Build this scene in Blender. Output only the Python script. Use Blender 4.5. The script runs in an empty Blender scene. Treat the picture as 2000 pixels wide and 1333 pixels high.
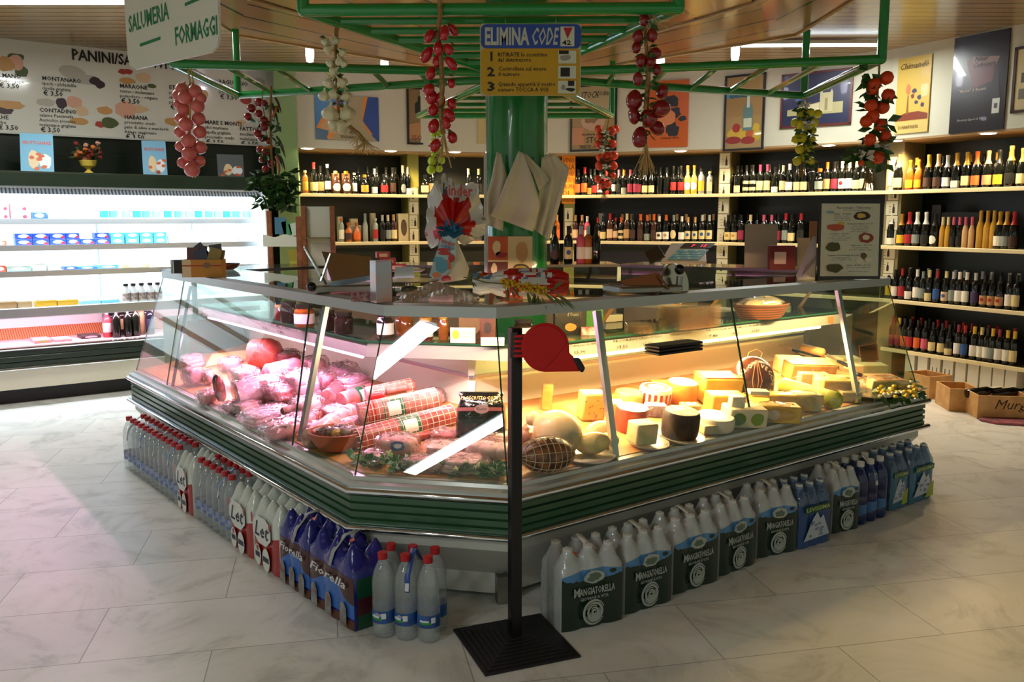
import bpy, math, random
from mathutils import Vector as V, Matrix as M
R=math.radians; pi=math.pi
sc=bpy.context.scene; col=sc.collection
rnd=random.Random(7)
# ---------------------------------------------------------------- camera
F_PX=1700.0; PITCH=math.atan((666.5-425)/F_PX); EYE=1.6
cd=bpy.data.cameras.new('camera'); cam=bpy.data.objects.new('camera',cd); col.objects.link(cam)
cam.location=(0,0,EYE); cam.rotation_euler=(pi/2-PITCH,0,0)
cd.sensor_width=36; cd.lens=36*F_PX/2000; cd.clip_end=60; sc.camera=cam
# ---------------------------------------------------------------- world, view
w=bpy.data.worlds.new('world'); sc.world=w; w.use_nodes=True
w.node_tree.nodes['Background'].inputs[0].default_value=(.95,1,.8,1)
w.node_tree.nodes['Background'].inputs[1].default_value=.30
sc.view_settings.view_transform='Standard'; sc.view_settings.look='None'
sc.view_settings.exposure=0.28; sc.view_settings.gamma=1
sc.view_settings.use_curve_mapping=False
sc.cycles.transparent_max_bounces=24; sc.cycles.max_bounces=9; sc.cycles.adaptive_threshold=.02
sc.cycles.caustics_reflective=False; sc.cycles.caustics_refractive=False
sc.cycles.sample_clamp_indirect=4
# ---------------------------------------------------------------- helpers
def lin(h):
    if isinstance(h,str):
        h=h.lstrip('#'); h=[int(h[i:i+2],16)/255 for i in (0,2,4)]
        return tuple((c/12.92 if c<=.04045 else ((c+.055)/1.055)**2.4) for c in h)
    return h
_m={}
def mat(name,c='#808080',rough=.5,metal=0,noise=None,bump=None,emit=0,coat=0,trans=None,alpha=1,c2=None,spec=.5):
    """noise=(scale,second colour); bump=(scale,strength)"""
    if name in _m: return _m[name]
    m=bpy.data.materials.new(name); m.use_nodes=True; _m[name]=m
    nt=m.node_tree; b=nt.nodes['Principled BSDF']; L=nt.links
    c=lin(c); b.inputs['Base Color'].default_value=(*c,1); b.inputs['Roughness'].default_value=rough
    b.inputs['Metallic'].default_value=metal; b.inputs['Coat Weight'].default_value=coat
    b.inputs['Specular IOR Level'].default_value=spec
    if emit: b.inputs['Emission Color'].default_value=(*c,1); b.inputs['Emission Strength'].default_value=emit
    if alpha<1: b.inputs['Alpha'].default_value=alpha
    if noise or bump:
        tc=nt.nodes.new('ShaderNodeTexCoord')
    if noise:
        n=nt.nodes.new('ShaderNodeTexNoise'); n.inputs['Scale'].default_value=noise[0]; n.inputs['Detail'].default_value=5
        L.new(tc.outputs['Object'],n.inputs['Vector'])
        r=nt.nodes.new('ShaderNodeValToRGB'); L.new(n.outputs['Fac'],r.inputs[0])
        r.color_ramp.elements[0].position=.35; r.color_ramp.elements[1].position=.65
        r.color_ramp.elements[0].color=(*c,1); r.color_ramp.elements[1].color=(*lin(noise[1]),1)
        L.new(r.outputs[0],b.inputs['Base Color'])
    if bump:
        n=nt.nodes.new('ShaderNodeTexNoise'); n.inputs['Scale'].default_value=bump[0]; n.inputs['Detail'].default_value=3
        L.new(tc.outputs['Object'],n.inputs['Vector'])
        bp=nt.nodes.new('ShaderNodeBump'); bp.inputs['Strength'].default_value=bump[1]; bp.inputs['Distance'].default_value=.02
        L.new(n.outputs['Fac'],bp.inputs['Height']); L.new(bp.outputs[0],b.inputs['Normal'])
    return m
def stripes(name,axis,period,duty,c1,c2,rough=.4,bumpd=0,ang=0,metal=0,noise2=None):
    """procedural stripes along an object axis: lines of c2 on c1"""
    if name in _m: return _m[name]
    m=bpy.data.materials.new(name); m.use_nodes=True; _m[name]=m
    nt=m.node_tree; b=nt.nodes['Principled BSDF']; L=nt.links
    b.inputs['Roughness'].default_value=rough; b.inputs['Metallic'].default_value=metal
    tc=nt.nodes.new('ShaderNodeTexCoord'); mp=nt.nodes.new('ShaderNodeMapping')
    mp.inputs['Rotation'].default_value=(0,0,ang); L.new(tc.outputs['Object'],mp.inputs[0])
    sx=nt.nodes.new('ShaderNodeSeparateXYZ'); L.new(mp.outputs[0],sx.inputs[0])
    a=nt.nodes.new('ShaderNodeMath'); a.operation='DIVIDE'; a.inputs[1].default_value=period; L.new(sx.outputs[axis],a.inputs[0])
    f=nt.nodes.new('ShaderNodeMath'); f.operation='FRACT'; L.new(a.outputs[0],f.inputs[0])
    g=nt.nodes.new('ShaderNodeMath'); g.operation='LESS_THAN'; g.inputs[1].default_value=duty; L.new(f.outputs[0],g.inputs[0])
    mx=nt.nodes.new('ShaderNodeMix'); mx.data_type='RGBA'; L.new(g.outputs[0],mx.inputs[0])
    mx.inputs[6].default_value=(*lin(c1),1); mx.inputs[7].default_value=(*lin(c2),1)
    if noise2:
        n=nt.nodes.new('ShaderNodeTexNoise'); n.inputs['Scale'].default_value=noise2[0]; L.new(tc.outputs['Object'],n.inputs[0])
        m2=nt.nodes.new('ShaderNodeMix'); m2.data_type='RGBA'; L.new(n.outputs[0],m2.inputs[0])
        m2.inputs[6].default_value=(*lin(c1),1); m2.inputs[7].default_value=(*lin(noise2[1]),1); L.new(m2.outputs[2],mx.inputs[6])
    L.new(mx.outputs[2],b.inputs['Base Color'])
    if bumpd:
        bp=nt.nodes.new('ShaderNodeBump'); bp.inputs['Distance'].default_value=bumpd; bp.invert=True
        L.new(g.outputs[0],bp.inputs['Height']); L.new(bp.outputs[0],b.inputs['Normal'])
    return m
def glassy(name,tint='#ffffff',rough=0.0,f0=.04,body=0.0,bodycol='#ffffff',bump=None,gain=1.0):
    """thin clear sheet: straight-through light plus a Schlick mirror term; body adds a little diffuse"""
    if name in _m: return _m[name]
    m=bpy.data.materials.new(name); m.use_nodes=True; _m[name]=m
    nt=m.node_tree; L=nt.links; nt.nodes.remove(nt.nodes['Principled BSDF']); out=nt.nodes['Material Output']
    t=nt.nodes.new('ShaderNodeBsdfTransparent'); t.inputs[0].default_value=(*lin(tint),1)
    g=nt.nodes.new('ShaderNodeBsdfGlossy'); g.inputs['Roughness'].default_value=rough
    ge=nt.nodes.new('ShaderNodeNewGeometry'); dp=nt.nodes.new('ShaderNodeVectorMath'); dp.operation='DOT_PRODUCT'
    L.new(ge.outputs['Incoming'],dp.inputs[0])
    if bump:
        tc=nt.nodes.new('ShaderNodeTexCoord')
        n=nt.nodes.new('ShaderNodeTexNoise'); n.inputs['Scale'].default_value=bump[0]; L.new(tc.outputs['Object'],n.inputs['Vector'])
        bp=nt.nodes.new('ShaderNodeBump'); bp.inputs['Strength'].default_value=bump[1]; bp.inputs['Distance'].default_value=.02
        L.new(n.outputs['Fac'],bp.inputs['Height']); L.new(bp.outputs[0],g.inputs['Normal']); L.new(bp.outputs[0],dp.inputs[1])
    else: L.new(ge.outputs['Normal'],dp.inputs[1])
    def mth(op,a,bv=None,clamp=False):
        n=nt.nodes.new('ShaderNodeMath'); n.operation=op; n.use_clamp=clamp; L.new(a,n.inputs[0])
        if bv is not None: n.inputs[1].default_value=bv
        return n.outputs[0]
    a=mth('ABSOLUTE',dp.outputs['Value']); n=nt.nodes.new('ShaderNodeMath'); n.operation='SUBTRACT'; n.inputs[0].default_value=1; L.new(a,n.inputs[1])
    p=mth('POWER',n.outputs[0],5); p=mth('MULTIPLY',p,(1-f0)*gain); p=mth('ADD',p,f0,True)
    base=t.outputs[0]
    if body:
        d=nt.nodes.new('ShaderNodeBsdfDiffuse'); d.inputs[0].default_value=(*lin(bodycol),1)
        mb=nt.nodes.new('ShaderNodeMixShader'); mb.inputs[0].default_value=body; L.new(base,mb.inputs[1]); L.new(d.outputs[0],mb.inputs[2]); base=mb.outputs[0]
    mx=nt.nodes.new('ShaderNodeMixShader'); L.new(p,mx.inputs[0]); L.new(base,mx.inputs[1]); L.new(g.outputs[0],mx.inputs[2])
    L.new(mx.outputs[0],out.inputs[0])
    return m
def frame_from(n,up=V((0,0,1))):
    n=V(n).normalized(); u=up.cross(n)
    if u.length<1e-5: u=V((1,0,0))
    u.normalize(); return u,n.cross(u),n
class MB:
    def __init__(s): s.v=[];s.f=[];s.m=[]
    def add(s,vs,fs,mi=0):
        o=len(s.v); s.v+=[tuple(p) for p in vs]; s.f+=[tuple(i+o for i in f) for f in fs]; s.m+=[mi]*len(fs) if isinstance(mi,int) else list(mi)
        return s
    def box(s,c,d,rz=0,mi=0,rot=None):
        c=V(c); a,b,h=d[0]/2,d[1]/2,d[2]/2
        m=rot if rot else M.Rotation(rz,3,'Z')
        vs=[c+m@V((x*a,y*b,z*h)) for z in(-1,1) for y in(-1,1) for x in(-1,1)]
        return s.add(vs,[(0,2,3,1),(4,5,7,6),(0,1,5,4),(2,6,7,3),(0,4,6,2),(1,3,7,5)],mi)
    def prism(s,poly,z0,z1,mi=0,top=None):
        """poly: list of (x,y); z may be per-vertex lists"""
        n=len(poly); z0=z0 if isinstance(z0,(list,tuple)) else [z0]*n; z1=z1 if isinstance(z1,(list,tuple)) else [z1]*n
        vs=[(p[0],p[1],z0[i]) for i,p in enumerate(poly)]+[(p[0],p[1],z1[i]) for i,p in enumerate(poly)]
        fs=[tuple(range(n))[::-1],tuple(range(n,2*n))]+[(i,(i+1)%n,n+(i+1)%n,n+i) for i in range(n)]
        ms=[mi,mi if top is None else top]+[mi]*n
        return s.add(vs,fs,ms)
    def slab(s,pts,n,t,mi=0):
        """planar polygon of 3D points given thickness t along n"""
        n=V(n).normalized()*t; k=len(pts); vs=[V(p) for p in pts]+[V(p)+n for p in pts]
        return s.add(vs,[tuple(range(k))[::-1],tuple(range(k,2*k))]+[(i,(i+1)%k,k+(i+1)%k,k+i) for i in range(k)],mi)
    def lathe(s,prof,seg=16,c=(0,0,0),mi=0,mtx=None,sx=1,sy=1,cap=True):
        """prof [(r,z[,mi])...] bottom to top"""
        c=V(c); vs=[];fs=[];ms=[]; n=len(prof)
        for q in prof:
            for k in range(seg):
                a=2*pi*k/seg; p=V((q[0]*math.cos(a)*sx,q[0]*math.sin(a)*sy,q[1])); vs.append(c+(mtx@p if mtx else p))
        for i in range(n-1):
            m_=prof[i][2] if len(prof[i])>2 else mi
            for k in range(seg):
                fs.append((i*seg+k,i*seg+(k+1)%seg,(i+1)*seg+(k+1)%seg,(i+1)*seg+k)); ms.append(m_)
        if cap:
            if prof[0][0]>1e-6: fs.append(tuple(range(seg))[::-1]); ms.append(prof[0][2] if len(prof[0])>2 else mi)
            if prof[-1][0]>1e-6: fs.append(tuple(range((n-1)*seg,n*seg))); ms.append(prof[-2][2] if len(prof[-2])>2 else mi)
        return s.add(vs,fs,ms)
    def ball(s,c,r,seg=12,rings=8,mi=0,rot=None,wob=0,rr=None):
        if not isinstance(r,(tuple,list)): r=(r,r,r)
        c=V(c); vs=[];fs=[]; rr=rr or rnd
        for i in range(rings+1):
            t=pi*i/rings
            for k in range(seg):
                a=2*pi*k/seg; j=1+(rr.uniform(-wob,wob) if wob else 0)
                p=V((r[0]*math.sin(t)*math.cos(a)*j,r[1]*math.sin(t)*math.sin(a)*j,-r[2]*math.cos(t)*j)); vs.append(c+(rot@p if rot else p))
        for i in range(rings):
            for k in range(seg): fs.append((i*seg+k,i*seg+(k+1)%seg,(i+1)*seg+(k+1)%seg,(i+1)*seg+k))
        return s.add(vs,fs,mi)
    def tube(s,pts,r,seg=8,mi=0,closed=False):
        pts=[V(p) for p in pts]; n=len(pts); vs=[];fs=[]; rs=r if isinstance(r,(list,tuple)) else [r]*n
        pu=None
        for i,p in enumerate(pts):
            if closed: d=pts[(i+1)%n]-pts[i-1]
            else: d=pts[min(i+1,n-1)]-pts[max(i-1,0)]
            if d.length<1e-9: d=V((0,0,1))
            d.normalize()
            if pu is None: u=d.orthogonal().normalized()
            else:
                u=pu-d*pu.dot(d); u=u.normalized() if u.length>1e-6 else d.orthogonal().normalized()
            pu=u; q=d.cross(u)
            for k in range(seg):
                a=2*pi*k/seg; vs.append(p+(u*math.cos(a)+q*math.sin(a))*rs[i])
        for i in range(n if closed else n-1):
            j=(i+1)%n
            for k in range(seg): fs.append((i*seg+k,i*seg+(k+1)%seg,j*seg+(k+1)%seg,j*seg+k))
        if not closed: fs+= [tuple(range(seg))[::-1],tuple(range((n-1)*seg,n*seg))]
        return s.add(vs,fs,mi)
    def build(s,name,mats,parent=None,bev=0,loc=None,rz=0,sub=0,ang=38):
        me=bpy.data.meshes.new(name); me.from_pydata(s.v,[],s.f)
        mats=mats if isinstance(mats,(list,tuple)) else [mats]
        for m in mats: me.materials.append(m)
        me.polygons.foreach_set('material_index',[min(i,len(mats)-1) for i in s.m])
        me.polygons.foreach_set('use_smooth',[True]*len(s.f)); me.set_sharp_from_angle(angle=R(ang)); me.update()
        o=bpy.data.objects.new(name,me); col.objects.link(o)
        if parent: o.parent=parent
        if loc is not None: o.location=loc
        o.rotation_euler.z=rz
        if bev:
            b=o.modifiers.new('bevel','BEVEL'); b.width=bev; b.segments=2; b.limit_method='ANGLE'; b.angle_limit=R(40)
        if sub:
            b=o.modifiers.new('sub','SUBSURF'); b.levels=sub; b.render_levels=sub
        return o
def tag(o,label=None,cat=None,group=None,kind=None):
    if label: o['label']=label
    if cat: o['category']=cat
    if group: o['group']=group
    if kind: o['kind']=kind
    return o
def thing(name,label,cat,loc=(0,0,0),rz=0,group=None):
    o=bpy.data.objects.new(name,None); col.objects.link(o); o.location=loc; o.rotation_euler=(0,0,rz); o.empty_display_size=.05
    return tag(o,label,cat,group)
def struct(o,label=None): o['kind']='structure'; 
def dup(root,loc,rz=0,label=None,group=None,sc_=None):
    r=root.copy(); col.objects.link(r); r.location=loc; r.rotation_euler.z=rz
    if sc_: r.scale=(sc_,)*3 if not isinstance(sc_,tuple) else sc_
    if label: r['label']=label
    if group: r['group']=group
    for ch in kids.get(root.name) or list(root.children):
        c=ch.copy(); col.objects.link(c); c.parent=r
        for g in list(ch.children):
            d=g.copy(); col.objects.link(d); d.parent=c
    return r
kids={}
_t={}
def txt(mb,s,o,u,v,size,mi=0,w=None,shear=0,bold=0,align='LEFT',xs=1,res=1):
    key=(s,shear,bold,align,res)
    if key not in _t:
        cu=bpy.data.curves.new('t','FONT'); cu.body=s; cu.size=1; cu.shear=shear; cu.offset=bold; cu.align_x=align; cu.resolution_u=res
        ob=bpy.data.objects.new('t',cu); me=bpy.data.meshes.new_from_object(ob)
        _t[key]=([tuple(p.co) for p in me.vertices],[tuple(p.vertices) for p in me.polygons])
        bpy.data.objects.remove(ob); bpy.data.meshes.remove(me); bpy.data.curves.remove(cu)
    vs,fs=_t[key]
    if not vs: return
    if w: 
        wd=max(p[0] for p in vs)-min(p[0] for p in vs); xs=w/(wd*size)
    o=V(o);u=V(u);v=V(v)
    mb.add([o+u*(p[0]*size*xs)+v*(p[1]*size) for p in vs],fs,mi)
def blob(mb,o,u,v,rx,ry,mi=0,k=14,wob=.12,rot=0,seed=None):
    rr=random.Random(seed if seed is not None else rnd.random()); o=V(o);u=V(u);v=V(v); vs=[]
    for i in range(k):
        a=2*pi*i/k; j=1+rr.uniform(-wob,wob); x=rx*math.cos(a)*j; y=ry*math.sin(a)*j
        vs.append(o+u*(x*math.cos(rot)-y*math.sin(rot))+v*(x*math.sin(rot)+y*math.cos(rot)))
    mb.add(vs,[tuple(range(k))],mi)
def poly(mb,o,u,v,pts,mi=0):
    o=V(o);u=V(u);v=V(v); mb.add([o+u*p[0]+v*p[1] for p in pts],[tuple(range(len(pts)))],mi)
def rectp(mb,o,u,v,x0,y0,x1,y1,mi=0): poly(mb,o,u,v,[(x0,y0),(x1,y0),(x1,y1),(x0,y1)],mi)
# photo pixel -> a point on a known real plane
_c,_s=math.cos(PITCH),math.sin(PITCH)
def ray(x,y):
    a=(x-1000)/F_PX; b=(y-666.5)/F_PX; return V((a,_c-b*_s,-_s-b*_c))
CAM=V((0,0,EYE))
def AH(x,y,z): r=ray(x,y); return CAM+r*((z-EYE)/r.z)
def AY(x,y,Y): r=ray(x,y); return CAM+r*(Y/r.y)
def AP(x,y,p,n): r=ray(x,y); n=V(n); return CAM+r*((V(p)-CAM).dot(n)/r.dot(n))
def area(name,loc,direction,sx,sy,energy,color=(1,1,1),spread=180,roll=None):
    l=bpy.data.lights.new(name,'AREA'); l.shape='RECTANGLE'; l.size=sx; l.size_y=sy; l.energy=energy; l.color=color; l.spread=R(spread)
    o=bpy.data.objects.new(name,l); col.objects.link(o); o.location=loc
    d=V(direction).normalized(); z=-d
    x=V(roll) if roll else V((1,0,0)); x=(x-z*x.dot(z)).normalized(); y=z.cross(x)
    o.rotation_euler=M((x,y,z)).transposed().to_euler(); return o
def spot(name,loc,energy,color,size=R(110),blend=.6,rad=.04):
    l=bpy.data.lights.new(name,'SPOT'); l.energy=energy; l.color=color; l.spot_size=size; l.spot_blend=blend; l.shadow_soft_size=rad
    o=bpy.data.objects.new(name,l); col.objects.link(o); o.location=loc; return o
# ---------------------------------------------------------------- plan of the counter (from the picture, on real heights)
Lv={'top':(1.23,[(313,530),(714,592),(1009,600),(1736,549)]),
 'glass':(.56,[(262,728),(689,934),(1000,950),(1797,762)]),
 'ch1':(.49,[(251,738),(679,958),(996,979),(1812,783)]),
 'ch2':(.35,[(255,785),(678,1035),(996,1054),(1810,832)]),
 'shelf':(1.0,[(482,626),(715,667),(1000,676),(1723,603)])}
PT={k:[AH(*q,z) for q in v] for k,(z,v) in Lv.items()}
L0,A0,B0,R0=PT['ch1']
uL=(L0-A0).normalized(); uL.z=0; uR=(R0-B0).normalized(); uF=(B0-A0).normalized()
def inward(u): 
    n=V((-u.y,u.x,0)); return n if n.y>0 else -n
nL,nF,nR=inward(uL),inward(uF),inward(uR)
# ---------------------------------------------------------------- large lights
WARM=(1,.74,.42); COOL=(.82,.92,1.0); PINK=(1,.42,.74); AMBER=(1,.62,.28)
LIGHTS=dict(tube=46,down=52,fridge=36,case_pink=36,case_amber=64)
def isect(p,u,q,v):
    d=u.x*(-v.y)+v.x*u.y; r=q-p; s=(r.x*(-v.y)+v.x*r.y)/d; return p+u*s
def inset(tL,tF,tR,z,eL=0,eR=0):
    pL=A0+nL*tL; pF=A0+nF*tF; pR=B0+nR*tR
    a=isect(pL,uL,pF,uF); b=isect(pF,uF,pR,uR); l=L0+nL*tL-uL*eL; r=R0+nR*tR-uR*eR
    return [V((q.x,q.y,z)) for q in (l,a,b,r)]
def band(mb,profs,mi=0,close=True,caps=True):
    """profs: list of 4-point polylines (one per profile vertex); makes the swept body"""
    n=len(profs); k=len(profs[0]); o=[p for pl in profs for p in pl]; fs=[]
    for i in range(n if close else n-1):
        j=(i+1)%n
        for q in range(k-1): fs.append((i*k+q,i*k+q+1,j*k+q+1,j*k+q))
    if caps and close: fs+=[tuple(i*k for i in range(n))[::-1],tuple(i*k+k-1 for i in range(n))]
    mb.add(o,fs,mi)
I=lambda t,z,eL=0,eR=0: inset(t,t,t,z,eL,eR)
# ---------------------------------------------------------------- materials
m_floor=None
def marble():
    m=bpy.data.materials.new('marble_tiles'); m.use_nodes=True; nt=m.node_tree; L=nt.links; b=nt.nodes['Principled BSDF']
    tc=nt.nodes.new('ShaderNodeTexCoord'); mp=nt.nodes.new('ShaderNodeMapping'); mp.inputs['Rotation'].default_value=(0,0,R(-12)); L.new(tc.outputs['Object'],mp.inputs[0])
    br=nt.nodes.new('ShaderNodeTexBrick'); br.offset=.5; br.inputs['Scale'].default_value=1; br.inputs['Mortar Size'].default_value=.0022
    br.inputs['Brick Width'].default_value=.92; br.inputs['Row Height'].default_value=.46; br.inputs['Color1'].default_value=(.80,.80,.77,1); br.inputs['Color2'].default_value=(.70,.71,.69,1); br.inputs['Mortar'].default_value=(.36,.36,.34,1)
    L.new(mp.outputs[0],br.inputs[0])
    n=nt.nodes.new('ShaderNodeTexNoise'); n.inputs['Scale'].default_value=1.7; n.inputs['Detail'].default_value=9; n.inputs['Roughness'].default_value=.68; n.inputs['Distortion'].default_value=2.4
    L.new(mp.outputs[0],n.inputs[0])
    r=nt.nodes.new('ShaderNodeValToRGB'); e=r.color_ramp.elements; e[0].position=.36; e[0].color=(.62,.63,.61,1); e[1].position=.56; e[1].color=(1,1,1,1)
    q=e.new(.47); q.color=(.93,.93,.91,1); L.new(n.outputs[0],r.inputs[0])
    mx=nt.nodes.new('ShaderNodeMix'); mx.data_type='RGBA'; mx.blend_type='MULTIPLY'; mx.inputs[0].default_value=.75
    L.new(br.outputs[0],mx.inputs[6]); L.new(r.outputs[0],mx.inputs[7]); L.new(mx.outputs[2],b.inputs['Base Color'])
    b.inputs['Roughness'].default_value=.32; b.inputs['Specular IOR Level'].default_value=.35
    return m
WHITE=mat('white_paint','#d9d8cc',.7); WWALL=mat('upper_wall_white','#cdcab6',.75)
STEEL=mat('brushed_aluminium','#b9bec2',.32,1); CHROME=mat('chrome','#d8dce0',.12,1); STEELD=mat('dull_steel','#9a9a94',.42,1)
GREENM=mat('dark_green_enamel','#2f5a3c',.33,coat=.3); GREENP=mat('green_gloss_paint','#0f8a3c',.16,coat=.6)
BLACK=mat('black_plastic','#0c0b0d',.5); BLACKG=mat('black_gloss','#0a0a0c',.2)
GLASS=glassy('clear_glass','#f1f7f2'); GEDGE=mat('glass_edge','#1d4a35',.15)
CREAM=mat('cream_panel','#ddd8c4',.55); GREYW=mat('grey_white_laminate','#c4c5bf',.45)
# ---------------------------------------------------------------- shell
mb=MB(); mb.box((0,4,-.05),(18,17,.1)); o=mb.build('floor',marble()); tag(o,kind='structure')
BK=[AH(x,y,2.35) for x,y in [(572,288),(812,296),(1112,299.5),(1410,291),(1735,273),(2000,249)]]
BK=BK[:6]; BK[5]=BK[4]+(BK[5]-BK[4])*1.4; BK.append(BK[5]+V((.3,-1.6,0)))
CENT=V((.3,6.0,0))
def outw(p,d): q=V((p.x-CENT.x,p.y-CENT.y,0)).normalized(); return V((p.x+q.x*d,p.y+q.y*d,p.z))
Z_CEIL=3.2; ZS=2.35
DKT=stripes('dark_green_tiles',0,.15,.04,'#1a2117','#0b0e0a',.3)
CEILM=stripes('slatted_ceiling',1,.14,.13,'#ab9068','#3a2c1c',.22,noise2=(1.2,'#94764f'))
mb=MB(); mb.box((0,5,Z_CEIL+.05),(16,15,.1)); tag(mb.build('ceiling',CEILM),kind='structure')
# bulkhead (upper white wall), soffit, alcove backs
mb=MB(); ms=MB(); mk=MB()
for i in range(len(BK)-1):
    a,b=BK[i],BK[i+1]; a2,b2=outw(a,.12),outw(b,.12); a3,b3=outw(a,.62),outw(b,.62)
    mb.prism([(a.x,a.y),(b.x,b.y),(b2.x,b2.y),(a2.x,a2.y)],ZS,Z_CEIL)
    ms.prism([(a.x,a.y),(b.x,b.y),(b3.x,b3.y),(a3.x,a3.y)],ZS-.02,ZS)
    c3,d3=outw(a,.72),outw(b,.72)
    mk.prism([(a3.x,a3.y),(b3.x,b3.y),(d3.x,d3.y),(c3.x,c3.y)],0,Z_CEIL)
tag(mb.build('wall_upper',WWALL),kind='structure')
tag(ms.build('trim_soffit',mat('soffit_board','#a8875a',.6)),kind='structure')
tag(mk.build('wall_back',mat('alcove_dark_tile','#23281a',.35)),kind='structure')
# left wall behind the fridge
F0=AH(0,795,0); uD=(AH(258,760,0)-F0); uD.z=0; uD.normalize()      # along the fridge, away from camera
uD=V((math.cos(R(37)),math.sin(R(37)),0)); nD=V((-uD.y,uD.x,0))      # nD points to the wall
def FD(s,t,z): return F0+uD*s+nD*t+V((0,0,z))
FLEN=2.40; W0=.86
mb=MB(); a,b=FD(-3.0,W0,0),FD(FLEN+.62,W0,0); c_,d_=FD(FLEN+.62,W0+.15,0),FD(-3.0,W0+.15,0)
mb.prism([(p.x,p.y) for p in (a,b,c_,d_)],0,Z_CEIL)
TILEG=stripes('green_wall_tiles',2,.2,.012,'#141c13','#2c3527',.25)
tag(mb.build('wall_left',TILEG),kind='structure')
# tiled pilasters at the bay ends
TLG=stripes('lime_tile_pilaster',2,.3,.012,'#869a4e','#c9cf9f',.25)
def pilaster(name,p,wid,dep,m,z1=ZS-.02,ry=None):
    q=V((p.x-CENT.x,p.y-CENT.y,0)).normalized(); mb=MB(); mb.box((0,0,z1/2),(wid,dep,z1))
    o=mb.build(name,m,loc=(p.x+q.x*(dep/2),p.y+q.y*(dep/2),0),rz=math.atan2(q.y,q.x)-pi/2); tag(o,kind='structure'); return o
PIL=[outw(BK[i],.16) for i in range(6)]
p=AY(556,290,9.45); mb=MB(); mb.box((0,0,Z_CEIL/2),(.22,.4,Z_CEIL)); tag(mb.build('pillar_left',mat('green_tile','#7f9a62',.3),loc=(p.x,p.y+.12,0),rz=R(12)),kind='structure')
for i,nm in ((1,'trim_1'),(2,'trim_2'),(3,'trim_3'),(4,'trim_4')): pilaster(nm,PIL[i],.13 if i<4 else .17,.42,mat('olive_tile','#8f8a3e',.3) if i<3 else mat('cream_upright','#8d8357',.4))
# ---------------------------------------------------------------- dropped centre ceiling
ZC=2.97
ob=[AH(x,y,ZC) for x,y in [(432,42),(518,84),(935,156),(1134,135),(1524,82),(1676,0)]]
OUT=[V((-2.15,3.5,ZC)),V((-2.08,6.85,ZC)),V((-.25,8.75,ZC)),V((.35,8.75,ZC)),V((2.15,6.85,ZC)),V((2.2,3.5,ZC))]
INN=[V((-1.68,3.5,ZC)),V((-1.66,5.75,ZC)),V((-.2,8.1,ZC)),V((.3,8.1,ZC)),V((1.55,5.85,ZC)),V((1.68,3.5,ZC))]
PLK=['#b5854e','#96693a']
mb=MB(); mb.prism([(p.x,p.y) for p in INN],ZC,ZC+.03); 
tag(mb.build('ceiling_centre',stripes('ceiling_plank_centre',0,.46,.055,'#c08d55','#5a3a1c',.16,ang=R(28),noise2=(.8,'#a8743c'))),kind='structure')
for i in range(5):
    mb=MB(); q=[OUT[i],OUT[i+1],INN[i+1],INN[i]]; mb.prism([(p.x,p.y) for p in q],ZC,ZC+.03)
    mb.prism([(OUT[i].x,OUT[i].y),(OUT[i+1].x,OUT[i+1].y),(INN[i+1].x,INN[i+1].y)],ZC+.03,Z_CEIL)
    d=OUT[i+1]-OUT[i]; an=[R(8),R(35),0,R(-35),R(-8)][i]
    tag(mb.build('ceiling_border',stripes('ceiling_plank_border%d'%i,0,.30,.08,'#b98c5a','#4b331c',.14,ang=an,noise2=(1,'#9c7343'))),kind='structure')
mb=MB()
for pl in (OUT,INN):
    for i in range(5):
        a,b=pl[i],pl[i+1]; mb.tube([a-V((0,0,.006)),b-V((0,0,.006))],.011,6)
tag(mb.build('trim_ceiling',mat('cream_trim','#c7a777',.35)),kind='structure')
# ---------------------------------------------------------------- column
COLP=V((.03,5.75,0))
mb=MB(); mb.lathe([(.2,0),(.2,ZC)],32); tag(mb.build('pillar_centre',mat('green_column','#137a35',.2,coat=.5),loc=COLP),kind='structure')
# ---------------------------------------------------------------- serving counter
case=thing('serving_counter','long angled glass delicatessen counter with green ribbed bumper and metal trim','counter',(0,0,0))
CAB=[(0.06,.30),(.13,.115),(.13,.03),(.95,.03),(.95,.50)]
mb=MB(); band(mb,[I(t,z,.05,.05) for t,z in [(.02,.325),(.02,.27),(.15,.12),(.15,.03),(.93,.03),(.93,.49),(.10,.49),(.06,.33)]])
mb.build('base_cabinet',GREYW,case)
mb=MB()
for p in (I(.14,0)[1],I(.14,0)[2],I(.16,0,.15,.15)[0],I(.16,0,.15,.15)[3]):
    mb=MB(); mb.box((p.x,p.y,.06),(.05,.05,.12),R(15)); mb.build('foot',STEELD,case)
mb=MB()   # ribbed bumper
pr=[(.03,.475)]
for i in range(4):
    z=.465-i*.034; pr+=[(.012,z),(.012,z-.022),(.026,z-.026),(.026,z-.030)]
pr+=[(.012,.335),(.05,.335),(.05,.48)]
band(mb,[I(t,z) for t,z in pr]); mb.build('bumper',GREENM,case)
def rail(name,t0,z0,dt,dz,m,e=0):
    mb=MB(); pr=[]
    for i in range(12):
        a=2*pi*i/12; pr.append((t0+dt*math.cos(a),z0+dz*math.sin(a)))
    band(mb,[I(t,z,e,e) for t,z in pr]); return mb.build(name,m,case)
rail('upper_chrome_rail',.004,.487,.017,.016,CHROME,-.02); rail('lower_chrome_rail',-.002,.331,.016,.013,CHROME,-.02)
mb=MB(); band(mb,[I(t,z) for t,z in [(.005,.503),(.003,.518),(.030,.526),(.036,.541),(.075,.541),(.075,.50)]]); mb.build('sill',mat('sill_grey_metal','#c3c8c4',.35,.35),case)
T0,T1,Z0,Z1=.042,.25,.538,1.215
def GP(k,f,h):   # point on glass: face k (0=L,1=F,2=R), f along 0..1, h height 0..1
    lo=I(T0,Z0,.03,.03); hi=I(T1,Z1,.1,.1)
    a=lo[k].lerp(lo[k+1],f); b=hi[k].lerp(hi[k+1],f); return a.lerp(b,h)
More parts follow.
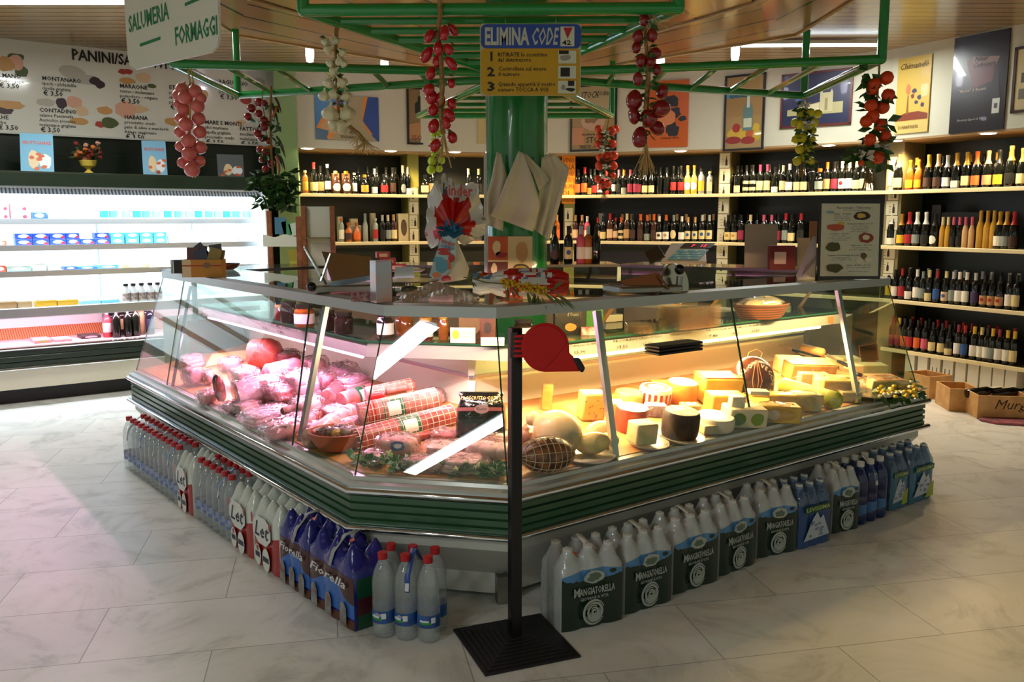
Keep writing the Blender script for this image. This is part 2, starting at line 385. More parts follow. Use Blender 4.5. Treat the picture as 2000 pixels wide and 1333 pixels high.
# seam fractions from the picture
def seamf(k,x,h):   # where along a face the picture column x lies
    lo,hi=0,1; s=1 if k==2 else -1
    for _ in range(40):
        m_=(lo+hi)/2; q=GP(k,m_,h)-CAM; xx=1000+F_PX*q.x/(q.y*_c-q.z*_s)
        if xx<x: lo=m_
        else: hi=m_
    return lo
def pane(k,f0,f1):
    p=[GP(k,f0[0],0),GP(k,f1[0],0),GP(k,f1[1],1),GP(k,f0[1],1)]
    n=(p[1]-p[0]).cross(p[3]-p[0]).normalized()
    if n.y>0: n=-n
    mb=MB(); mb.slab(p,n,-.006); o=mb.build('glass_pane',[GLASS],case); 
    for a,b in ((p[0],p[3]),(p[1],p[2])): me=MB(); me.tube([a-n*.003,b-n*.003],.0035,4); me.build('pane_edge',GEDGE,o)
g=.0012
for k,cuts in ((0,[(0,0),(seamf(0,325,0),seamf(0,360,1)),(seamf(0,570,0),seamf(0,606,1)),(1,1)]),(1,[(0,0),(1,1)]),(2,[(0,0),(seamf(2,1472,0),seamf(2,1425,1)),(1,1)])):
    for a,b in zip(cuts,cuts[1:]): pane(k,(a[0]+g,a[1]+g),(b[0]-g,b[1]-g))
# struts behind the glass
def on_face(k,x,y):
    a,b,d=GP(k,0,0),GP(k,1,0),GP(k,.5,1); n=(b-a).cross(d-a).normalized(); return AP(x,y,a,n),n
for k,(x0,y0),(x1,y1) in ((2,(1172,606),(1208,893)),(2,(1643,566),(1683,786)),(0,(628,598),(578,862))):
    a,n=on_face(k,x0,y0); b,_=on_face(k,x1,y1); 
    if n.y<0:n=-n
    mb=MB(); d=(b-a).normalized(); s_=d.cross(n).normalized()*.017
    q=[a+n*.012-s_,a+n*.012+s_,b+n*.012+s_,b+n*.012-s_]; mb.slab(q,n,.022); mb.build('support_strut',STEEL,case)
# dark upright behind the left seam
a,_=on_face(0,366,560); b,_=on_face(0,331,755); mb=MB(); mb.tube([a+nL*.02,b+nL*.02],.011,6); mb.build('end_upright',BLACKG,case)
# top frame and top plates
mb=MB(); band(mb,[I(t,z,.09,.09) for t,z in [(T1-.012,1.186),(T1-.014,1.232),(T1+.045,1.238),(T1+.045,1.222),(T1+.002,1.216),(T1-.004,1.186)]]); mb.build('top_frame',mat('frame_grey_metal','#b3b9b8',.35,.4),case)
mb=MB(); fr=I(T1+.045,1.227,.1,.1); bk=inset(.72,1.15,.66,1.227,.1,.1)
for k in range(3): mb.slab([fr[k],fr[k+1],bk[k+1],bk[k]],(0,0,1),.008)
mb.build('top_plate',[glassy('top_glass','#dfe8e0',.02,f0=.08,body=.12,bodycol='#77807a')],case)
# end glass
for k,e in ((0,.06),(3,.06)):
    mb=MB(); q=[I(T0,Z0,.03,.03)[k],I(.86,.66,.03,.03)[k],I(.66,Z1,.1,.1)[k],I(T1,Z1,.1,.1)[k]]
    mb.slab(q,(uL if k==0 else uR),-.006); mb.build('end_glass',GLASS,case)
# deck
SLP=.14
def DK(t): return .548+SLP*(t-.075)
DECKM=mat('display_deck','#b8763a',.5,noise=(6,'#d7a368'))
mb=MB(); a=I(.075,.54,.02,.02); b=inset(.88,.88,.88,DK(.88),.02,.02); a2=I(.075,.50,.02,.02)
band(mb,[I(.075,.545,.02,.02),I(.88,DK(.88),.02,.02),I(.88,.5,.02,.02),I(.075,.5,.02,.02)]); mb.build('display_deck',DECKM,case)
# rear wall of the well: two sloping panels and a ledge
mb=MB(); band(mb,[I(t,z,.02,.02) for t,z in [(.86,.64),(.885,.80),(.872,.806),(.905,.955),(.96,.955),(.96,.64)]]); mb.build('rear_panel',CREAM,case)
mb=MB(); band(mb,[I(t,z,.02,.02) for t,z in [(.882,.802),(.868,.808),(.868,.822),(.886,.822)]]); mb.build('rear_rail',STEEL,case)
# glass shelf with price strip and lamp housing
sh=inset(.42,.70,.51,1.0,.35,.1); sb=inset(.86,1.12,.92,1.0,.35,.1)
mb=MB()
for k in range(3): mb.slab([sh[k],sh[k+1],sb[k+1],sb[k]],(0,0,1),.008)
mb.build('glass_shelf',[glassy('shelf_glass','#cfe3d6',.02)],case)
mb=MB()
for k in range(3): mb.tube([sh[k]+V((0,0,.004)),sh[k+1]+V((0,0,.004))],.006,4)
mb.build('shelf_edge',GEDGE,case)
s1=inset(.432,.71,.522,.998,.35,.1); s2=inset(.42,.70,.51,.93,.35,.1); s3=inset(.44,.72,.53,.93,.35,.1); s4=inset(.48,.76,.57,.998,.35,.1)
mb=MB(); band(mb,[s1,s2,s3,s4]); strip=mb.build('price_strip',mat('grey_price_strip','#8d9288',.5),case)
# rear uprights carrying the shelf
mb=MB()
for k,f in ((0,.35),(0,.75),(1,.0),(1,1.0),(2,.3),(2,.62),(2,.97)):
    p=I(.90,0,.02,.02); q=inset(.60,.80,.66,0,.1,.1); a=p[k].lerp(p[k+1],f); b=q[k].lerp(q[k+1],f)
    a.z=.95; b.z=1.222; d=(uL,uF,uR)[k]*.018; n=(nL,nF,nR)[k]
    mb=MB(); mb.slab([a-d,a+d,b+d,b-d],n,.006); mb.build('rear_upright',mat('copper_brown_bracket','#9c7a58',.35,.6),case)
# lamps below the shelf: pink over the meats, amber over the cheeses
LS=inset(.445,.725,.535,.918,.35,.1)
def lampstrip(k,f0,f1,color,hexc,energy,es):
    a=LS[k].lerp(LS[k+1],f0); b=LS[k].lerp(LS[k+1],f1); mb=MB(); mb.tube([a,b],.009,8); mb.build('lamp_tube',mat('lamp_'+hexc,hexc,emit=es),case)
    n=(nL,nF,nR)[k]; d=V((0,0,-1))*1.0-n*.5
    area('case_lamp',(a+b)/2+V((0,0,-.012)),d,(b-a).length,.02,energy,color,170,roll=(b-a))
lampstrip(0,.02,.97,PINK,'#ff9fd8',LIGHTS['case_pink'],14)
ft=[LS[1].lerp(LS[2],f)+V((0,0,.04)) for f in (.0,.75)]; mb=MB(); mb.tube(ft,.008,8); mb.build('lamp_tube',mat('lamp_front','#ffd0dc',emit=6),case); area('case_lamp',(ft[0]+ft[1])/2-V((0,0,.012)),V((0,0,-1))-nF*.45,(ft[1]-ft[0]).length,.02,LIGHTS['case_pink']*.75,(1,.52,.60),170,roll=(ft[1]-ft[0]))  # unseen tube added behind the strip to brighten the meats at the front
TS=I(T1+.026,1.203,.1,.1)  # unseen tubes added under the top frame to brighten the food fronts
for k,f0,f1,c_,hx,e_ in ((0,.05,.98,PINK,'#ff9fd8',LIGHTS['case_pink']*.5),(1,.06,.94,(1,.66,.66),'#ffd0dc',LIGHTS['case_pink']*.16),(2,.02,.95,AMBER,'#ffd58a',LIGHTS['case_amber']*.55)):
    a=TS[k].lerp(TS[k+1],f0); b=TS[k].lerp(TS[k+1],f1); n=(nL,nF,nR)[k]; mb=MB(); mb.tube([a,b],.007,6); mb.build('frame_lamp_tube',mat('flamp_'+hx,hx,emit=3),case)
    area('frame_lamp',(a+b)/2+V((0,0,-.010)),V((0,0,-1))+n*.9,(b-a).length,.014,e_,c_,150,roll=(b-a))
lampstrip(2,.01,.90,AMBER,'#ffd58a',LIGHTS['case_amber'],14)
# ---------------------------------------------------------------- rear run of the counter (service side), seen over the top
rear=thing('rear_counter','long glass topped back counter behind the delicatessen island','counter',(0,0,0))
q=[AH(x,y,1.23) for x,y in [(318,519),(560,517),(960,523),(1065,507),(1350,519),(1740,531)]]
RC=[V((-2.3,6.25,0)),V((-1.5,7.1,0)),V((.9,7.3,0)),V((2.4,6.35,0))]
mt=MB(); mbd=MB(); mg=MB()
for i in range(3):
    a,b=RC[i],RC[i+1]; d=(b-a).normalized(); n=V((-d.y,d.x,0)); 
    mt.prism([(p.x,p.y) for p in (a,b,b+n*.5,a+n*.5)],1.19,1.212)
    mbd.prism([(p.x,p.y) for p in (a+n*.1,b+n*.1,b+n*.5,a+n*.5)],.02,.85)
    mg.slab([a+V((0,0,.9)),b+V((0,0,.9)),b+V((0,0,1.19)),a+V((0,0,1.19))],n,.006)
mt.build('counter_top',mat('smoked_glass_top','#2b302c',.12),rear); mbd.build('cabinet',mat('rear_cabinet','#9c8f70',.5),rear); mg.build('glass_front',GLASS,rear)
mb=MB()
for i in range(4):
    p=RC[i]; mb=MB(); mb.box((p.x,p.y+.04,1.02),(.03,.03,.36)); mb.build('post',STEEL,rear)
# ---------------------------------------------------------------- green tube canopy round the column
can=thing('canopy_frame','green tubular steel canopy of four ladder wings around the column','canopy',(0,0,0))
ZT=2.5; r_=.027
def sector(o1,o2,n_in,nr,tw=.13):
    c=V((COLP.x,COLP.y,ZT)); m=(o1+o2)/2; d=(m-c); d.z=0; d.normalize(); s=V((d.y,-d.x,0)); 
    if (o1-o2).dot(s)<0: s=-s
    i1,i2=c+d*.16+s*tw,c+d*.16-s*tw
    mb=MB(); mb.tube([i1,o1],r_,12); mb.tube([i2,o2],r_,12); mb.tube([o1,o2],r_,12)
    for p in (o1,o2): mb.ball(p,r_*1.02,12,8)
    sd=mb.build('wing_frame',GREENP,can)
    mr=MB()
    for k in range(1,nr+1):
        f=1-k/(nr+1)*.92; mr.tube([i1.lerp(o1,f),i2.lerp(o2,f)],.018,8)
    mr.build('rung',GREENP,sd)
fr1,fr2=AH(592,20,ZT),AH(1325,16,ZT); lf1,lf2=AH(338,124,ZT),AH(465,186,ZT); rt1,rt2=AH(1722,116,ZT),AH(1570,187,ZT); bk2=AH(1195,226,ZT); bk1=V((-bk2.x+.06,bk2.y,ZT))
sector(fr1,fr2,0,6); sector(lf1,lf2,0,5); sector(rt1,rt2,0,5); sector(bk1,bk2,0,4)
for p in (fr1,fr2,lf2,rt1,rt2,bk2):
    mb=MB(); mb.tube([p,V((p.x,p.y,ZC if p!=rt1 else ZC))],r_,12); mb.build('hanger_post',GREENP,can)
mb=MB(); mb.lathe([(.215,2.40),(.215,2.58)],32,c=COLP); mb.build('collar',GREENP,can)
def RF(x,y,z=3.15): return RFK(1,x,y,z)
def RFK(k,x,y,z=3.15):   # where the ceiling shows mirrored in a front pane
    a,n=on_face(k,x,y); r=(a-CAM).normalized(); r=r-n*2*r.dot(n); return a+r*((z-a.z)/r.z)
# ---------------------------------------------------------------- tube lights on the ceiling
def tube_light(p0,p1,label,e=None,wd=.07):
    p0=V(p0);p1=V(p1); L=(p1-p0).length; c=(p0+p1)/2; a=math.atan2(p1.y-p0.y,p1.x-p0.x)
    t=thing('ceiling_tube_light',label,'ceiling light',(c.x,c.y,c.z),a,'fluorescent tubes on the ceiling')
    mb=MB(); mb.box((0,0,.02),(L,wd,.03)); mb.build('housing',mat('tube_housing','#dcdcd6',.4),t,bev=.004)
    mb=MB(); mb.box((0,0,-.004),(L*.98,wd*.8,.02)); mb.build('diffuser',mat('tube_diffuser','#e6f6ff',emit=5.5),t,bev=.006)
    area('tube_lamp',c+V((0,0,-.03)),(0,0,-1),L,wd,LIGHTS['tube'] if e is None else e,(.94,.98,.92),180,roll=(p1-p0))
tube_light(RF(840,628),RF(716,732),'bright ceiling tube mirrored high in the front glass pane',None,.20)
tube_light(RF(1012,800),RF(800,922),'bright ceiling tube mirrored low in the front glass pane',None,.20)
pa,pb=AH(1445,88,3.15),AH(1728,87,3.15); tube_light(pa,pb,'long glowing tube on the slatted ceiling right of the hanging canopy',34)
pa,pb=AH(-60,4,3.15),AH(250,4,3.15); tube_light(pa,pb,'long glowing tube on the slatted ceiling above the sandwich board',40)
# spot lamps on the ceiling round the centre
for x,y,lab in [(605,107,'glowing ceiling spot lamp left of the garlic braid'),(751,126,'glowing ceiling spot lamp between the garlic braid and long red peppers'),(1290,121,'glowing ceiling spot lamp behind the big red tomatoes'),(1436,105,'glowing ceiling spot lamp above the lower rung of the side wing')]:
    p=AH(x,y,3.08); t=thing('ceiling_spot',lab,'ceiling spot',(p.x,p.y,3.2))
    mb=MB(); mb.lathe([(.05,-.05),(.055,0)],16); mb.build('collar',mat('spot_collar','#cfc8b8',.3),t)
    mb=MB(); mb.lathe([(0,-.19),(.03,-.18),(.038,-.12),(.036,-.05)],16); mb.build('bulb',mat('spot_bulb','#efe9ff',emit=25),t)
# soffit downlights
DL=[(605,290),(766,295),(890,297),(1327,295),(1613,284),(1742,275),(1921,261)]
names=['far left above the spirits shelf','above the yellow pilaster side of the spirits shelf','behind the hanging red peppers','above the shelf beneath the orange wall poster','behind the hanging lemons','beside the hanging oranges','above the sparkling wines']
for (x,y),lab in zip(DL,names):
    p=AH(x,y,ZS-.03); q=outw(p,.06); t=thing('soffit_downlight','round glowing recessed downlight '+lab,'downlight',(q.x,q.y,ZS-.02),0,'recessed downlights over the wine shelves')
    mb=MB(); mb.lathe([(.075,-.008),(.085,0)],20); mb.build('ring',mat('downlight_ring','#e8e0d0',.3),t)
    mb=MB(); mb.lathe([(0,-.014),(.055,-.012),(.066,-.006)],20); mb.build('lens',mat('downlight_lens','#fff6e6',emit=18),t)
for i in range(5):
    a,b=BK[i],BK[i+1]
    for f in ((.25,.75) if i!=4 else (.12,.62)):
        p=a.lerp(b,f); q=outw(p,.03)
        spot('downlight_lamp',(q.x,q.y,ZS-.05),LIGHTS['down'],WARM,R(150),.5,.05)
# ================================================================ open dairy fridge along the left wall
def P2(x,y,p,n): return AP(x,y,p,n)
def FS(x,t,y=480): q=AP(x,y,FD(0,t,0),nD)-F0; return q.dot(uD),q.z     # picture -> (s along fridge, z)
FRZ=math.atan2(uD.y,uD.x)
fr=thing('dairy_fridge','tall white lit open multideck dairy fridge with dark green canopy and bumper','fridge',F0,FRZ)
S0,S1=-1.3,FLEN; LEN=S1-S0; MID=(S0+S1)/2
FWHITE=mat('fridge_white','#eef2f4',.4); FGREY=mat('fridge_rail','#b4b9bd',.35,.8)
def fb(name,t0,t1,z0,z1,m,bev=0,s0=S0,s1=S1,par=None):
    mb=MB(); mb.box(((s0+s1)/2,(t0+t1)/2,(z0+z1)/2),(s1-s0,t1-t0,z1-z0)); return mb.build(name,m,par or fr,bev)
fb('kick_plate',.10,.75,.0,.13,BLACK); fb('lower_panel',.02,.75,.13,.31,mat('fridge_lower_cream','#d8d3bd',.5))
mb=MB()
for i in range(3): mb.box((MID,.045,.345+i*.05),(LEN,.09+.012*(i%2),.048))
mb.build('green_bumper',mat('fridge_dark_green','#1b2b1e',.35,coat=.2),fr,.006)
mb=MB(); mb.tube([(S0,-.005,.31),(S1,-.005,.31)],.013,8); mb.tube([(S0,-.005,.485),(S1,-.005,.485)],.015,8); mb.build('chrome_rail',CHROME,fr)
fb('deck',.02,.75,.46,.5,mat('pinkish_steel_deck','#d8c4c4',.4))
fb('back_panel',.70,.76,.5,1.85,FWHITE)
fb('roof',.06,.76,1.85,1.88,FWHITE)
FGRN=mat('fridge_dark_green','#1b2b1e',.35,coat=.2); fb('canopy',.03,.45,1.86,1.985,FGRN,.01); fb('canopy_top',.03,.76,1.975,1.99,mat('canopy_top_green','#27301f',.5))
fb('end_panel',-.0,.76,.0,1.88,FWHITE,.02,S1,S1+.05)
mb=MB(); mb.slab([(S0,.10,1.80),(S1,.10,1.80),(S1,.14,1.855),(S0,.14,1.855)],(0,-1,.6),.004)
GR=stripes('perforated_grille',0,.03,.45,'#e6ebef','#5c6d88',.4); mb.build('air_grille',GR,fr)
SHZ=[(.82,.04),(1.13,.20),(1.355,.24),(1.585,.28)]
for i,(z,t) in enumerate(SHZ):
    sh_=fb('shelf',t,.70,z-.03,z,FWHITE); fb('price_rail',t-.012,t,z-.045,z+.005,FGREY,par=sh_)
    if i==0: fb('shelf_front',-.01,.04,z-.075,z+.012,FGREY,.008,par=sh_)
mb=MB()
for s in (.1,1.0,1.9):
    mb.box((s,.69,1.2),(.012,.02,1.2))
mb.build('slotted_upright',mat('slot_grey','#8c96a2',.4),fr)
WICK=stripes('woven_mat',0,.02,.3,'#d98a5a','#8a3f22',.6); mb=MB(); mb.slab([(S0,.55,.5),(S1,.55,.5),(S1,.69,.585),(S0,.69,.585)],(0,-.5,.85),.006); mb.build('woven_mat',WICK,fr)
def fl(s0,s1,t,z,d,e,c,wd=.03,sp=170):
    a,b=FD(s0,t,z),FD(s1,t,z); dd=nD*d[0]+V((0,0,d[1])); area('fridge_lamp',(a+b)/2,dd,(b-a).length,wd,e,c,sp,roll=(b-a))
FL=LIGHTS['fridge']; FC=(.80,.93,1.0)
mb=MB(); mb.tube([(S0,.17,1.835),(S1,.17,1.835)],.012,8); mb.build('lamp_tube',mat('lamp_fridge','#e6f4ff',emit=16),fr)
fl(S0,S1,.17,1.815,(.45,-1),FL*1.3,FC)
for z,t in SHZ[1:]: fl(S0,S1,t+.03,z-.04,(.55,-1),FL*.62,FC,.02)
fl(S0,S1,.10,.735,(.5,-1),FL*.62,(1,.62,.80),.02)
# ---- goods in the fridge
TW=['first','second','third','fourth','fifth','sixth','seventh','eighth','ninth','tenth','eleventh','twelfth','thirteenth','fourteenth','fifteenth','sixteenth','seventeenth','eighteenth','nineteenth','twentieth','twenty-first','twenty-second','twenty-third','twenty-fourth','twenty-fifth','twenty-sixth']
def fput(name,lab,cat,x0,x1,z,t,h,dep,mats,grp=None,bev=.004,label_mi=None):
    sa,_=FS(x0,t); sb_,_=FS(x1,t); c=FD((sa+sb_)/2,t+dep/2,z+.0005); w_=(sb_-sa)*.97
    o=MB(); o.box((0,0,h/2),(w_,dep,h)); r=o.build(name,mats[0],None,bev,loc=c,rz=FRZ); tag(r,lab,cat,grp)
    if len(mats)>1:
        q=MB(); blob(q,(0,-dep/2-.001,h*.52),(1,0,0),(0,0,1),w_*.33,h*.30,0,16,.04); q.build('printed_emblem',mats[1],r)
        if len(mats)>2:
            q=MB(); blob(q,(w_*.3,-dep/2-.002,h*.3),(1,0,0),(0,0,1),w_*.13,h*.22,0,10,.2); q.build('printed_picture',mats[2],r)
    return r
Z1=1.5855;Z2=1.3555;Z3=1.1305;Z4=.8205
pk=mat('pink_carton','#e58aa0',.4);wh=mat('white_carton','#eef0ee',.4);bl=mat('royal_blue_carton','#1c3fb0',.35);lb=mat('light_blue_carton','#4aa3df',.35);rd=mat('berry_red','#a81d2e',.4);em=mat('emblem_white','#f2f4f8',.4)
for i,(a,b) in enumerate([(-8,22),(26,60)]):
    for k in range(2): fput('yogurt_multipack','pink yogurt multipack on the top fridge shelf, %s of the %s stack'%(('lower','upper')[k],('leftmost','second')[i]),'yogurt pack',a,b,Z1+k*.071,.36,.07,.12,[pk,em,rd],'pink yogurt multipacks on the top fridge shelf')
fput('dessert_carton','small blue carton beside the pink yogurt packs, top fridge shelf','carton',67,96,Z1,.34,.06,.1,[bl,em])
fput('dairy_carton','tall white carton beside the small blue carton, top fridge shelf','carton',98,132,Z1,.34,.125,.1,[wh]); fput('dairy_carton','tall white carton nearest the blue drink bottles, top fridge shelf','carton',138,165,Z1,.34,.12,.1,[wh])
fput('yogurt_multipack','low white and pink pack before the blue drink bottles, top fridge shelf','yogurt pack',171,197,Z1,.34,.05,.1,[wh,pk])
for i,x in enumerate([208,226,251,272,290,310,332,352,373,392,412,429,447,465,485]):
    s,_=FS(x,.36); c=FD(s,.38,Z1)
    o=MB(); o.lathe([(.033,0),(.036,.01),(.036,.09),(.024,.108),(.024,.12),(.0,.122)],14); r=o.build('drinking_yogurt_bottle',mat('drink_white','#e9f1f8',.35),loc=c)
    o=MB(); o.lathe([(.037,.012),(.0372,.08)],14,cap=False); o.build('sleeve',mat('drink_sleeve%d'%(i%3),['#1f6fc0','#3f9ad8','#5fb0e0'][i%3],.35),r)
    o=MB(); o.lathe([(.0245,.108),(.025,.126),(0,.127)],12); o.build('cap',mat('drink_cap','#dfeaf5',.4),r)
    tag(r,'%s from left in the row of %s drink bottles on top fridge shelf'%(TW[i],['mid blue','light blue','pale blue'][i%3]),'bottle','blue drink bottles on the top fridge shelf')
xs=[(30,64),(65,97),(98,130),(130,157),(157,186),(186,215)]
for i,(a,b) in enumerate(xs): fput('dark_blue_dessert_carton','royal blue dessert carton in the lower layer on second fridge shelf, %s from left'%TW[i],'carton',a,b,Z2,.30,.052,.12,[bl,em,rd],'royal blue cartons on the second fridge shelf')
for i,(a,b) in enumerate([xs[0],xs[1],xs[2],xs[3],xs[5]]): fput('dark_blue_dessert_carton','royal blue dessert carton in the upper layer on second fridge shelf, %s from left'%TW[i],'carton',a,b,Z2+.053,.30,.052,.12,[bl,em,rd],'royal blue cartons on the second fridge shelf')
for k in range(2):
    for i,(a,b) in enumerate([(217,244),(246,273),(274,300),(301,327)]): fput('light_blue_dessert_carton','light blue dessert carton in the %s layer on second fridge shelf, %s from left'%(('lower','upper')[k],TW[i]),'carton',a,b,Z2+k*.053,.30,.052,.12,[lb,em],'light blue cartons on the second fridge shelf')
for i,x in enumerate([336,350,366,382,398,414,430]):
    s,_=FS(x,.32); o=MB(); o.lathe([(.026,0),(.034,.06),(.035,.065),(0,.066)],14); r=o.build('yogurt_cup',mat('cup_white','#f1efea',.4),loc=FD(s,.36,Z2)); q=MB(); q.lathe([(.0285,.018),(.0335,.052)],14,cap=False); q.build('print_band',mat('cup_band%d'%(i%2),['#e7c3c0','#dfd6a8'][i%2],.4),r)
    tag(r,'%s from left of the pale yogurt cups on the second fridge shelf'%TW[i],'yogurt cup','pale yogurt cups on the second fridge shelf')
for i,x in enumerate([462,474,487,500]):
    s,_=FS(x,.32); o=MB(); o.lathe([(.024,0),(.026,.01),(.026,.075),(.014,.092),(.014,.10),(0,.101)],12); r=o.build('small_milk_drink',mat('drink_white','#e9f1f8'),loc=FD(s,.36,Z2)); q=MB(); q.lathe([(.0265,.02),(.0265,.06)],12,cap=False); q.build('sleeve',mat('sleeve_olive','#9fb0a0',.4),r)
    tag(r,'%s from left of the small milk drinks at the right end of second fridge shelf'%TW[i],'bottle','small milk drinks on the second fridge shelf')
fput('pastry_tray','low brown packed tray at the left end of the second fridge shelf','food tray',-10,14,Z2,.30,.045,.14,[mat('brown_pastry','#7b4a2a',.5),em])
for (a,b,h,cn,c_,lab) in [(-12,8,.055,'tray_red','#c23a20','red and green packet at the left end of third fridge shelf'),(9,58,.05,'tray_sage','#9fb6ad','grey green tray on the third fridge shelf'),(60,88,.07,'box_musli','#e4efe8','white pack with green print on the third fridge shelf'),(90,115,.066,'box_white2','#f2f4f2','plain white pack on the third fridge shelf'),(122,147,.03,'tray_navy','#2c4f86','low navy tray on the third fridge shelf'),(149,186,.025,'tray_blue','#2e6fd8','flat royal blue packet on the third fridge shelf'),(187,230,.035,'tray_sky','#63a9e6','flat sky blue packet on the third fridge shelf'),(236,292,.03,'tray_tan','#b9a987','flat tan tray on the third fridge shelf')]:
    fput('chilled_packet',lab,'packet',a,b,Z3,.26,h,.16,[mat(cn,c_,.4),mat(cn+'b','#eef2ee',.4)])
for i,(a,b,h,cn,c_,lab) in enumerate([(-12,24,.06,'nut_pack','#9a774e','brown filled clear pack at left end of fourth fridge shelf'),(25,55,.055,'nut_pack2','#a98a62','brown filled clear pack beside the golden trays'),(60,103,.055,'gold_tray','#c79a24','golden tray with white lid, left one on fourth fridge shelf'),(104,146,.05,'gold_tray','#c79a24','golden tray with white lid, right one on fourth fridge shelf'),(150,190,.035,'blue_white_bag','#8fc6de','low blue and white bag on the fourth fridge shelf'),(191,228,.03,'blue_white_bag2','#6ab3d6','low pale blue bag beside the milk bottles')]):
    r=fput('chilled_packet',lab,'packet',a,b,Z4,.12,h,.16,[mat(cn,c_,.35)])
    q=MB(); w_=r.dimensions.x or .1; q.box((0,0,h+.004),(abs(r.data.vertices[1].co.x-r.data.vertices[0].co.x)*.98,.15,.008)); q.build('lid',mat('pale_lid','#efe9d6',.35),r)
for i,x in enumerate([242,257,273,290,305]):
    s,_=FS(x,.12); o=MB(); o.lathe([(.034,0),(.037,.012),(.037,.10),(.018,.145),(.018,.155)],16); r=o.build('milk_bottle',mat('milk_bottle_white','#d9dde2',.25),loc=FD(s,.15,Z4))
    o=MB(); o.lathe([(.0375,.015),(.0375,.085)],16,cap=False); o.build('printed_label',mat('milk_brown_label','#5d4a48',.4,noise=(40,'#b9a79c')),r)
    o=MB(); o.lathe([(.022,.150),(.022,.172),(0,.173)],14); o.build('cap',mat('milk_cap_black','#17141a',.4),r)
    tag(r,'%s from left of the white milk bottles with black caps, fourth fridge shelf'%TW[i],'bottle','white milk bottles with black caps')
# bottom deck: wines, trays
def simple_bottle(name,c,h,rad,body,lab=None,cap=None,z0=.3,z1=.55,seg=14,neck=.32,label='',cat='bottle',grp=None,oval=False):
    o=MB(); o.lathe([(rad*.9,0),(rad,.01),(rad,h*.60),(rad*.85,h*.67),(rad*.42,h*.75),(rad*.36,h*.80),(rad*.36,h*.97),(rad*.4,h*.975),(rad*.4,h),(0,h)],seg); r=o.build(name,body,loc=c)
    if lab: o=MB(); o.lathe([(rad+.0008,h*z0*.6),(rad+.0008,h*z1)],seg,cap=False); o.build('paper_label',lab,r)
    if cap: o=MB(); o.lathe([(rad*.40,h*.80),(rad*.43,h*1.002),(0,h*1.003)],seg); o.build('foil_capsule',cap,r)
    return tag(r,label,cat,grp)
GDK=mat('wine_glass_dark','#0d0f0b',.08,coat=.3)
for i,(x,t,h,b,l,c,lab) in enumerate([(199,.20,.27,'#c23b44','#f0c8cc','#d98d8d','pink rosé bottle at the left end of the fridge bottom row'),(208,.30,.30,'#15151f',None,'#26264a','dark bottle with navy foil, back row of fridge bottom deck'),(217,.14,.29,'#0f120f',None,'#7a2f55','dark bottle with purple foil at the front of fridge bottom deck'),(229,.30,.31,'#1a1410','#a98f66','#221a1a','dark bottle with black foil and tan label, fridge bottom deck'),(240,.14,.29,'#0f120f',None,'#b5562c','dark bottle with copper foil at the front of fridge bottom deck'),(248,.32,.33,'#17120f','#8f7a5a','#d0603a','dark bottle with orange foil, back row of fridge bottom deck'),(256,.14,.30,'#11150f',None,'#d8d8d8','dark bottle with silver foil at the front of fridge bottom deck'),(266,.24,.33,'#a58863',None,'#c9b08a','golden bottle among the dark ones on the fridge bottom deck'),(272,.34,.33,'#17120f',None,'#c88f3a','dark bottle with gold foil, back row of fridge bottom deck'),(284,.18,.30,'#0f1020','#30304a','#111122','rightmost dark bottle on the fridge bottom deck')]):
    s,_=FS(x,t); simple_bottle('wine_bottle',FD(s,t,.5005),h,.038,mat('fwb%d'%i,b,.1),mat('fwl%d'%i,l,.5) if l else None,mat('fwc%d'%i,c,.35),.3,.5,label=lab,grp='bottles on the fridge bottom deck')
fput('meat_tray','long pink meat tray with green leaf on the fridge bottom deck','food tray',52,88,.5005,.12,.03,.25,[mat('meat_pink','#e7a7a8',.4),mat('leaf_green','#a7b56c',.5)]); fput('meat_tray','flat pale pink tray beside the leaf topped tray, fridge bottom deck','food tray',92,128,.5005,.12,.025,.2,[mat('meat_pink2','#f0b9bd',.4)]); fput('meat_tray','flat tray with black edge on the fridge bottom deck','food tray',146,186,.5005,.2,.028,.2,[mat('tray_black','#2a2022',.4),mat('meat_pink','#e7a7a8',.4)])
# ---- on top of the fridge
def leaflet(x,ybot,wpx,hpx,lab,cols,lean=.12,name='display_card'):
    s,z=FS(x,.25,ybot); D=(FD(s,.25,1.99)-CAM).length; w_=wpx*D/F_PX; h=hpx*D/F_PX
    o=MB(); o.slab([(-w_/2,0,0),(w_/2,0,0),(w_/2,lean,h),(-w_/2,lean,h)],(0,-1,0),.004); r=o.build(name,mat('card_'+cols[0],cols[0],.5),loc=FD(s,.25,1.9915),rz=FRZ+R(-14))
    u=V((1,0,0)); v=V((0,lean,h)).normalized(); q=MB(); q2=MB()
    blob(q,V((-.1*w_,-.006,0))+v*h*.35,u,v,w_*.17,h*.26,0,10,.05); blob(q,V((w_*.24,-.006,0))+v*h*.30,u,v,w_*.2,h*.2,1,12,.1)
    for k in range(6): blob(q,V((w_*rnd.uniform(-.42,.4),-.0065,0))+v*h*rnd.uniform(.08,.55),u,v,w_*.09,h*.05,2,8,.2,seed=k)
    q.build('printed_picture',[mat('pic_cream','#e9cfa5',.5),mat('pic_white','#e9eef2',.5),mat('pic_orange','#d3622e',.5)],r)
    if 'fruit' in lab:
        t_=MB(); txt(t_,'FRUTTI-SHAKE',V((-w_*.42,-.0065,0))+v*h*.76,u,v,h*.13,0,w=w_*.84,bold=.02); t_.build('lettering',mat('letter_pink','#d8553f',.5),r)
    tag(r,lab,'card','cards standing on the fridge canopy')
leaflet(74,340,50,66,'blue fruit drink card left of the flower pot on the fridge',['#6fb2d6']); leaflet(304,346,40,62,'blue fruit drink card behind the onion string on the fridge',['#7bb6d8']); leaflet(452,352,46,42,'dark photo card with brown dish near the fridge end',['#5a6266'],.05)
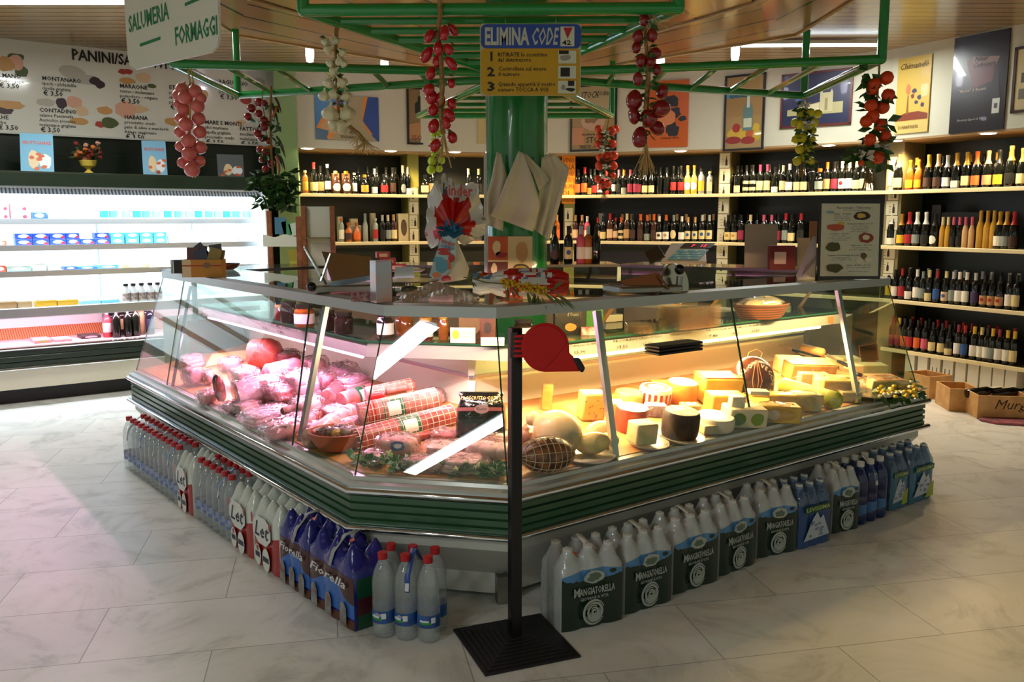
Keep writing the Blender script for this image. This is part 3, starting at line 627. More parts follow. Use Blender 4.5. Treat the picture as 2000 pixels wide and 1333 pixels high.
s,_=FS(183,.25); fp=thing('flower_pot','yellow pedestal pot of autumn flowers standing on the fridge','plant',FD(s,.25,1.99),0)
o=MB(); o.lathe([(.045,0),(.04,.012),(.018,.03),(.02,.045),(.06,.07),(.075,.115),(.07,.12),(0,.115)],18); o.build('pot',mat('pot_yellow','#cdb24a',.4),fp)
rr=random.Random(3)
for i in range(26):
    a=rr.uniform(0,2*pi); rad=rr.uniform(.0,.1); z=.13+rr.uniform(0,.2)*(1-rad*3); o=MB()
    o.ball((rad*math.cos(a)*1.3,rad*math.sin(a),z),(.024,.024,.02),8,6,wob=.25,rr=rr); o.build('blossom',mat('bloss%d'%(i%4),['#9c2f1d','#b8642a','#c08b7c','#7a231c'][i%4],.7),fp)
o=MB()
for i in range(50):
    a=rr.uniform(0,2*pi); d=V((math.cos(a),math.sin(a),rr.uniform(-.2,1))).normalized(); c=V((0,0,.15))+d*rr.uniform(.06,.13); sde=d.orthogonal().normalized()*.014
    o.add([c-sde,c+d*.05,c+sde,c-d*.02],[(0,1,2,3)])
o.build('foliage',mat('dark_leaf','#2b3a1c',.6),fp)
# ---- white sandwich board above the fridge
SP=FD(0,W0-.03,0); pn=thing('sandwich_board','wide white sandwich menu board with food pictures above the fridge','menu board',FD(0,W0-.03,2.42),FRZ)
def SB(x,y): q=AP(x,y,SP,nD)-F0; return q.dot(uD),q.z-2.42
zb=SB(100,262)[1]; zt=SB(100,82)[1]; sR=SB(542,200)[0]
mb=MB(); mb.box(((sR-1.4)/2,.012,(zb+zt)/2),(sR+1.4,.02,zt-zb)); mb.build('panel',mat('board_white','#dcdad0',.12,coat=.5),pn,.004)
mb=MB(); mb.box(((sR-1.4)/2,.0,zb-.008),(sR+1.4,.03,.016)); mb.build('lower_edge',GREYW,pn)
ux,uz=V((1,0,0)),V((0,0,1)); q=MB()
def bt(s,x,y,hp,bold=0,w=None):
    a,z=SB(x,y); D=(AP(x,y,SP,nD)-CAM).y; txt(q,s,V((a,-.003,z)),ux,uz,hp*D/F_PX/.72,0,bold=bold,w=w)
a0,_=SB(140,115);a1,_=SB(255,115); bt('PANINI/SANDWICHES',140,116,20,.03,SB(380,140)[0]-SB(138,116)[0]); q.build('lettering',mat('ink_black','#14120f',.5),pn)
for x,y,ls in [(82,156,['MONTANARO','speck - philadelfia','cipolla grigliata']),(77,218,['CONTADINO','salame Paesanella','Auricchio piccante','melanzane grigliate']),(234,171,['MARAONE','tonno - melanzane','pomodoro - origano']),(330,174,['ETNA','peperoni','salame','pomodoro']),(427,163,['RAGUSANO','salame cotto','pomodoro']),(400,242,['MARE E MONTI','alici marinate','cipolla grigliata','prosciutto crudo']),(468,255,['FATTORIA','zucchine - uova','melanzane']),(243,232,['HABANA','prosciutto crudo','pate di olive e mandorle','Asiago stagionato']),(-4,150,['...MANO','crudo - pepe']),(-6,232,['...HE','erbe'])]:
    q=MB()
    for k,l in enumerate(ls): bt(l,x,y+k*9.3,6 if k else 7.5,.025 if not k else .008)
    bt('\u20ac 3,50',x+3,y+len(ls)*9.3+2,9,.02); q.build('lettering',mat('ink_black','#14120f',.5),pn)
rr=random.Random(5)
pc=['#8c5a3a','#c79455','#a93a2b','#d9a48a','#4a5a2c','#3a1f2c','#b5b0a4','#d8b890']
for x,y,w_,h,mi in [(140,140,24,14,6),(165,155,22,12,6),(185,158,10,10,5),(196,165,9,9,5),(240,140,9,6,2),(250,140,9,6,2),(249,158,16,7,1),(280,152,16,11,7),(296,168,9,5,4),(90,200,16,8,6),(120,202,10,11,5),(145,200,14,13,3),(160,217,11,11,7),(155,237,17,8,1),(205,216,16,9,1),(245,215,20,18,3),(270,213,20,9,7),(195,243,9,7,2),(215,240,15,12,4),(10,125,16,15,1),(30,122,14,16,3),(42,140,12,12,4),(20,205,24,9,1),(10,215,14,9,5),(335,238,14,9,1),(480,195,12,10,2),(505,160,16,10,6),(470,240,12,7,7),(395,185,12,12,7),(32,112,14,8,4)]:
    a,z=SB(x,y); D=8.6; q=MB(); blob(q,V((a,-.002-rr.random()*.0008,z)),ux,uz,w_*D/F_PX*.95,h*D/F_PX*.85,0,14,.13,seed=int(x*7+y)); q.build('food_picture',mat('fp%d'%mi,pc[mi],.5),pn)
# ================================================================ wine wall
CREAMS=mat('shelf_cream','#d9c99a',.35); SHELFZ=[1.86,1.32,.79,.30]
BAYN=['spirits bay at the left','bay behind the column','bay right of the column','bay right of the narrow card strip','sparkling wine bay at the right']
for i in range(5):
    a,b=BK[i],BK[i+1]; q=(a+b)/2; bay=thing('wine_shelf_unit','cream edged shelf unit of the '+BAYN[i],'shelf unit',(q.x,q.y,0))
    for z in (SHELFZ if i==4 else SHELFZ[:3]):
        f0,f1,k0,k1=outw(a,.10),outw(b,.10),outw(a,.615),outw(b,.615); mb=MB()
        mb.prism([(p.x-q.x,p.y-q.y) for p in (f0,f1,k1,k0)],z-.022,z); s=mb.build('shelf',mat('shelf_board','#6b6040',.5),bay)
        mb=MB(); e0,e1=outw(a,.085),outw(b,.085); mb.prism([(p.x-q.x,p.y-q.y) for p in (e0,e1,f1,f0)],z-.032,z+.004); mb.build('shelf_edge',CREAMS,s,.003)
# bottle shapes: outline (r,z) in metres, label band, capsule from
SHP={'bord':([(.034,0),(.037,.012),(.037,.195),(.030,.218),(.0155,.238),(.0145,.25),(.0145,.297),(.016,.3),(.016,.31),(0,.31)],.24,(.035,.135)),
 'burg':([(.036,0),(.040,.012),(.040,.15),(.030,.20),(.018,.235),(.0150,.25),(.0145,.297),(.016,.3),(.016,.31),(0,.31)],.245,(.03,.115)),
 'cham':([(.038,0),(.044,.015),(.044,.15),(.034,.205),(.020,.24),(.0165,.255),(.0165,.30),(.019,.305),(.018,.33),(0,.332)],.215,(.03,.115)),
 'liq':([(.034,0),(.037,.01),(.037,.17),(.033,.19),(.016,.225),(.014,.25),(.014,.30),(.016,.305),(.016,.325),(0,.326)],.285,(.05,.14)),
 'squat':([(.040,0),(.046,.01),(.046,.13),(.03,.155),(.016,.175),(.016,.20),(.021,.203),(.021,.235),(0,.236)],.2,(.03,.11)),
 'thin':([(.024,0),(.026,.01),(.026,.15),(.018,.185),(.012,.2),(.012,.26),(.013,.27),(0,.271)],.2,(.02,.1)),
 'clear':([(.032,0),(.034,.01),(.034,.2),(.028,.215),(.014,.235),(.014,.255),(.018,.258),(.018,.285),(0,.286)],.255,(.04,.15))}
_bm={}
def bmesh_(shape,part,m,lo=0,hi=1,wide=1):
    key=(shape,part,m.name,lo,hi,wide)
    if key in _bm: return _bm[key]
    prof,cz,lz=SHP[shape]; o=MB()
    if part=='body': o.lathe(prof,14)
    elif part=='cap':
        def rad(z):
            for (r0,z0),(r1,z1) in zip(prof,prof[1:]):
                if z0<=z<=z1 and z1>z0: return r0+(r1-r0)*(z-z0)/(z1-z0)
            return prof[-1][0]
        zt=prof[-1][1]; zs=[cz]+[z for r,z in prof if cz<z<zt-.002]+[zt-.002]; o.lathe([(rad(z)+.0012,z) for z in zs]+[(0,zt+.001)],12)
    else:
        a,b=lz; h=b-a; a,b=a+h*lo,a+h*hi; r=prof[2][0]+.0008; n=9; vs=[];sp=pi*.42*wide
        for z in (a,b):
            for k in range(n):
                t=-pi/2-sp+2*sp*k/(n-1); vs.append((r*math.cos(t),r*math.sin(t),z))
        if part=='oval':
            vs=[];zc=(a+b)/2; 
            for k in range(16):
                t=2*pi*k/16; ph=-pi/2+sp*.8*math.cos(t); vs.append((r*math.cos(ph),r*math.sin(ph),zc+(b-a)/2*math.sin(t)))
            # fan strips across the oval keep it on the curve
            vs2=[];fs=[]
            for k in range(9):
                ph_=-1+2*k/8; hh=math.sqrt(max(0,1-ph_**2))*(b-a)/2; ph=-pi/2+sp*.8*ph_; vs2+= [(r*math.cos(ph),r*math.sin(ph),zc-hh),(r*math.cos(ph),r*math.sin(ph),zc+hh)]
            for k in range(8): fs.append((2*k,2*k+2,2*k+3,2*k+1))
            o.add(vs2,fs)
        else: o.add(vs,[(k,k+1,n+k+1,n+k) for k in range(n-1)])
    t=o.build('tmp',m); me=t.data; bpy.data.objects.remove(t); _bm[key]=me; return me
def put(me,name,parent=None,loc=None,rz=0,scale=1):
    o=bpy.data.objects.new(name,me); col.objects.link(o)
    if parent: o.parent=parent
    if loc is not None: o.location=loc; o.rotation_euler.z=rz; o.scale=(scale,)*3
    return o
COLN={'k':('#0c0e0a','dark'),'c':('#d9c58a','cream'),'w':('#e6e0cf','white'),'y':('#d8ae22','yellow'),'o':('#d8621c','orange'),'r':('#a31d1f','red'),'m':('#8a1f3a','wine red'),'b':('#26508f','blue'),'g':('#b98a2c','gold'),'t':('#b98d5a','tan'),'n':('#3d2418','brown'),'s':('#b9bcb8','silver'),'p':('#c9566d','pink'),'u':('#3c2f55','purple'),'e':('#7f8a80','grey'),'a':('#a2561a','amber'),'l':('#c2b04a','pale yellow'),'q':('#cfd6cf','clear'),'f':('#caa06e','rosé gold'),'x':('#d8b48c','peach')}
def CM(k,part): 
    hexc=COLN[k][0]
    if part=='body': return mat('bottle_'+k,hexc,.07,coat=.3) if k!='q' else mat('bottle_q','#8f958c',.08,coat=.3)
    if part=='cap': return mat('capsule_'+k,hexc,.35,.3 if k in 'gsf' else 0)
    return mat('label_'+k,hexc,.6)
ROWN=['top shelf','second shelf','third shelf','bottom row']
def wine(bayi,row,items,zx=0):
    a,b=BK[bayi],BK[bayi+1]; z=SHELFZ[row]; n0=outw(a,.17); n1=outw(b,.17); pn_=V((-(n1-n0).y,(n1-n0).x,0))
    ang=math.atan2((n1-n0).y,(n1-n0).x)
    for i,it in enumerate(items):
        x=it[0]; kind,body,lab,cap=it[1:5]; sc_=it[5] if len(it)>5 else 1; style=it[6] if len(it)>6 else ''
        p=AP(x,350,n0,pn_); p=V((p.x,p.y,z+.0005)); 
        r=put(bmesh_(kind,'body',CM(body,'body')),{'cham':'sparkling_wine_bottle','liq':'liqueur_bottle','squat':'spirit_bottle','clear':'spirit_bottle','thin':'slim_bottle'}.get(kind,'wine_bottle'),None,p,ang+rnd.uniform(-.12,.12),sc_)
        if lab!='-':
            if style=='oval': put(bmesh_(kind,'oval',CM(lab,'label')),'paper_label',r)
            elif style=='low': put(bmesh_(kind,'label',CM(lab,'label'),-.2,.55),'paper_label',r)
            elif style=='two': put(bmesh_(kind,'label',CM(lab,'label'),.0,.35),'paper_label',r); put(bmesh_(kind,'label',CM(lab,'label'),.72,1.05),'paper_label',r)
            elif style=='emb':
                put(bmesh_(kind,'label',CM(lab,'label'),0,1),'paper_label',r); put(bmesh_(kind,'oval',CM(it[7],'label'),.35,.75,.5),'printed_emblem',r).scale=(1.02,1.02,1)
            else: put(bmesh_(kind,'label',CM(lab,'label')),'paper_label',r)
        if cap!='-': put(bmesh_(kind,'cap',CM(cap,'cap')),'foil_capsule',r)
        bn={'cham':'sparkling wine bottle','liq':'liqueur bottle','squat':'squat spirit bottle','clear':'spirit bottle','thin':'slim bottle'}.get(kind,'wine bottle')
        ln=('%s label'%COLN[lab][1]) if lab!='-' else ('%s cap'%COLN[cap][1] if cap!='-' else 'no label')
        tag(r,'%s %s, %s, %s from left on %s of %s'%(COLN[body][1],bn,ln,TW[i] if i<len(TW) else 'last',ROWN[row],['spirits bay','egg bay','tomato string bay','lemon string bay','sparkling wine bay'][bayi]),'bottle','bottles on the %s of the %s'%(ROWN[row],BAYN[bayi]))
def backrow(bayi,row,x0,x1,n,cap='k'):
    a,b=BK[bayi],BK[bayi+1]; z=SHELFZ[row]; n0=outw(a,.29); n1=outw(b,.29); pn_=V((-(n1-n0).y,(n1-n0).x,0))
    for i in range(n):
        x=x0+(x1-x0)*(i+.5)/n; p=AP(x,350,n0,pn_); k=('k','k','n')[i%3]
        r=put(bmesh_('bord','body',CM('k','body')),'wine_bottle',None,V((p.x,p.y,z+.0005)),0,1.03)
        put(bmesh_('bord','cap',CM(cap if i%3 else k,'cap')),'foil_capsule',r)
        tag(r,'dark wine bottle in the hidden back row on %s of %s'%(ROWN[row],['spirits bay','egg bay','tomato string bay','lemon string bay','sparkling wine bay'][bayi]),'bottle','back row bottles on the %s of the %s'%(ROWN[row],BAYN[bayi]))
wine(0,0,[(580,'clear','q','c','k',.95),(596,'clear','a','g','c',.9),(613,'burg','k','c','r',1.12),(626,'bord','k','t','k',1.0),(640,'liq','k','w','s',1.02),(656,'squat','n','w','t',1.1,'oval'),(676,'squat','n','w','g',1.1,'oval'),(692,'clear','k','w','s',.85),(712,'squat','k','g','g',.95),(731,'bord','k','w','s',.95,'low'),(750,'squat','k','r','k',1.0),(767,'bord','k','n','k',1),(787,'thin','k','e','c',1.25,'oval'),(797,'thin','k','w','s',1.2,'low')])
wine(0,1,[(664,'clear','q','w','o',.95),(678,'squat','a','n','a',.95),(694,'squat','a','o','a',.95),(711,'thin','q','-','e',1.2),(731,'clear','q','r','s',.95),(745,'bord','k','k','s',1.0),(756,'bord','k','e','c',1.0),(767,'bord','n','c','t',1.02)])
wine(1,0,[(830,'squat','k','c','k',1),(843,'bord','k','t','k'),(915,'bord','k','w','c'),(935,'bord','k','k','c'),(1072,'bord','k','c','k'),(1090,'bord','k','o','k')])
wine(1,1,[(838,'clear','q','w','s'),(930,'bord','a','o','t'),(1072,'bord','k','c','k'),(1088,'bord','a','o','t')])
wine(2,0,[(1060+c/5,)+t for c,t in [(345,('bord','k','o','k')),(410,('bord','k','o','r',1.08)),(465,('bord','k','g','k',.98,'low')),(505,('burg','k','r','k',1)),(560,('bord','k','w','k')),(625,('bord','r','r','r',1)),(690,('liq','k','w','k',.9)),(745,('bord','k','k','p',.95)),(795,('bord','k','e','g',.95,'low')),(858,('bord','k','m','p',.95)),(912,('bord','k','m','k',.95)),(945,('bord','k','m','k',.9)),(1000,('burg','k','c','k',.93)),(1062,('burg','k','c','k',.93)),(1145,('bord','k','-','k')),(1205,('bord','k','-','k')),(1275,('liq','k','r','k',1)),(1350,('liq','k','r','k',1)),(1415,('liq','l','w','o',1,'oval')),(1480,('liq','l','w','o',1,'oval')),(1550,('clear','q','y','k',1)),(1630,('clear','q','x','c',.9))]])
wine(2,1,[(1060+c/5,)+t for c,t in [(140,('bord','a','o','t',1.02)),(325,('bord','n','x','t')),(390,('bord','n','r','t')),(440,('bord','p','w','w',.95)),(545,('bord','k','x','r',.9)),(598,('burg','k','c','k',.95)),(665,('bord','n','x','r',1.05)),(720,('liq','n','x','r',.85)),(775,('bord','k','c','o',.92,'two')),(830,('bord','n','t','c',1.05)),(890,('bord','k','n','k')),(965,('bord','n','n','o',1.03)),(1030,('bord','k','e','o',1,'low')),(1095,('bord','n','n','o',1.03)),(1148,('burg','k','w','w',.95,'emb','n')),(1215,('burg','k','w','o',1,'emb','t')),(1290,('bord','k','c','e',1,'oval')),(1370,('burg','k','w','w',.95)),(1430,('bord','k','c','t',.92,'emb','b')),(1500,('bord','k','c','t',.92,'emb','b')),(1570,('bord','k','c','s',1,'emb','b')),(1640,('bord','k','c','s',1,'emb','b'))]])
wine(3,0,[(1400+c/5.556,)+t for c,t in [(225,('bord','k','c','k',1,'low')),(320,('bord','k','c','k',1,'two')),(390,('bord','k','c','k',1,'two')),(468,('bord','k','c','m',1)),(548,('bord','k','c','m',1)),(632,('burg','k','w','k',.9,'low')),(718,('bord','k','c','c',.95)),(790,('burg','k','w','w',1)),(875,('burg','k','c','k',.98)),(950,('burg','k','c','k',.98)),(1035,('bord','k','-','k',1.05)),(1115,('squat','k','e','o',1.05)),(1195,('bord','k','t','o')),(1275,('bord','k','m','k')),(1358,('bord','k','w','c',1,'emb','r')),(1438,('bord','k','w','c',1)),(1515,('burg','k','c','c',1)),(1590,('bord','k','c','k',.95)),(1665,('bord','k','w','k',.9,'low'))]])
wine(3,1,[(1400+c/5.556,)+t for c,t in [(140,('burg','k','c','k',1,'emb','g')),(212,('burg','k','c','k',1,'emb','g')),(285,('bord','k','m','k')),(385,('bord','k','k','c')),(530,('bord','k','k','p')),(615,('bord','k','k','p')),(690,('bord','k','m','k')),(770,('bord','k','e','r',1.05)),(835,('burg','k','c','k',1)),(935,('bord','k','k','r',1.05))]])
C4=lambda c:1730+c/5.126
wine(4,0,[(C4(c),)+t for c,t in [(125,('cham','k','c','f',1.08)),(238,('cham','a','y','o',.88)),(325,('cham','a','y','o',.88)),(425,('cham','k','n','g')),(520,('cham','k','n','f')),(612,('cham','k','w','s',.95)),(705,('cham','k','s','g',1,'low')),(805,('cham','k','c','g')),(903,('cham','k','o','o')),(1015,('cham','k','t','f')),(1125,('cham','k','y','k')),(1245,('cham','k','k','g',1.08)),(1360,('cham','k','c','g')),(1450,('cham','k','w','g'))]])
wine(4,1,[(C4(c),)+t for c,t in [(90,('cham','k','w','w',1,'low')),(190,('cham','k','y','g',.95)),(268,('cham','k','r','r',1)),(345,('cham','k','e','w',1)),(435,('cham','k','k','w',1)),(525,('cham','k','w','k',.95,'oval')),(605,('thin','g','-','c',1.05)),(660,('thin','g','-','c',1.05)),(715,('thin','k','k','p',1.05)),(775,('thin','k','k','p',1.05)),(835,('thin','f','-','p',1.05)),(900,('thin','f','-','p',1.05)),(985,('thin','g','-','g',1.26)),(1055,('thin','g','-','g',1.26)),(1120,('thin','g','-','g',1.26)),(1180,('cham','k','w','g',1)),(1250,('cham','k','e','g',1)),(1325,('cham','k','n','r',1))]])
C5=lambda c:1730+c/3.507
wine(4,2,[(C5(c),)+t for c,t in [(35,('bord','k','-','s')),(68,('bord','k','y','k')),(108,('bord','k','w','k',.95)),(158,('bord','k','r','r',1)),(206,('bord','k','w','k',1,'low')),(262,('bord','k','w','w',1)),(303,('bord','k','e','e',.95)),(347,('bord','k','c','c',1,'low')),(403,('bord','k','b','r',1)),(465,('burg','k','x','c',1,'emb','b')),(515,('bord','k','e','s')),(557,('bord','k','w','w',1)),(608,('bord','k','w','w',1)),(670,('bord','k','u','s',1)),(735,('burg','k','t','k',.95,'emb','r')),(790,('burg','k','t','k',.95,'emb','r')),(845,('burg','k','t','k',.95,'emb','r')),(912,('bord','k','w','k',1)),(960,('bord','k','c','k',1))]])
wine(4,3,[(C5(c),)+t for c,t in [(115,('bord','k','m','m')),(158,('bord','k','m','y')),(197,('bord','k','o','k')),(236,('bord','k','r','k')),(290,('bord','k','o','k')),(343,('bord','k','p','k')),(398,('burg','k','c','k',.98)),(462,('burg','k','c','k',.98)),(514,('burg','k','c','k',.95,'low')),(577,('bord','k','w','m')),(624,('bord','k','b','r')),(690,('bord','k','w','y')),(742,('bord','k','w','c')),(783,('bord','k','w','k')),(820,('bord','k','e','y')),(868,('bord','k','w','m')),(925,('bord','k','w','y')),(975,('bord','k','c','y'))]])
for a in [(0,0,690,800,6),(2,0,1120,1400,13),(2,1,1190,1405,12,'t'),(3,0,1420,1700,15),(3,1,1420,1580,9),(4,0,1750,2010,10,'g'),(4,1,1755,1840,5),(4,2,1745,2015,15,'s'),(4,3,1775,2015,14,'r')]: backrow(*a)
# boxes on the shelves of the spirits bay
def shelf_box(x,bayi,row,wd,dep,h,m,lab,t=.17,name='gift_box',z=None,emb=None):
    a,b=BK[bayi],BK[bayi+1]; n0=outw(a,t+dep/2); n1=outw(b,t+dep/2); p=AP(x,350,n0,V((-(n1-n0).y,(n1-n0).x,0)))
    o=MB(); o.box((0,0,h/2),(wd,dep,h)); r=o.build(name,m,None,.003,loc=(p.x,p.y,(SHELFZ[row]+.0005) if z is None else z),rz=math.atan2((n1-n0).y,(n1-n0).x))
    if emb: q=MB(); blob(q,(0,-dep/2-.001,h*.5),(1,0,0),(0,0,1),wd*.28,h*.3,0,12,.05); q.build('printed_picture',emb,r)
    return tag(r,lab,'box','boxes on the wine shelves')
bx=mat('kraft_box','#8a6238',.5); cb=mat('cream_box','#d9c796',.5)
shelf_box(655,0,0,.075,.07,.24,bx,'brown gift box behind the left round label whisky bottle',.27); shelf_box(675,0,0,.08,.07,.24,bx,'brown gift box behind the right round label whisky bottle',.27)
shelf_box(661,0,1,.055,.07,.29,cb,'slim tall cream gift box nearest the card rack',.26,emb=mat('box_tan','#a98a4f',.5)); shelf_box(690,0,1,.14,.08,.19,cb,'wide cream box behind the two amber bottles',.26); shelf_box(688,0,1,.085,.08,.075,cb,'small cream box lying on the wide cream box',.26,z=1.5115)
shelf_box(726,0,1,.055,.07,.33,cb,'tall cream box behind the clear spirit bottle',.27); shelf_box(785,0,1,.135,.09,.325,cb,'large cream box with bottle picture beside the yellow pilaster',.17,emb=mat('box_bottle_pic','#5b4630',.5))
shelf_box(1173,2,1,.06,.07,.20,cb,'cream carton with small carton on top among the second shelf bottles',.29); shelf_box(1176,2,1,.058,.07,.13,mat('grey_box','#8e8a78',.5),'small grey carton on the cream carton, second shelf',.29,z=1.5215)
shelf_box(1838,4,1,.10,.08,.40,mat('dark_box','#1c1814',.4),'tall dark box behind the oval label sparkling bottle',.29); shelf_box(1885,4,1,.42,.08,.33,mat('black_box','#12100e',.4),'wide black case behind the row of slim bottles',.30)
# price leaflets down the uprights
def strip_cards(i,n,lab,z0,z1,wd,picf=.55):
    b=PIL[i]; q=V((b.x-CENT.x,b.y-CENT.y,0)).normalized(); an=math.atan2(q.y,q.x)-pi/2; rr=random.Random(i); h=(z1-z0)/n
    for k in range(n):
        z=z0+h*k; o=MB(); dx=rr.uniform(-.008,.008); o.box((dx,-.004,h*.48),(wd*rr.uniform(.85,1),.004,h*.95)); r=o.build('price_card',mat('card_ivory','#ded3ad',.6),loc=(b.x-q.x*.002,b.y-q.y*.002,z),rz=an)
        c=MB(); x=dx+rr.choice([-.01,.02])
        poly(c,(x,-.0075,h*.15),(1,0,0),(0,0,1),[(-.012,0),(.012,0),(.012,h*.34),(.004,h*.46),(.004,h*.62),(-.004,h*.62),(-.004,h*.46),(-.012,h*.34)],0)
        for j in range(3): rectp(c,(x-.05,-.0075,h*(.2+.18*j)),(1,0,0),(0,0,1),0,0,.025,.006,1)
        c.build('printed_bottle',[mat('card_ink','#2e1a12',.6),mat('card_text','#8c8468',.6)],r)
        tag(r,'ivory bottle print card on %s, %s from bottom'%(lab,TW[k]),'price card','price cards on the shelf uprights')
strip_cards(1,6,'the olive pilaster near the egg',1.0,1.95,.11); strip_cards(2,4,'the pilaster under the orange sign',1.05,1.72,.11)
strip_cards(3,9,'the upright left of the lemons',.8,2.32,.13); strip_cards(4,9,'the upright behind the oranges',.9,2.2,.12)
# orange hand written sign
b=PIL[2]; q=V((b.x-CENT.x,b.y-CENT.y,0)).normalized(); p0=AP(1110,305,b-q*.02,q); p1=AP(1110,398,b-q*.02,q); hh=p0.z-p1.z
p1=AP(1110,398,b-q*.03,q)
sg=thing('wine_sign','tall orange hand lettered wine sign on the pilaster right of the column','sign',(p1.x,p1.y,p1.z),math.atan2(q.y,q.x)-pi/2)
o=MB(); o.box((0,0,hh/2),(.16,.004,hh)); o.build('card',mat('fluo_orange','#f08a12',.6),sg)
o=MB()
for k,s in enumerate(['VINO','ALLA','MANDORLA','ANTICO','AROMA','DI','CASTELMOLA']): txt(o,s,(-.07,-.004,hh*(.86-.137*k)),(1,0,0),(0,0,1),.085,0,w=.14 if len(s)>3 else .07,align='LEFT')
o.build('lettering',mat('sign_brown','#7a3a08',.6),sg)
# cartons, crates and rug under the sparkling wine bay
for i in range(9):
    x=1790+i*25; a,b=BK[4],BK[5]; n0=outw(a,.24); n1=outw(b,.24); p=AP(x,740,n0,V((-(n1-n0).y,(n1-n0).x,0))); o=MB(); o.box((0,0,.135),(.105,.24,.27)); r=o.build('wine_carton',mat('carton_white','#c9c4b2',.6),None,.003,loc=(p.x,p.y,.0005),rz=math.atan2((n1-n0).y,(n1-n0).x))
    if i in (2,3):
        c=MB()
        for j in (-.025,.02): poly(c,(j,-.1215,.05),(1,0,0),(0,0,1),[(-.012,0),(.012,0),(.012,.07),(.004,.1),(.004,.13),(-.004,.13),(-.004,.1),(-.012,.07)],0)
        c.build('printed_bottle',mat('card_ink','#2e1a12',.6),r)
    tag(r,'%s from left of the white wine cartons below the bottom bottle row'%TW[i],'carton','white wine cartons under the bottom row')
PINE=mat('crate_pine','#b98a50',.6,noise=(9,'#d0a468'))
def crate(x,y,wd,dep,h,rz,lab,name=None,fill=True,lid=False):
    p=AH(x,y,0); r=thing('wine_crate',lab,'crate',(p.x,p.y,0),rz,'wooden wine crates on the floor'); t=.012
    for sx,sy,w_,d_ in ((0,-dep/2+t/2,wd,t),(0,dep/2-t/2,wd,t),(-wd/2+t/2,0,t,dep-2*t),(wd/2-t/2,0,t,dep-2*t)):
        o=MB(); o.box((sx,sy,h/2+.001),(w_,d_,h)); o.build('side_board',PINE,r,.002)
    o=MB(); o.box((0,0,.008),(wd-2*t,dep-2*t,.012)); o.build('floor_board',PINE,r)
    if name: o=MB(); txt(o,name,(-wd*.2,-dep/2-.001,h*.45),(1,0,0),(0,0,1),.11,0,shear=.35); o.build('lettering',mat('burnt_brown','#3a2212',.7),r)
    return r
c1=crate(1945,812,.40,.30,.19,R(-8),'open pine wine crate with handwritten name at the right','Murgo'); c2=crate(1868,796,.24,.34,.19,R(-8),'open pine wine crate left of the one with writing'); c3=crate(1810,772,.26,.3,.2,R(20),'pine wine crate nearest the counter end'); 
for k,(dx,dy,cl) in enumerate([(-.08,0,'k'),(.04,.03,'w'),(.13,-.02,'k')]):
    p=c1.location+V((dx,dy+.1,.0)); o=MB(); o.lathe([(.036,0),(.038,.02),(.038,.17),(.016,.22),(.015,.29),(0,.29)],14,mtx=M.Rotation(R(82),3,'Y')); r=o.build('wine_bottle',CM(cl,'body') if cl=='k' else mat('paper_wrapped','#c9c0a8',.6),loc=(p.x-.12,p.y,.16)); tag(r,['dark bottle lying in the crate with writing, left','pale wrapped bottle lying in the crate with writing','dark bottle lying in the crate with writing, right'][k],'bottle')
p=AH(1985,800,0); o=MB(); o.box((0,0,.15),(.3,.3,.3)); tag(o.build('wine_crate',PINE,None,.004,loc=(p.x+.45,p.y+.12,0),rz=R(-8)),'closed pine crate at the right picture edge behind the open crates','crate')
o=MB(); pts=[]; 
for i in range(18):
    a=2*pi*i/18; pts.append((.26*math.cos(a)*(1+.1*math.sin(3*a)),.13*math.sin(a)*(1+.12*math.cos(5*a))))
o.prism(pts,0,.02); p=AH(1985,826,0); tag(o.build('floor_rug',mat('rug_rose','#a8545c',.9,noise=(14,'#6d4a55'),bump=(30,.6)),None,.008,loc=(p.x,p.y,.0005),rz=R(-8)),'crumpled rose coloured rug on the floor before the crates','rug')
# ================================================================ hanging signs
def flatsign(p,u,n): return V(p),V(u).normalized(),V((0,0,1))
# SALUMERIA / FORMAGGI
sp0=AH(253,139,2.30); us=V((1.178,-1,0)).normalized(); ns=V((-us.y,us.x,0)); ns=ns if ns.y<0 else -ns
def SG(x,y): q=AP(x,y,sp0,ns)-sp0; return q.dot(us),q.z
sa=thing('hanging_sign','white hanging double sided deli sign with green SALUMERIA FORMAGGI lettering','sign',sp0,math.atan2(us.y,us.x))
w_=SG(430,60)[0]; hh=.62; o=MB(); rc=.07; pts=[(0,hh),(0,rc*.6)]
pts=[(0,.0+rc),(.0,hh),(w_,hh),(w_,rc),(w_-rc*.3,rc*.3),(w_-rc,0),(rc,0),(rc*.3,rc*.3)]
o.add([(a,-.006,b) for a,b in pts]+[(a,.006,b) for a,b in pts],[tuple(range(8)),tuple(range(8,16))[::-1]]+[(i,8+i,8+(i+1)%8,(i+1)%8) for i in range(8)]); o.build('panel',mat('sign_white','#d9dbcf',.35),sa)
o=MB()
def st(s,x0,y0,x1,y1,hp):
    a=SG(x0,y0);b=SG(x1,y1); d=V((b[0]-a[0],0,b[1]-a[1])); L=d.length; d.normalize(); u=d; v=V((-d.z*.25,0,1)).normalized(); D=(AP(x0,y0,sp0,ns)-CAM).y
    txt(o,s,V((a[0],-.0075,a[1])),u,v,hp*D/F_PX/.72,0,w=L,bold=.02)
st('SALUMERIA',255,64,333,37,30); st('FORMAGGI',345,89,427,67,33)
for x0,y0,x1,y1 in ((276,92,316,78),(364,13,402,-3)):
    a=SG(x0,y0);b=SG(x1,y1); o.add([(a[0],-.0075,a[1]),(b[0],-.0075,b[1]),(b[0],-.0075,b[1]+.014),(a[0],-.0075,a[1]+.014)],[(0,1,2,3)])
o.build('lettering',mat('sign_green','#0d7a4a',.4),sa)
o=MB(); 
for x in (.08,w_-.08): o.tube([(x,0,hh),(x,0,ZC-2.30)],.003,5)
o.build('hanging_wire',CHROME,sa)
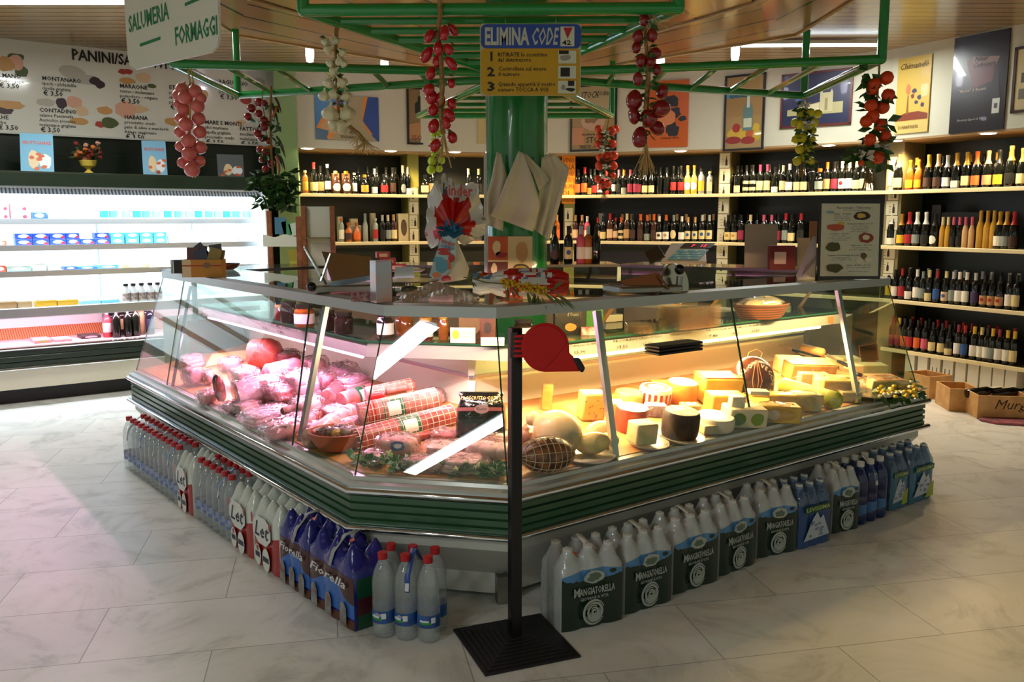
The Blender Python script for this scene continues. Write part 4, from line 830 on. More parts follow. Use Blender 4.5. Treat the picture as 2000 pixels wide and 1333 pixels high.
# ELIMINA CODE
ep=AY(938,187,4.0); er=AY(1134,187,4.0); et=AY(938,46,4.0); W_=er.x-ep.x; H_=et.z-ep.z
el=thing('ticket_instruction_sign','yellow and blue hanging sign explaining the queue ticket steps','sign',ep,0)
def rrect(mb,x0,z0,x1,z1,r,y,mi,th=0):
    pts=[]
    for cx,cz,a0 in ((x1-r,z1-r,0),(x0+r,z1-r,90),(x0+r,z0+r,180),(x1-r,z0+r,270)):
        for k in range(5): a=R(a0+k*22.5); pts.append((cx+r*math.cos(a),cz+r*math.sin(a)))
    n=len(pts)
    if th: mb.add([(a,y,b) for a,b in pts]+[(a,y+th,b) for a,b in pts],[tuple(range(n))[::-1],tuple(range(n,2*n))]+[(i,(i+1)%n,n+(i+1)%n,n+i) for i in range(n)],mi)
    else: mb.add([(a,y,b) for a,b in pts],[tuple(range(n))[::-1]],mi)
e=lambda cx:(cx-120)/1460*W_
ez=lambda cy:(1170-cy)/1040*H_
o=MB(); rrect(o,0,0,W_,H_,.012,0,0,.006); o.build('panel',mat('sign_border','#b9b389',.4),el)
o=MB(); rrect(o,e(130),ez(1165),e(1560),ez(470),.03,-.001,0); rrect(o,e(133),ez(488),e(1580),ez(140),.025,-.002,1); o.build('colour_field',[mat('sign_yellow','#c99a0a',.35),mat('sign_blue','#2549a0',.35)],el)
o=MB()
for s,cx,cy,cw,hp,mi,sh,bo in [('ELIMINA',185,430,640,245,0,0,.035),('CODE',855,430,390,245,0,.28,.02),('1',240,665,0,130,1,0,.035),('2',222,885,110,130,1,0,.035),('3',218,1100,110,130,1,0,.035),('RITIRATE lo scontrino',372,605,715,62,1,0,.006),('dal distributore',372,680,480,62,1,0,.006),('Controllate sul visore',385,808,690,62,1,0,.006),('il numero',385,885,305,62,1,0,.006),('Quando apparir\u00e0 il vostro',378,1032,832,62,1,0,.006),('numero TOCCA A VOI',378,1112,722,62,1,0,.006),('42',1305,440,130,70,1,0,.02)]:
    txt(o,s,(e(cx),-.0035 if mi!=1 or s!='42' else -.005,ez(cy)),(1,0,0),(0,0,1),hp/1040*H_/.72,mi,w=(cw/1460*W_ if cw else None),shear=sh,bold=bo)
o.build('lettering',[mat('silver_letter','#c3c4b8',.3,.3),mat('ink_black','#14120f')],el)
o=MB(); Rp=lambda a,b,c,d,mi,y=-.003: rectp(o,(0,y,0),(1,0,0),(0,0,1),e(a),ez(d),e(c),ez(b),mi)
Rp(1280,175,1480,458,0)
for b in (520,738,955): Rp(1250,b,1510,b+185,0)
poly(o,(0,-.004,0),(1,0,0),(0,0,1),[(e(1320),ez(190)),(e(1382),ez(350)),(e(1455),ez(190))],1)
Rp(1285,765,1420,895,2,-.004); Rp(1395,955,1485,1030,2,-.004); Rp(1260,520,1400,570,2,-.004)
blob(o,(e(1350),-.0042,ez(620)),(1,0,0),(0,0,1),.02,.014,3,9,.3,seed=2); blob(o,(e(1430),-.0042,ez(1085)),(1,0,0),(0,0,1),.024,.008,2,9,.3,seed=3); blob(o,(e(1325),-.0042,ez(1045)),(1,0,0),(0,0,1),.01,.012,3,9,.2,seed=4)
o.build('pictogram',[mat('pict_white','#d5d6c0',.4),mat('pict_red','#b3242b',.4),mat('ink_black','#14120f'),mat('pict_grey','#9a9488',.4)],el)
o=MB(); o.tube([(W_*.25,.003,H_),(W_*.25,.003,ZT-ep.z)],.0015,4); o.tube([(W_*.75,.003,H_),(W_*.75,.003,ZT-ep.z)],.0015,4); o.build('hanging_wire',CHROME,el)
# ================================================================ posters on the upper wall
def poster(k,x0,x1,ytop,ybot,base,label,name='wall_poster',frame=None,draw=None,depth=.012):
    a,b=BK[k],BK[k+1]; d=(b-a); d.z=0; u=d.normalized(); n=V((u.y,-u.x,0)); n=n if n.y<0 or True else n
    if n.dot(CENT-a)<0: n=-n
    pl=a+n*.004; q0=AP(x0,ybot,pl,n); q1=AP(x1,ybot,pl,n); qt=AP(x0,ytop,pl,n); w_=(q1-q0).dot(u); h=qt.z-q0.z
    t=thing(name,label,'poster',q0,math.atan2(u.y,u.x)); U=V((1,0,0)); Z=V((0,0,1))
    o=MB(); o.box((w_/2,-depth/2,h/2),(w_,depth,h)); o.build('sheet',mat('poster_'+base,base,.3,coat=.2),t)
    if frame:
        f=.022; o=MB()
        for c,s in (((w_/2,-depth/2-.004,f/2),(w_,depth+.008,f)),((w_/2,-depth/2-.004,h-f/2),(w_,depth+.008,f)),((f/2,-depth/2-.004,h/2),(f,depth+.008,h)),((w_-f/2,-depth/2-.004,h/2),(f,depth+.008,h))): o.box(c,s)
        o.build('frame',mat('frame_'+frame,frame,.3),t)
    if draw:
        o=MB(); l=MB(); cols=[];lc=[]
        for s in draw:
            kind=s[0]; y=-depth-.0008-.0004*len(cols)
            if kind=='t':
                _,tx,fx,fz,fw,fh,c,sh=s; txt(l,tx,(fx*w_,y-.0006,fz*h),U,Z,fh*h/.72,len(lc),w=fw*w_,shear=sh,bold=.01); lc.append(mat('pl_'+c,c,.4))
            else:
                c=s[1]
                if kind=='e': blob(o,(s[2]*w_,y,s[3]*h),U,Z,s[4]*w_,s[5]*h,len(cols),20,.04,seed=1)
                elif kind=='b': blob(o,(s[2]*w_,y,s[3]*h),U,Z,s[4]*w_,s[5]*h,len(cols),16,.22,seed=int(s[2]*100+s[3]*37))
                elif kind=='p': poly(o,(0,y,0),U,Z,[(p[0]*w_,p[1]*h) for p in s[2]],len(cols))
                cols.append(mat('pc_'+c,c,.35,coat=.2))
        if o.v: o.build('printed_picture',cols,t)
        if l.v: l.build('lettering',lc,t)
    return t
bott=lambda cx,z0,w,h:[(cx-w,z0),(cx+w,z0),(cx+w,z0+h*.55),(cx+w*.35,z0+h*.72),(cx+w*.35,z0+h),(cx-w*.35,z0+h),(cx-w*.35,z0+h*.72),(cx-w,z0+h*.55)]
poster(0,617,740,184,272,'#34539b','unframed blue and orange landscape poster behind the garlic braid',draw=[
 ('p','#3a80b8',[(0,0),(.3,0),(.3,1),(0,1)]),('p','#d88a3a',[(0,.25),(.2,.75),(.5,.8),(.78,1),(.83,1),(.74,.45),(.9,.15),(.6,.0),(.2,.0)]),('p','#a89a78',[(.4,.3),(.55,1),(.76,1),(.72,.5),(.78,.28),(.97,.0),(.2,.0),(.3,.12)]),('e','#c9a070',.3,.3,.22,.18),('p','#56748c',[(0,0),(.16,0),(.2,.2),(0,.26)]),('t','IL',.52,.15,.07,.07,'#241a14',0),('t','VIGNAIOLO',.38,.04,.32,.07,'#241a14',0)])
poster(0,795,882,170,282,'#8a7450','dark framed wine shop poster behind the long red peppers',frame='#2c1d1c',draw=[('p','#7d8896',[(.3,.15),(.95,.15),(.95,.6),(.6,.7),(.35,.4)]),('p','#1c2019',bott(.28,.55,.1,.3)),('p','#1c2019',bott(.62,.6,.06,.25)),('p','#b98a58',[(.05,.1),(.3,.12),(.3,.4),(.05,.35)]),('t','ENO',.45,.22,.25,.06,'#241a14',0),('t','ISOLAPANE',.1,.08,.8,.09,'#7e2320',0)])
poster(1,933,946,200,281,'#cdbb83','narrow visible strip of a cream poster left of the column')
poster(2,1114,1204,168,297,'#a98a58','black framed liquor poster behind the string of small tomatoes',frame='#11131a',draw=[('p','#b7a680',[(.04,.58),(.96,.58),(.96,.97),(.04,.97)]),('e','#c9a58a',.5,.45,.26,.14),('b','#8e6a48',.45,.52,.16,.1),('p','#c98a62',[(.04,.1),(.3,.1),(.3,.36),(.04,.36)]),('t','STOCK',.22,.8,.4,.1,'#2a1a12',.3),('t','COGNAC',.56,.83,.35,.06,'#2a1a12',.2),('t','distilleria a vapore',.25,.24,.6,.035,'#2a1a12',.1),('t','STOCK',.35,.13,.5,.09,'#14120f',0),('t','TRIESTE - BARCOLA',.2,.045,.65,.05,'#14120f',0)])
poster(2,1262,1343,160,289,'#c8622c','orange unframed poster with dark figures behind the big red tomatoes',draw=[('b','#2c2f38',.55,.68,.22,.09),('b','#2c2f38',.68,.52,.14,.08),('b','#2c2f38',.86,.42,.1,.04),('b','#2c2f38',.62,.26,.18,.1),('e','#d8865a',.5,.45,.2,.12),('t','DONNAFUGATA',.35,.12,.45,.03,'#5a2a12',0),('t','VINI',.55,.87,.2,.04,'#5a2a12',0)])
poster(3,1413,1491,150,296,'#a28452','black framed vodka poster with bottle and fruit above the upright',frame='#10131a',draw=[('p','#4a90b8',[(.04,.7),(.96,.7),(.96,.78),(.04,.8)]),('p','#9c7c4c',[(.04,.45),(.96,.45),(.96,.7),(.04,.7)]),('e','#c9a93a',.35,.22,.26,.08),('e','#b9a02a',.75,.2,.2,.09),('e','#9c2f28',.32,.3,.1,.06),('e','#b5582c',.66,.22,.1,.06),('e','#8e2a2a',.25,.14,.2,.05),('e','#8e2a2a',.62,.13,.18,.05),('e','#c9a93a',.82,.3,.08,.05),('p','#5f7f7c',bott(.6,.26,.12,.52)),('p','#cdd3c8',[(.57,.56),(.64,.56),(.64,.74),(.57,.74)]),('p','#c9cdb4',[(.5,.3),(.7,.3),(.7,.42),(.5,.42)]),('t','LA VODKA',.12,.76,.4,.05,'#13261f',.3),('t','GLACIALE',.12,.70,.45,.05,'#13261f',.3)])
poster(3,1524,1662,147,252,'#1c2444','navy poster with pale church in a dark red frame',frame='#5a211c',draw=[('p','#a9a074',[(.1,.22),(.88,.22),(.88,.42),(.75,.42),(.55,.44),(.4,.40),(.1,.33)]),('p','#b9b089',[(.56,.26),(.74,.26),(.74,.6),(.72,.66),(.7,.6),(.6,.6),(.58,.66),(.56,.6)]),('p','#8f8558',[(.63,.28),(.67,.28),(.67,.5),(.63,.5)]),('p','#c9c09a',[(.42,.27),(.55,.27),(.55,.42),(.42,.4)]),('e','#3f5f9a',.25,.5,.05,.02)])
poster(4,1748,1812,118,263,'#c9a94f','unframed yellow ochre poster with small figure behind the oranges',draw=[('p','#7e3a26',[(0,.17),(.98,.17),(.98,.24),(.7,.28),(.3,.27),(0,.22)]),('p','#d2b56a',[(0,0),(1,0),(1,.16),(0,.16)]),('e','#c9764a',.36,.58,.07,.07),('p','#8a5a2a',[(.33,.25),(.4,.25),(.38,.5),(.35,.5)]),('b','#3c3a55',.55,.55,.07,.03),('b','#3c3a55',.7,.46,.06,.03),('b','#3c3a55',.62,.4,.05,.025),('b','#7a3030',.5,.48,.05,.03),('b','#3c3a55',.8,.36,.05,.03),('t','Chimand\u00f2',.05,.85,.85,.08,'#5a4418',.35),('t','DONNAFUGATA',.12,.06,.6,.045,'#6a5020',0)])
poster(4,1854,1960,78,262,'#160d10','tall black glossy wine poster with one bottle above the sparkling wines',draw=[('p','#5a1d20',[(.25,.75),(.8,.72),(.75,.5),(.4,.45)]),('p','#8a6a66',[(.35,.78),(.85,.74),(.8,.66),(.4,.66)]),('p','#b9b9b4',[(.78,.16),(.9,.16),(.9,.36),(.78,.36)]),('p','#1a1214',bott(.84,.14,.075,.42)),('p','#c9c9c2',[(.775,.17),(.905,.17),(.905,.32),(.775,.32)]),('p','#4a4248',[(.81,.22),(.87,.22),(.87,.27),(.81,.27)]),('t','Noir',.4,.72,.25,.05,'#1a1214',.3),('t','Carbonero',.38,.66,.4,.05,'#1a1214',.3),('t','"Musica" di Benanti',.15,.42,.5,.03,'#b9a89a',0),('t','Emozioni Sapori di Vino',.15,.12,.5,.025,'#9a9a94',.2)])
poster(4,1975,2040,95,222,'#c9b98a','cream poster in a dark frame cut off at the right edge',frame='#3a1f1a',draw=[('p','#4a4238',[(.25,.45),(.5,.45),(.5,.6),(.25,.6)]),('p','#6a6252',[(.2,.2),(.5,.2),(.5,.36),(.2,.36)])])
# ================================================================ garlands
def G(name,label,hx,hy,z=ZT,hook=None): 
    h=hook if hook is not None else AH(hx,hy,z); t=thing(name,label,'garland',(h.x,h.y,h.z)); return t,h
def gp(h,x,y,dy=0): p=AY(x,y,h.y+dy); return V((p.x-h.x,p.y-h.y,p.z-h.z))
def pxm(h): return h.y/F_PX*1.0
def leafset(mb,c,n,size,rr,mi=0,droop=.3,spread=1):
    for _ in range(n):
        a=rr.uniform(0,2*pi); d=V((math.cos(a),math.sin(a)*.8,rr.uniform(-.7,.7)-droop)).normalized(); s=d.cross(V((rr.uniform(-1,1),rr.uniform(-1,1),1))).normalized()*size*.33; b=V(c)+d*size*.2*spread; n_=s.cross(d).normalized()*size*.08
        mb.add([b,b+d*size*.5+s+n_,b+d*size,b+d*size*.5-s+n_,b+d*size*.5-n_*.6],[(0,1,4),(1,2,4),(2,3,4),(3,0,4)],mi)
def straw(mb,c,n,L,spread,rr,rad=.0022,mi=0):
    for _ in range(n):
        a=rr.uniform(0,2*pi); q=rr.uniform(.2,1)*spread; e_=V(c)+V((math.cos(a)*q,math.sin(a)*q,-L*rr.uniform(.6,1))); m_=V(c)+V((math.cos(a)*q*.3,math.sin(a)*q*.3,-L*.4)); mb.tube([c,m_,e_],rad,4,mi)
STRAW=mat('straw','#c4a368',.8); CORD=mat('raffia_cord','#a8844e',.8,noise=(60,'#7d6034')); LEAFM=mat('garland_leaf','#1f4a1e',.5,noise=(12,'#3c6b2e'))
def cordpts(h,pts): return [gp(h,*p) for p in pts]
_fm={}
def fruit(kind,m,**k):
    key=(kind,m.name)
    if key in _fm: return _fm[key]
    o=MB()
    if kind=='onion': o.lathe([(.2,-.93),(.55,-.85),(.9,-.45),(1,.0),(.9,.42),(.6,.72),(.25,.9),(.1,1.15),(.12,1.3),(0,1.32)],16)
    elif kind=='garlic':
        prof=[(.25,-.85),(.7,-.72),(1,-.3),(1,.05),(.8,.4),(.42,.75),(.2,1.05),(.16,1.5),(0,1.52)]; n=24; vs=[];fs=[]
        for r,z in prof:
            for q in range(n): a=2*pi*q/n; f=r*(1+.09*math.cos(6*a)*(1 if z<.5 else .3)); vs.append((f*math.cos(a),f*math.sin(a),z))
        for i in range(len(prof)-1):
            for q in range(n): fs.append((i*n+q,i*n+(q+1)%n,(i+1)*n+(q+1)%n,(i+1)*n+q))
        fs.append(tuple(range(n))[::-1]); o.add(vs,fs)
    elif kind=='long': o.lathe([(.15,-1),(.6,-.88),(.92,-.5),(1,-.1),(.9,.35),(.6,.75),(.25,.97),(0,1)],14)
    elif kind=='lemon': o.lathe([(0,-1.25),(.16,-1.12),(.35,-.95),(.8,-.55),(1,0),(.8,.6),(.35,.95),(.14,1.05),(0,1.06)],14)
    elif kind=='round': o.lathe([(.0,-.93),(.3,-.92),(.75,-.66),(1,-.05),(.8,.6),(.4,.88),(.12,.86),(0,.80)],16)
    elif kind=='chili': o.tube([(0,0,1),(.1,0,.5),(.05,.05,0),(-.1,0,-.6),(-.3,.05,-1.2)],[.2,.28,.24,.16,.03],8)
    t=o.build('tmp',m,ang=60); me=t.data; bpy.data.objects.remove(t); _fm[key]=me; return me
def addf(t,h,name,kind,m,x,y,r,ry=None,tilt=0,dy=0,rr=rnd):
    s=pxm(h)*1.0; o=put(fruit(kind,m),name,t,gp(h,x,y,dy)); o.scale=(r*s,r*s,(ry or r)*s); o.rotation_euler=(rr.uniform(-.25,.25),R(tilt),rr.uniform(0,6)*0); return o
# onions
t,h=G('onion_string','string of pink onions hanging from the canopy before the sandwich board',373,128); rr=random.Random(1); om=mat('onion_pink','#cf5a56',.3,noise=(25,'#dd807a'),coat=.2)
ol=[(356,175,13,20),(381,178,13,-15),(350,187,13,30),(362,190,14,10),(393,192,10,-40),(348,204,9,40),(359,214,13,10),(386,207,13,-10),(352,232,11,40),(388,232,13,-20),(363,243,14,0),(351,258,11,30),(390,258,13,-25),(368,275,14,0),(353,286,11,30),(391,288,13,-20),(369,300,14,0),(357,318,11,30),(389,315,12,-25),(375,331,15,0)]
for i,(x,y,r,tl) in enumerate(ol): addf(t,h,'onion','onion',om,x,y,r,None,tl,-.03 if i%3==1 or r>=14 else .02,rr)
o=MB(); o.tube(cordpts(h,[(371,122),(368,140),(372,165),(371,240),(372,325)]),.006,6); o.tube([gp(h,371,120),gp(h,376,150),gp(h,380,170)],.004,6); straw(o,gp(h,372,160),14,.06,.07,rr); straw(o,gp(h,374,338),4,.03,.03,rr); o.build('raffia_cord',STRAW,t)
# mixed dried peppers and ivy
t,h=G('pepper_garland','mixed garland of dried peppers, red fruit and ivy by the fridge end',522,174,ZT-.02); rr=random.Random(2)
rm=mat('pepper_red','#8f1620',.25,coat=.4); dm=mat('pepper_dark','#4a1418',.3,coat=.3); orm=mat('pepper_orange','#c4621e',.3)
for x,y,r in [(491,212,9),(506,200,9),(484,228,8),(505,222,8),(516,202,7),(503,261,8),(511,270,8),(516,248,8),(508,292,8),(518,297,8),(530,320,8),(518,330,7),(512,312,7),(524,275,7),(516,235,8)]: addf(t,h,'red_pepper','round',rm if (x+y)%3 else dm,x,y,r,None,rr.uniform(-40,40),rr.uniform(-.05,.04),rr)
for x,y,tl in [(544,205,-25),(548,280,-30),(551,292,-30),(545,310,-25),(540,230,-20),(534,215,-15),(552,318,-20)]: addf(t,h,'chili_pepper','chili',dm if y%2 else mat('pepper_green','#3a3d1c',.4),x,y,9,15,tl,rr.uniform(-.04,.03),rr)
for x,y,tl in [(520,288,80),(543,318,-20),(535,222,20),(545,330,-10)]: addf(t,h,'orange_pepper','chili',orm,x,y,9,13,tl,-.04,rr)
o=MB()
for x,y in [(530,205),(535,240),(526,262),(534,285),(522,300),(505,240)]: leafset(o,gp(h,x,y),7,.07,rr)
for k in range(40): leafset(o,gp(h,rr.uniform(503,566),rr.uniform(335,402),rr.uniform(-.1,.05)),5,.085,rr)
for x,y in [(500,345),(505,355),(560,360)]: leafset(o,gp(h,x,y),4,.08,rr)
o.build('ivy_leaves',LEAFM,t)
o=MB(); o.tube(cordpts(h,[(530,168),(528,230),(530,300),(534,350),(548,385)]),.009,6); o.tube(cordpts(h,[(514,165),(512,205),(518,230),(520,262),(528,280)]),.004,5); o.tube(cordpts(h,[(516,362),(532,356),(545,358)]),.008,5); o.build('raffia_cord',CORD,t)
# garlic
t,h=G('garlic_braid','braid of white garlic bulbs hanging from the upper left canopy tube',660,46); rr=random.Random(3); gm=mat('garlic_white','#e6e0c4',.5,noise=(14,'#cfc898'))
for x,y,r,tl in [(636,82,8,30),(655,80,9,-10),(641,97,9,60),(669,103,8,-50),(646,124,9,30),(664,120,9,-20),(652,140,9,50),(672,125,7,-40),(642,163,10,20),(668,162,11,-40),(633,188,11,10),(653,184,12,0),(676,188,11,-10),(645,222,16,10),(678,222,16,-10),(652,245,12,60),(668,248,14,70)]: addf(t,h,'garlic_bulb','garlic',gm,x,y,r,r*.95,tl,rr.uniform(-.035,.02),rr)
o=MB(); o.tube(cordpts(h,[(662,38),(657,60),(656,110),(658,165),(662,230),(700,262),(715,280)]),[.014,.012,.008,.008,.008,.012,.01],6); o.build('raffia_cord',CORD,t)
o=MB(); straw(o,gp(h,713,270),26,.075,.09,rr); straw(o,gp(h,700,262),10,.06,.1,rr); o.build('straw_tail',STRAW,t)
o=MB()
for x,y in [(655,95),(656,118),(655,150),(660,175),(660,200),(640,75)]: leafset(o,gp(h,x,y),5,.035,rr)
o.build('dry_leaves',mat('garlic_leaf','#4a5a26',.6),t)
# long red peppers / tomatoes
t,h=G('red_pepper_string','string of long glossy red peppers hanging left of the yellow sign',861,14); rr=random.Random(4); lm=mat('long_red','#b80f1c',.18,coat=.5)
for x,y,a,b,tl in [(839,70,9,14,30),(868,64,9,15,5),(884,58,8,14,-35),(856,95,10,13,0),(876,96,9,11,-30),(834,107,10,17,35),(855,120,10,12,0),(881,124,9,15,-40),(842,143,10,13,20),(881,163,8,9,-30),(838,175,11,12,40),(843,190,12,14,10),(860,196,10,15,-5),(882,203,9,11,-20),(846,215,10,12,20),(877,225,11,14,-30),(872,240,8,12,-10),(847,246,11,14,20),(883,268,10,12,-20),(850,284,10,13,25)]: addf(t,h,'red_pepper','long',lm,x,y,a,b,tl,rr.uniform(-.04,.03),rr)
o=MB(); o.tube(cordpts(h,[(859,-6),(859,30),(855,70),(861,110),(864,170),(860,220),(866,262)]),[.01,.011,.011,.011,.012,.01,.012],6); o.build('raffia_cord',CORD,t)
o=MB(); straw(o,gp(h,867,258),18,.17,.09,rr); o.build('straw_tail',STRAW,t)
o=MB()
for x,y in [(870,45),(848,60),(880,85),(858,80),(850,130),(880,150),(850,165),(885,190),(858,205),(850,230),(885,255)]: leafset(o,gp(h,x,y),3,.025,rr)
o.build('stalk_leaves',mat('dry_brown_leaf','#5a3a1e',.7),t)
# green apples behind
bkL=bk1
t,h=G('green_lime_string','short string of small green limes behind the long red peppers',0,0,hook=V((AY(852,226,bkL.y).x,bkL.y,ZT))); rr=random.Random(5); lg=mat('lime_green','#b9d622',.3,coat=.3)
for x,y,r in [(846,262,6),(857,260,7),(846,276,6),(855,292,7),(844,315,9),(862,313,8),(842,332,9),(858,330,7),(848,300,7)]: addf(t,h,'lime','round',lg,x,y,r,None,0,rr.uniform(-.03,.03),rr)
o=MB(); 
for y in (270,285,300,322): leafset(o,gp(h,850,y),6,.06,rr)
o.build('leaves',LEAFM,t); o=MB(); o.tube(cordpts(h,[(851,226),(850,330)]),.005,5); o.build('raffia_cord',CORD,t)
# small orange tomatoes with white flowers
t,h=G('small_tomato_string','string of small orange tomatoes with white flowers right of the towels',1190,228); rr=random.Random(6); tm=mat('small_tomato','#f0431c',.3,coat=.4)
for x,y,r in [(1169,252,8),(1195,256,9),(1203,252,8),(1171,266,7),(1168,282,8),(1196,281,9),(1176,288,7),(1187,306,10),(1199,304,9),(1172,308,8),(1171,324,9),(1198,324,9),(1197,343,7),(1168,350,8),(1178,363,10),(1186,360,9)]: addf(t,h,'small_tomato','round',tm,x,y,r,None,0,rr.uniform(-.04,.03),rr)
o=MB()
for y in range(255,365,9): leafset(o,gp(h,1183+rr.uniform(-6,6),y,rr.uniform(-.03,.03)),6,.07,rr)
o.build('leaves',LEAFM,t); o=MB()
for x,y in [(1182,262),(1180,290),(1184,325),(1184,347)]: leafset(o,gp(h,x,y,-.08),9,.045,rr,droop=0)
o.build('white_flower',mat('flower_white','#d9dcd0',.6),t)
o=MB(); o.tube(cordpts(h,[(1190,226),(1186,250),(1183,300),(1182,365)]),.004,5); straw(o,gp(h,1180,366),16,.14,.06,rr); straw(o,gp(h,1196,218),5,-.03,.05,rr); o.build('straw_tail',CORD,t)
# big red tomatoes
t,h=G('big_tomato_string','string of big dark red tomatoes hanging right of the yellow sign',1258,22); rr=random.Random(7); bm_=mat('big_tomato','#8a0f18',.2,coat=.5)
for x,y,a,b,tl in [(1258,38,10,13,0),(1246,70,10,12,20),(1274,68,10,12,-20),(1243,92,9,12,10),(1280,104,12,11,0),(1252,118,10,13,10),(1283,136,9,11,-10),(1246,154,10,13,0),(1271,120,9,9,0),(1293,179,15,12,-80),(1239,195,16,19,5),(1291,212,18,16,-30),(1239,226,17,11,80),(1269,231,19,16,60),(1284,250,16,13,40),(1250,268,15,20,5)]: addf(t,h,'big_tomato','long',bm_,x,y,a,b,tl,rr.uniform(-.04,.03),rr)
o=MB()
for y in range(45,270,12): leafset(o,gp(h,1265+rr.uniform(-8,8),y,rr.uniform(-.03,.03)),4,.045,rr)
o.build('leaves',LEAFM,t)
o=MB(); o.tube(cordpts(h,[(1258,14),(1262,90),(1266,150),(1262,210),(1258,250)]),[.006,.008,.011,.012,.008],6); o.build('raffia_cord',CORD,t)
o=MB(); straw(o,gp(h,1262,270),34,.18,.07,rr); straw(o,gp(h,1275,30),12,.06,.13,rr); o.build('straw_tail',STRAW,t)
# lemons
t,h=G('lemon_string','string of yellow green lemons hanging from the far right canopy corner',1572,189); rr=random.Random(8); ym=mat('lemon_yellow','#d9d32c',.35,coat=.2)
for x,y,r in [(1566,224,9),(1582,220,9),(1597,222,9),(1553,240,9),(1564,244,9),(1590,240,9),(1576,250,8),(1555,272,9),(1567,270,10),(1562,292,9),(1580,288,9),(1585,272,8),(1571,308,9),(1557,315,9),(1583,315,9),(1588,255,7)]: addf(t,h,'lemon','lemon',ym,x,y,r,r*.95,rr.uniform(40,120),rr.uniform(-.05,.03),rr)
o=MB()
for y in range(208,318,9): leafset(o,gp(h,1574+rr.uniform(-8,12),y,rr.uniform(-.04,.03)),6,.07,rr)
o.build('leaves',LEAFM,t); o=MB(); leafset(o,gp(h,1571,207,-.06),10,.05,rr,droop=0); leafset(o,gp(h,1580,245,-.08),8,.05,rr,droop=0); o.build('white_flower',mat('flower_white','#d9dcd0',.6),t)
o=MB(); o.tube(cordpts(h,[(1572,178),(1574,195),(1573,260),(1566,320)]),.008,6); straw(o,gp(h,1565,316),22,.13,.03,rr); o.build('raffia_cord',CORD,t)
# oranges
t,h=G('orange_string','string of bright oranges hanging from the near right canopy corner',1718,122); rr=random.Random(9); orn=mat('orange_fruit','#f0500f',.35,noise=(30,'#e24308'),bump=(90,.1))
for x,y,r in [(1732,152,13),(1708,165,13),(1703,175,11),(1735,186,13),(1701,206,12),(1724,210,13),(1704,228,13),(1692,237,12),(1719,245,12),(1699,273,12),(1729,267,12),(1714,308,13),(1682,318,6)]: addf(t,h,'orange','round',orn,x,y,r,None,rr.uniform(-20,20),rr.uniform(-.05,.03),rr)
o=MB()
for y in range(140,325,11): leafset(o,gp(h,1712+rr.uniform(-14,16),y,rr.uniform(-.02,.05)),5,.085,rr)
for x,y in [(1680,298),(1676,312),(1695,290)]: leafset(o,gp(h,x,y,-.04),5,.1,rr)
o.build('leaves',LEAFM,t); o=MB(); leafset(o,gp(h,1688,307,-.07),12,.06,rr,droop=0); leafset(o,gp(h,1722,288,-.05),6,.05,rr,droop=0); o.build('white_flower',mat('flower_white','#d9dcd0',.6),t)
o=MB(); o.tube(cordpts(h,[(1718,116),(1717,140),(1712,220),(1700,320)]),.006,6); straw(o,gp(h,1696,318),22,.17,.05,rr); o.build('raffia_cord',CORD,t)
# ================================================================ towels on the column
TWL=mat('towel_linen','#d3d1c0',.9,noise=(3,'#c4c2ae'))
def drape(name,left,right,Y,label,amp=.02,waves=3,n=14,m=16,cat='towel',mt=TWL,th=.004,ph=0):
    c=AY(sum(p[0] for p in left+right)/len(left+right),left[0][1],Y); t0=V((c.x,c.y,c.z)); vs=[]
    def ev(pl,f):
        f*=len(pl)-1; i=min(int(f),len(pl)-2); g_=f-i; return (pl[i][0]+(pl[i+1][0]-pl[i][0])*g_,pl[i][1]+(pl[i+1][1]-pl[i][1])*g_)
    for j in range(m+1):
        f=j/m; a=ev(left,f); b=ev(right,f)
        for i in range(n+1):
            g_=i/n; p=AY(a[0]+(b[0]-a[0])*g_,a[1]+(b[1]-a[1])*g_,Y); vs.append(V((p.x,Y-amp*(f+.25)*(1+math.sin(g_*waves*2*pi+f*1.5+ph)),p.z))-t0)
    o=MB(); o.add(vs,[(j*(n+1)+i,j*(n+1)+i+1,(j+1)*(n+1)+i+1,(j+1)*(n+1)+i) for j in range(m) for i in range(n)])
    r=o.build(name,mt,None,0,loc=t0,ang=80); s=r.modifiers.new('solid','SOLIDIFY'); s.thickness=th; s.offset=0
    return tag(r,label,cat,'linen towels on the green column' if cat=='towel' else None)
drape('linen_towel',[(970,297),(960,350),(950,385),(953,440)],[(979,300),(990,345),(985,400),(982,452)],5.50,'narrow folded linen towel hanging leftmost on the green column',.02,1.6)
drape('linen_towel',[(1013,296),(990,350),(968,405),(958,422)],[(1020,298),(1038,340),(1056,400),(1041,453)],5.46,'wide pale linen towel hanging in the middle of the column',.022,1.3)
drape('linen_towel',[(1058,308),(1054,350),(1050,400),(1043,448)],[(1082,300),(1112,330),(1094,395),(1072,470)],5.53,'grey linen towel with folded top hanging rightmost at the column',.02,2.2,ph=1)
drape('linen_towel',[(1022,300),(1030,320),(1040,340),(1052,373)],[(1026,300),(1052,325),(1068,345),(1072,352)],5.5,'small towel corner folded behind the middle linen towel',.015,1.0)
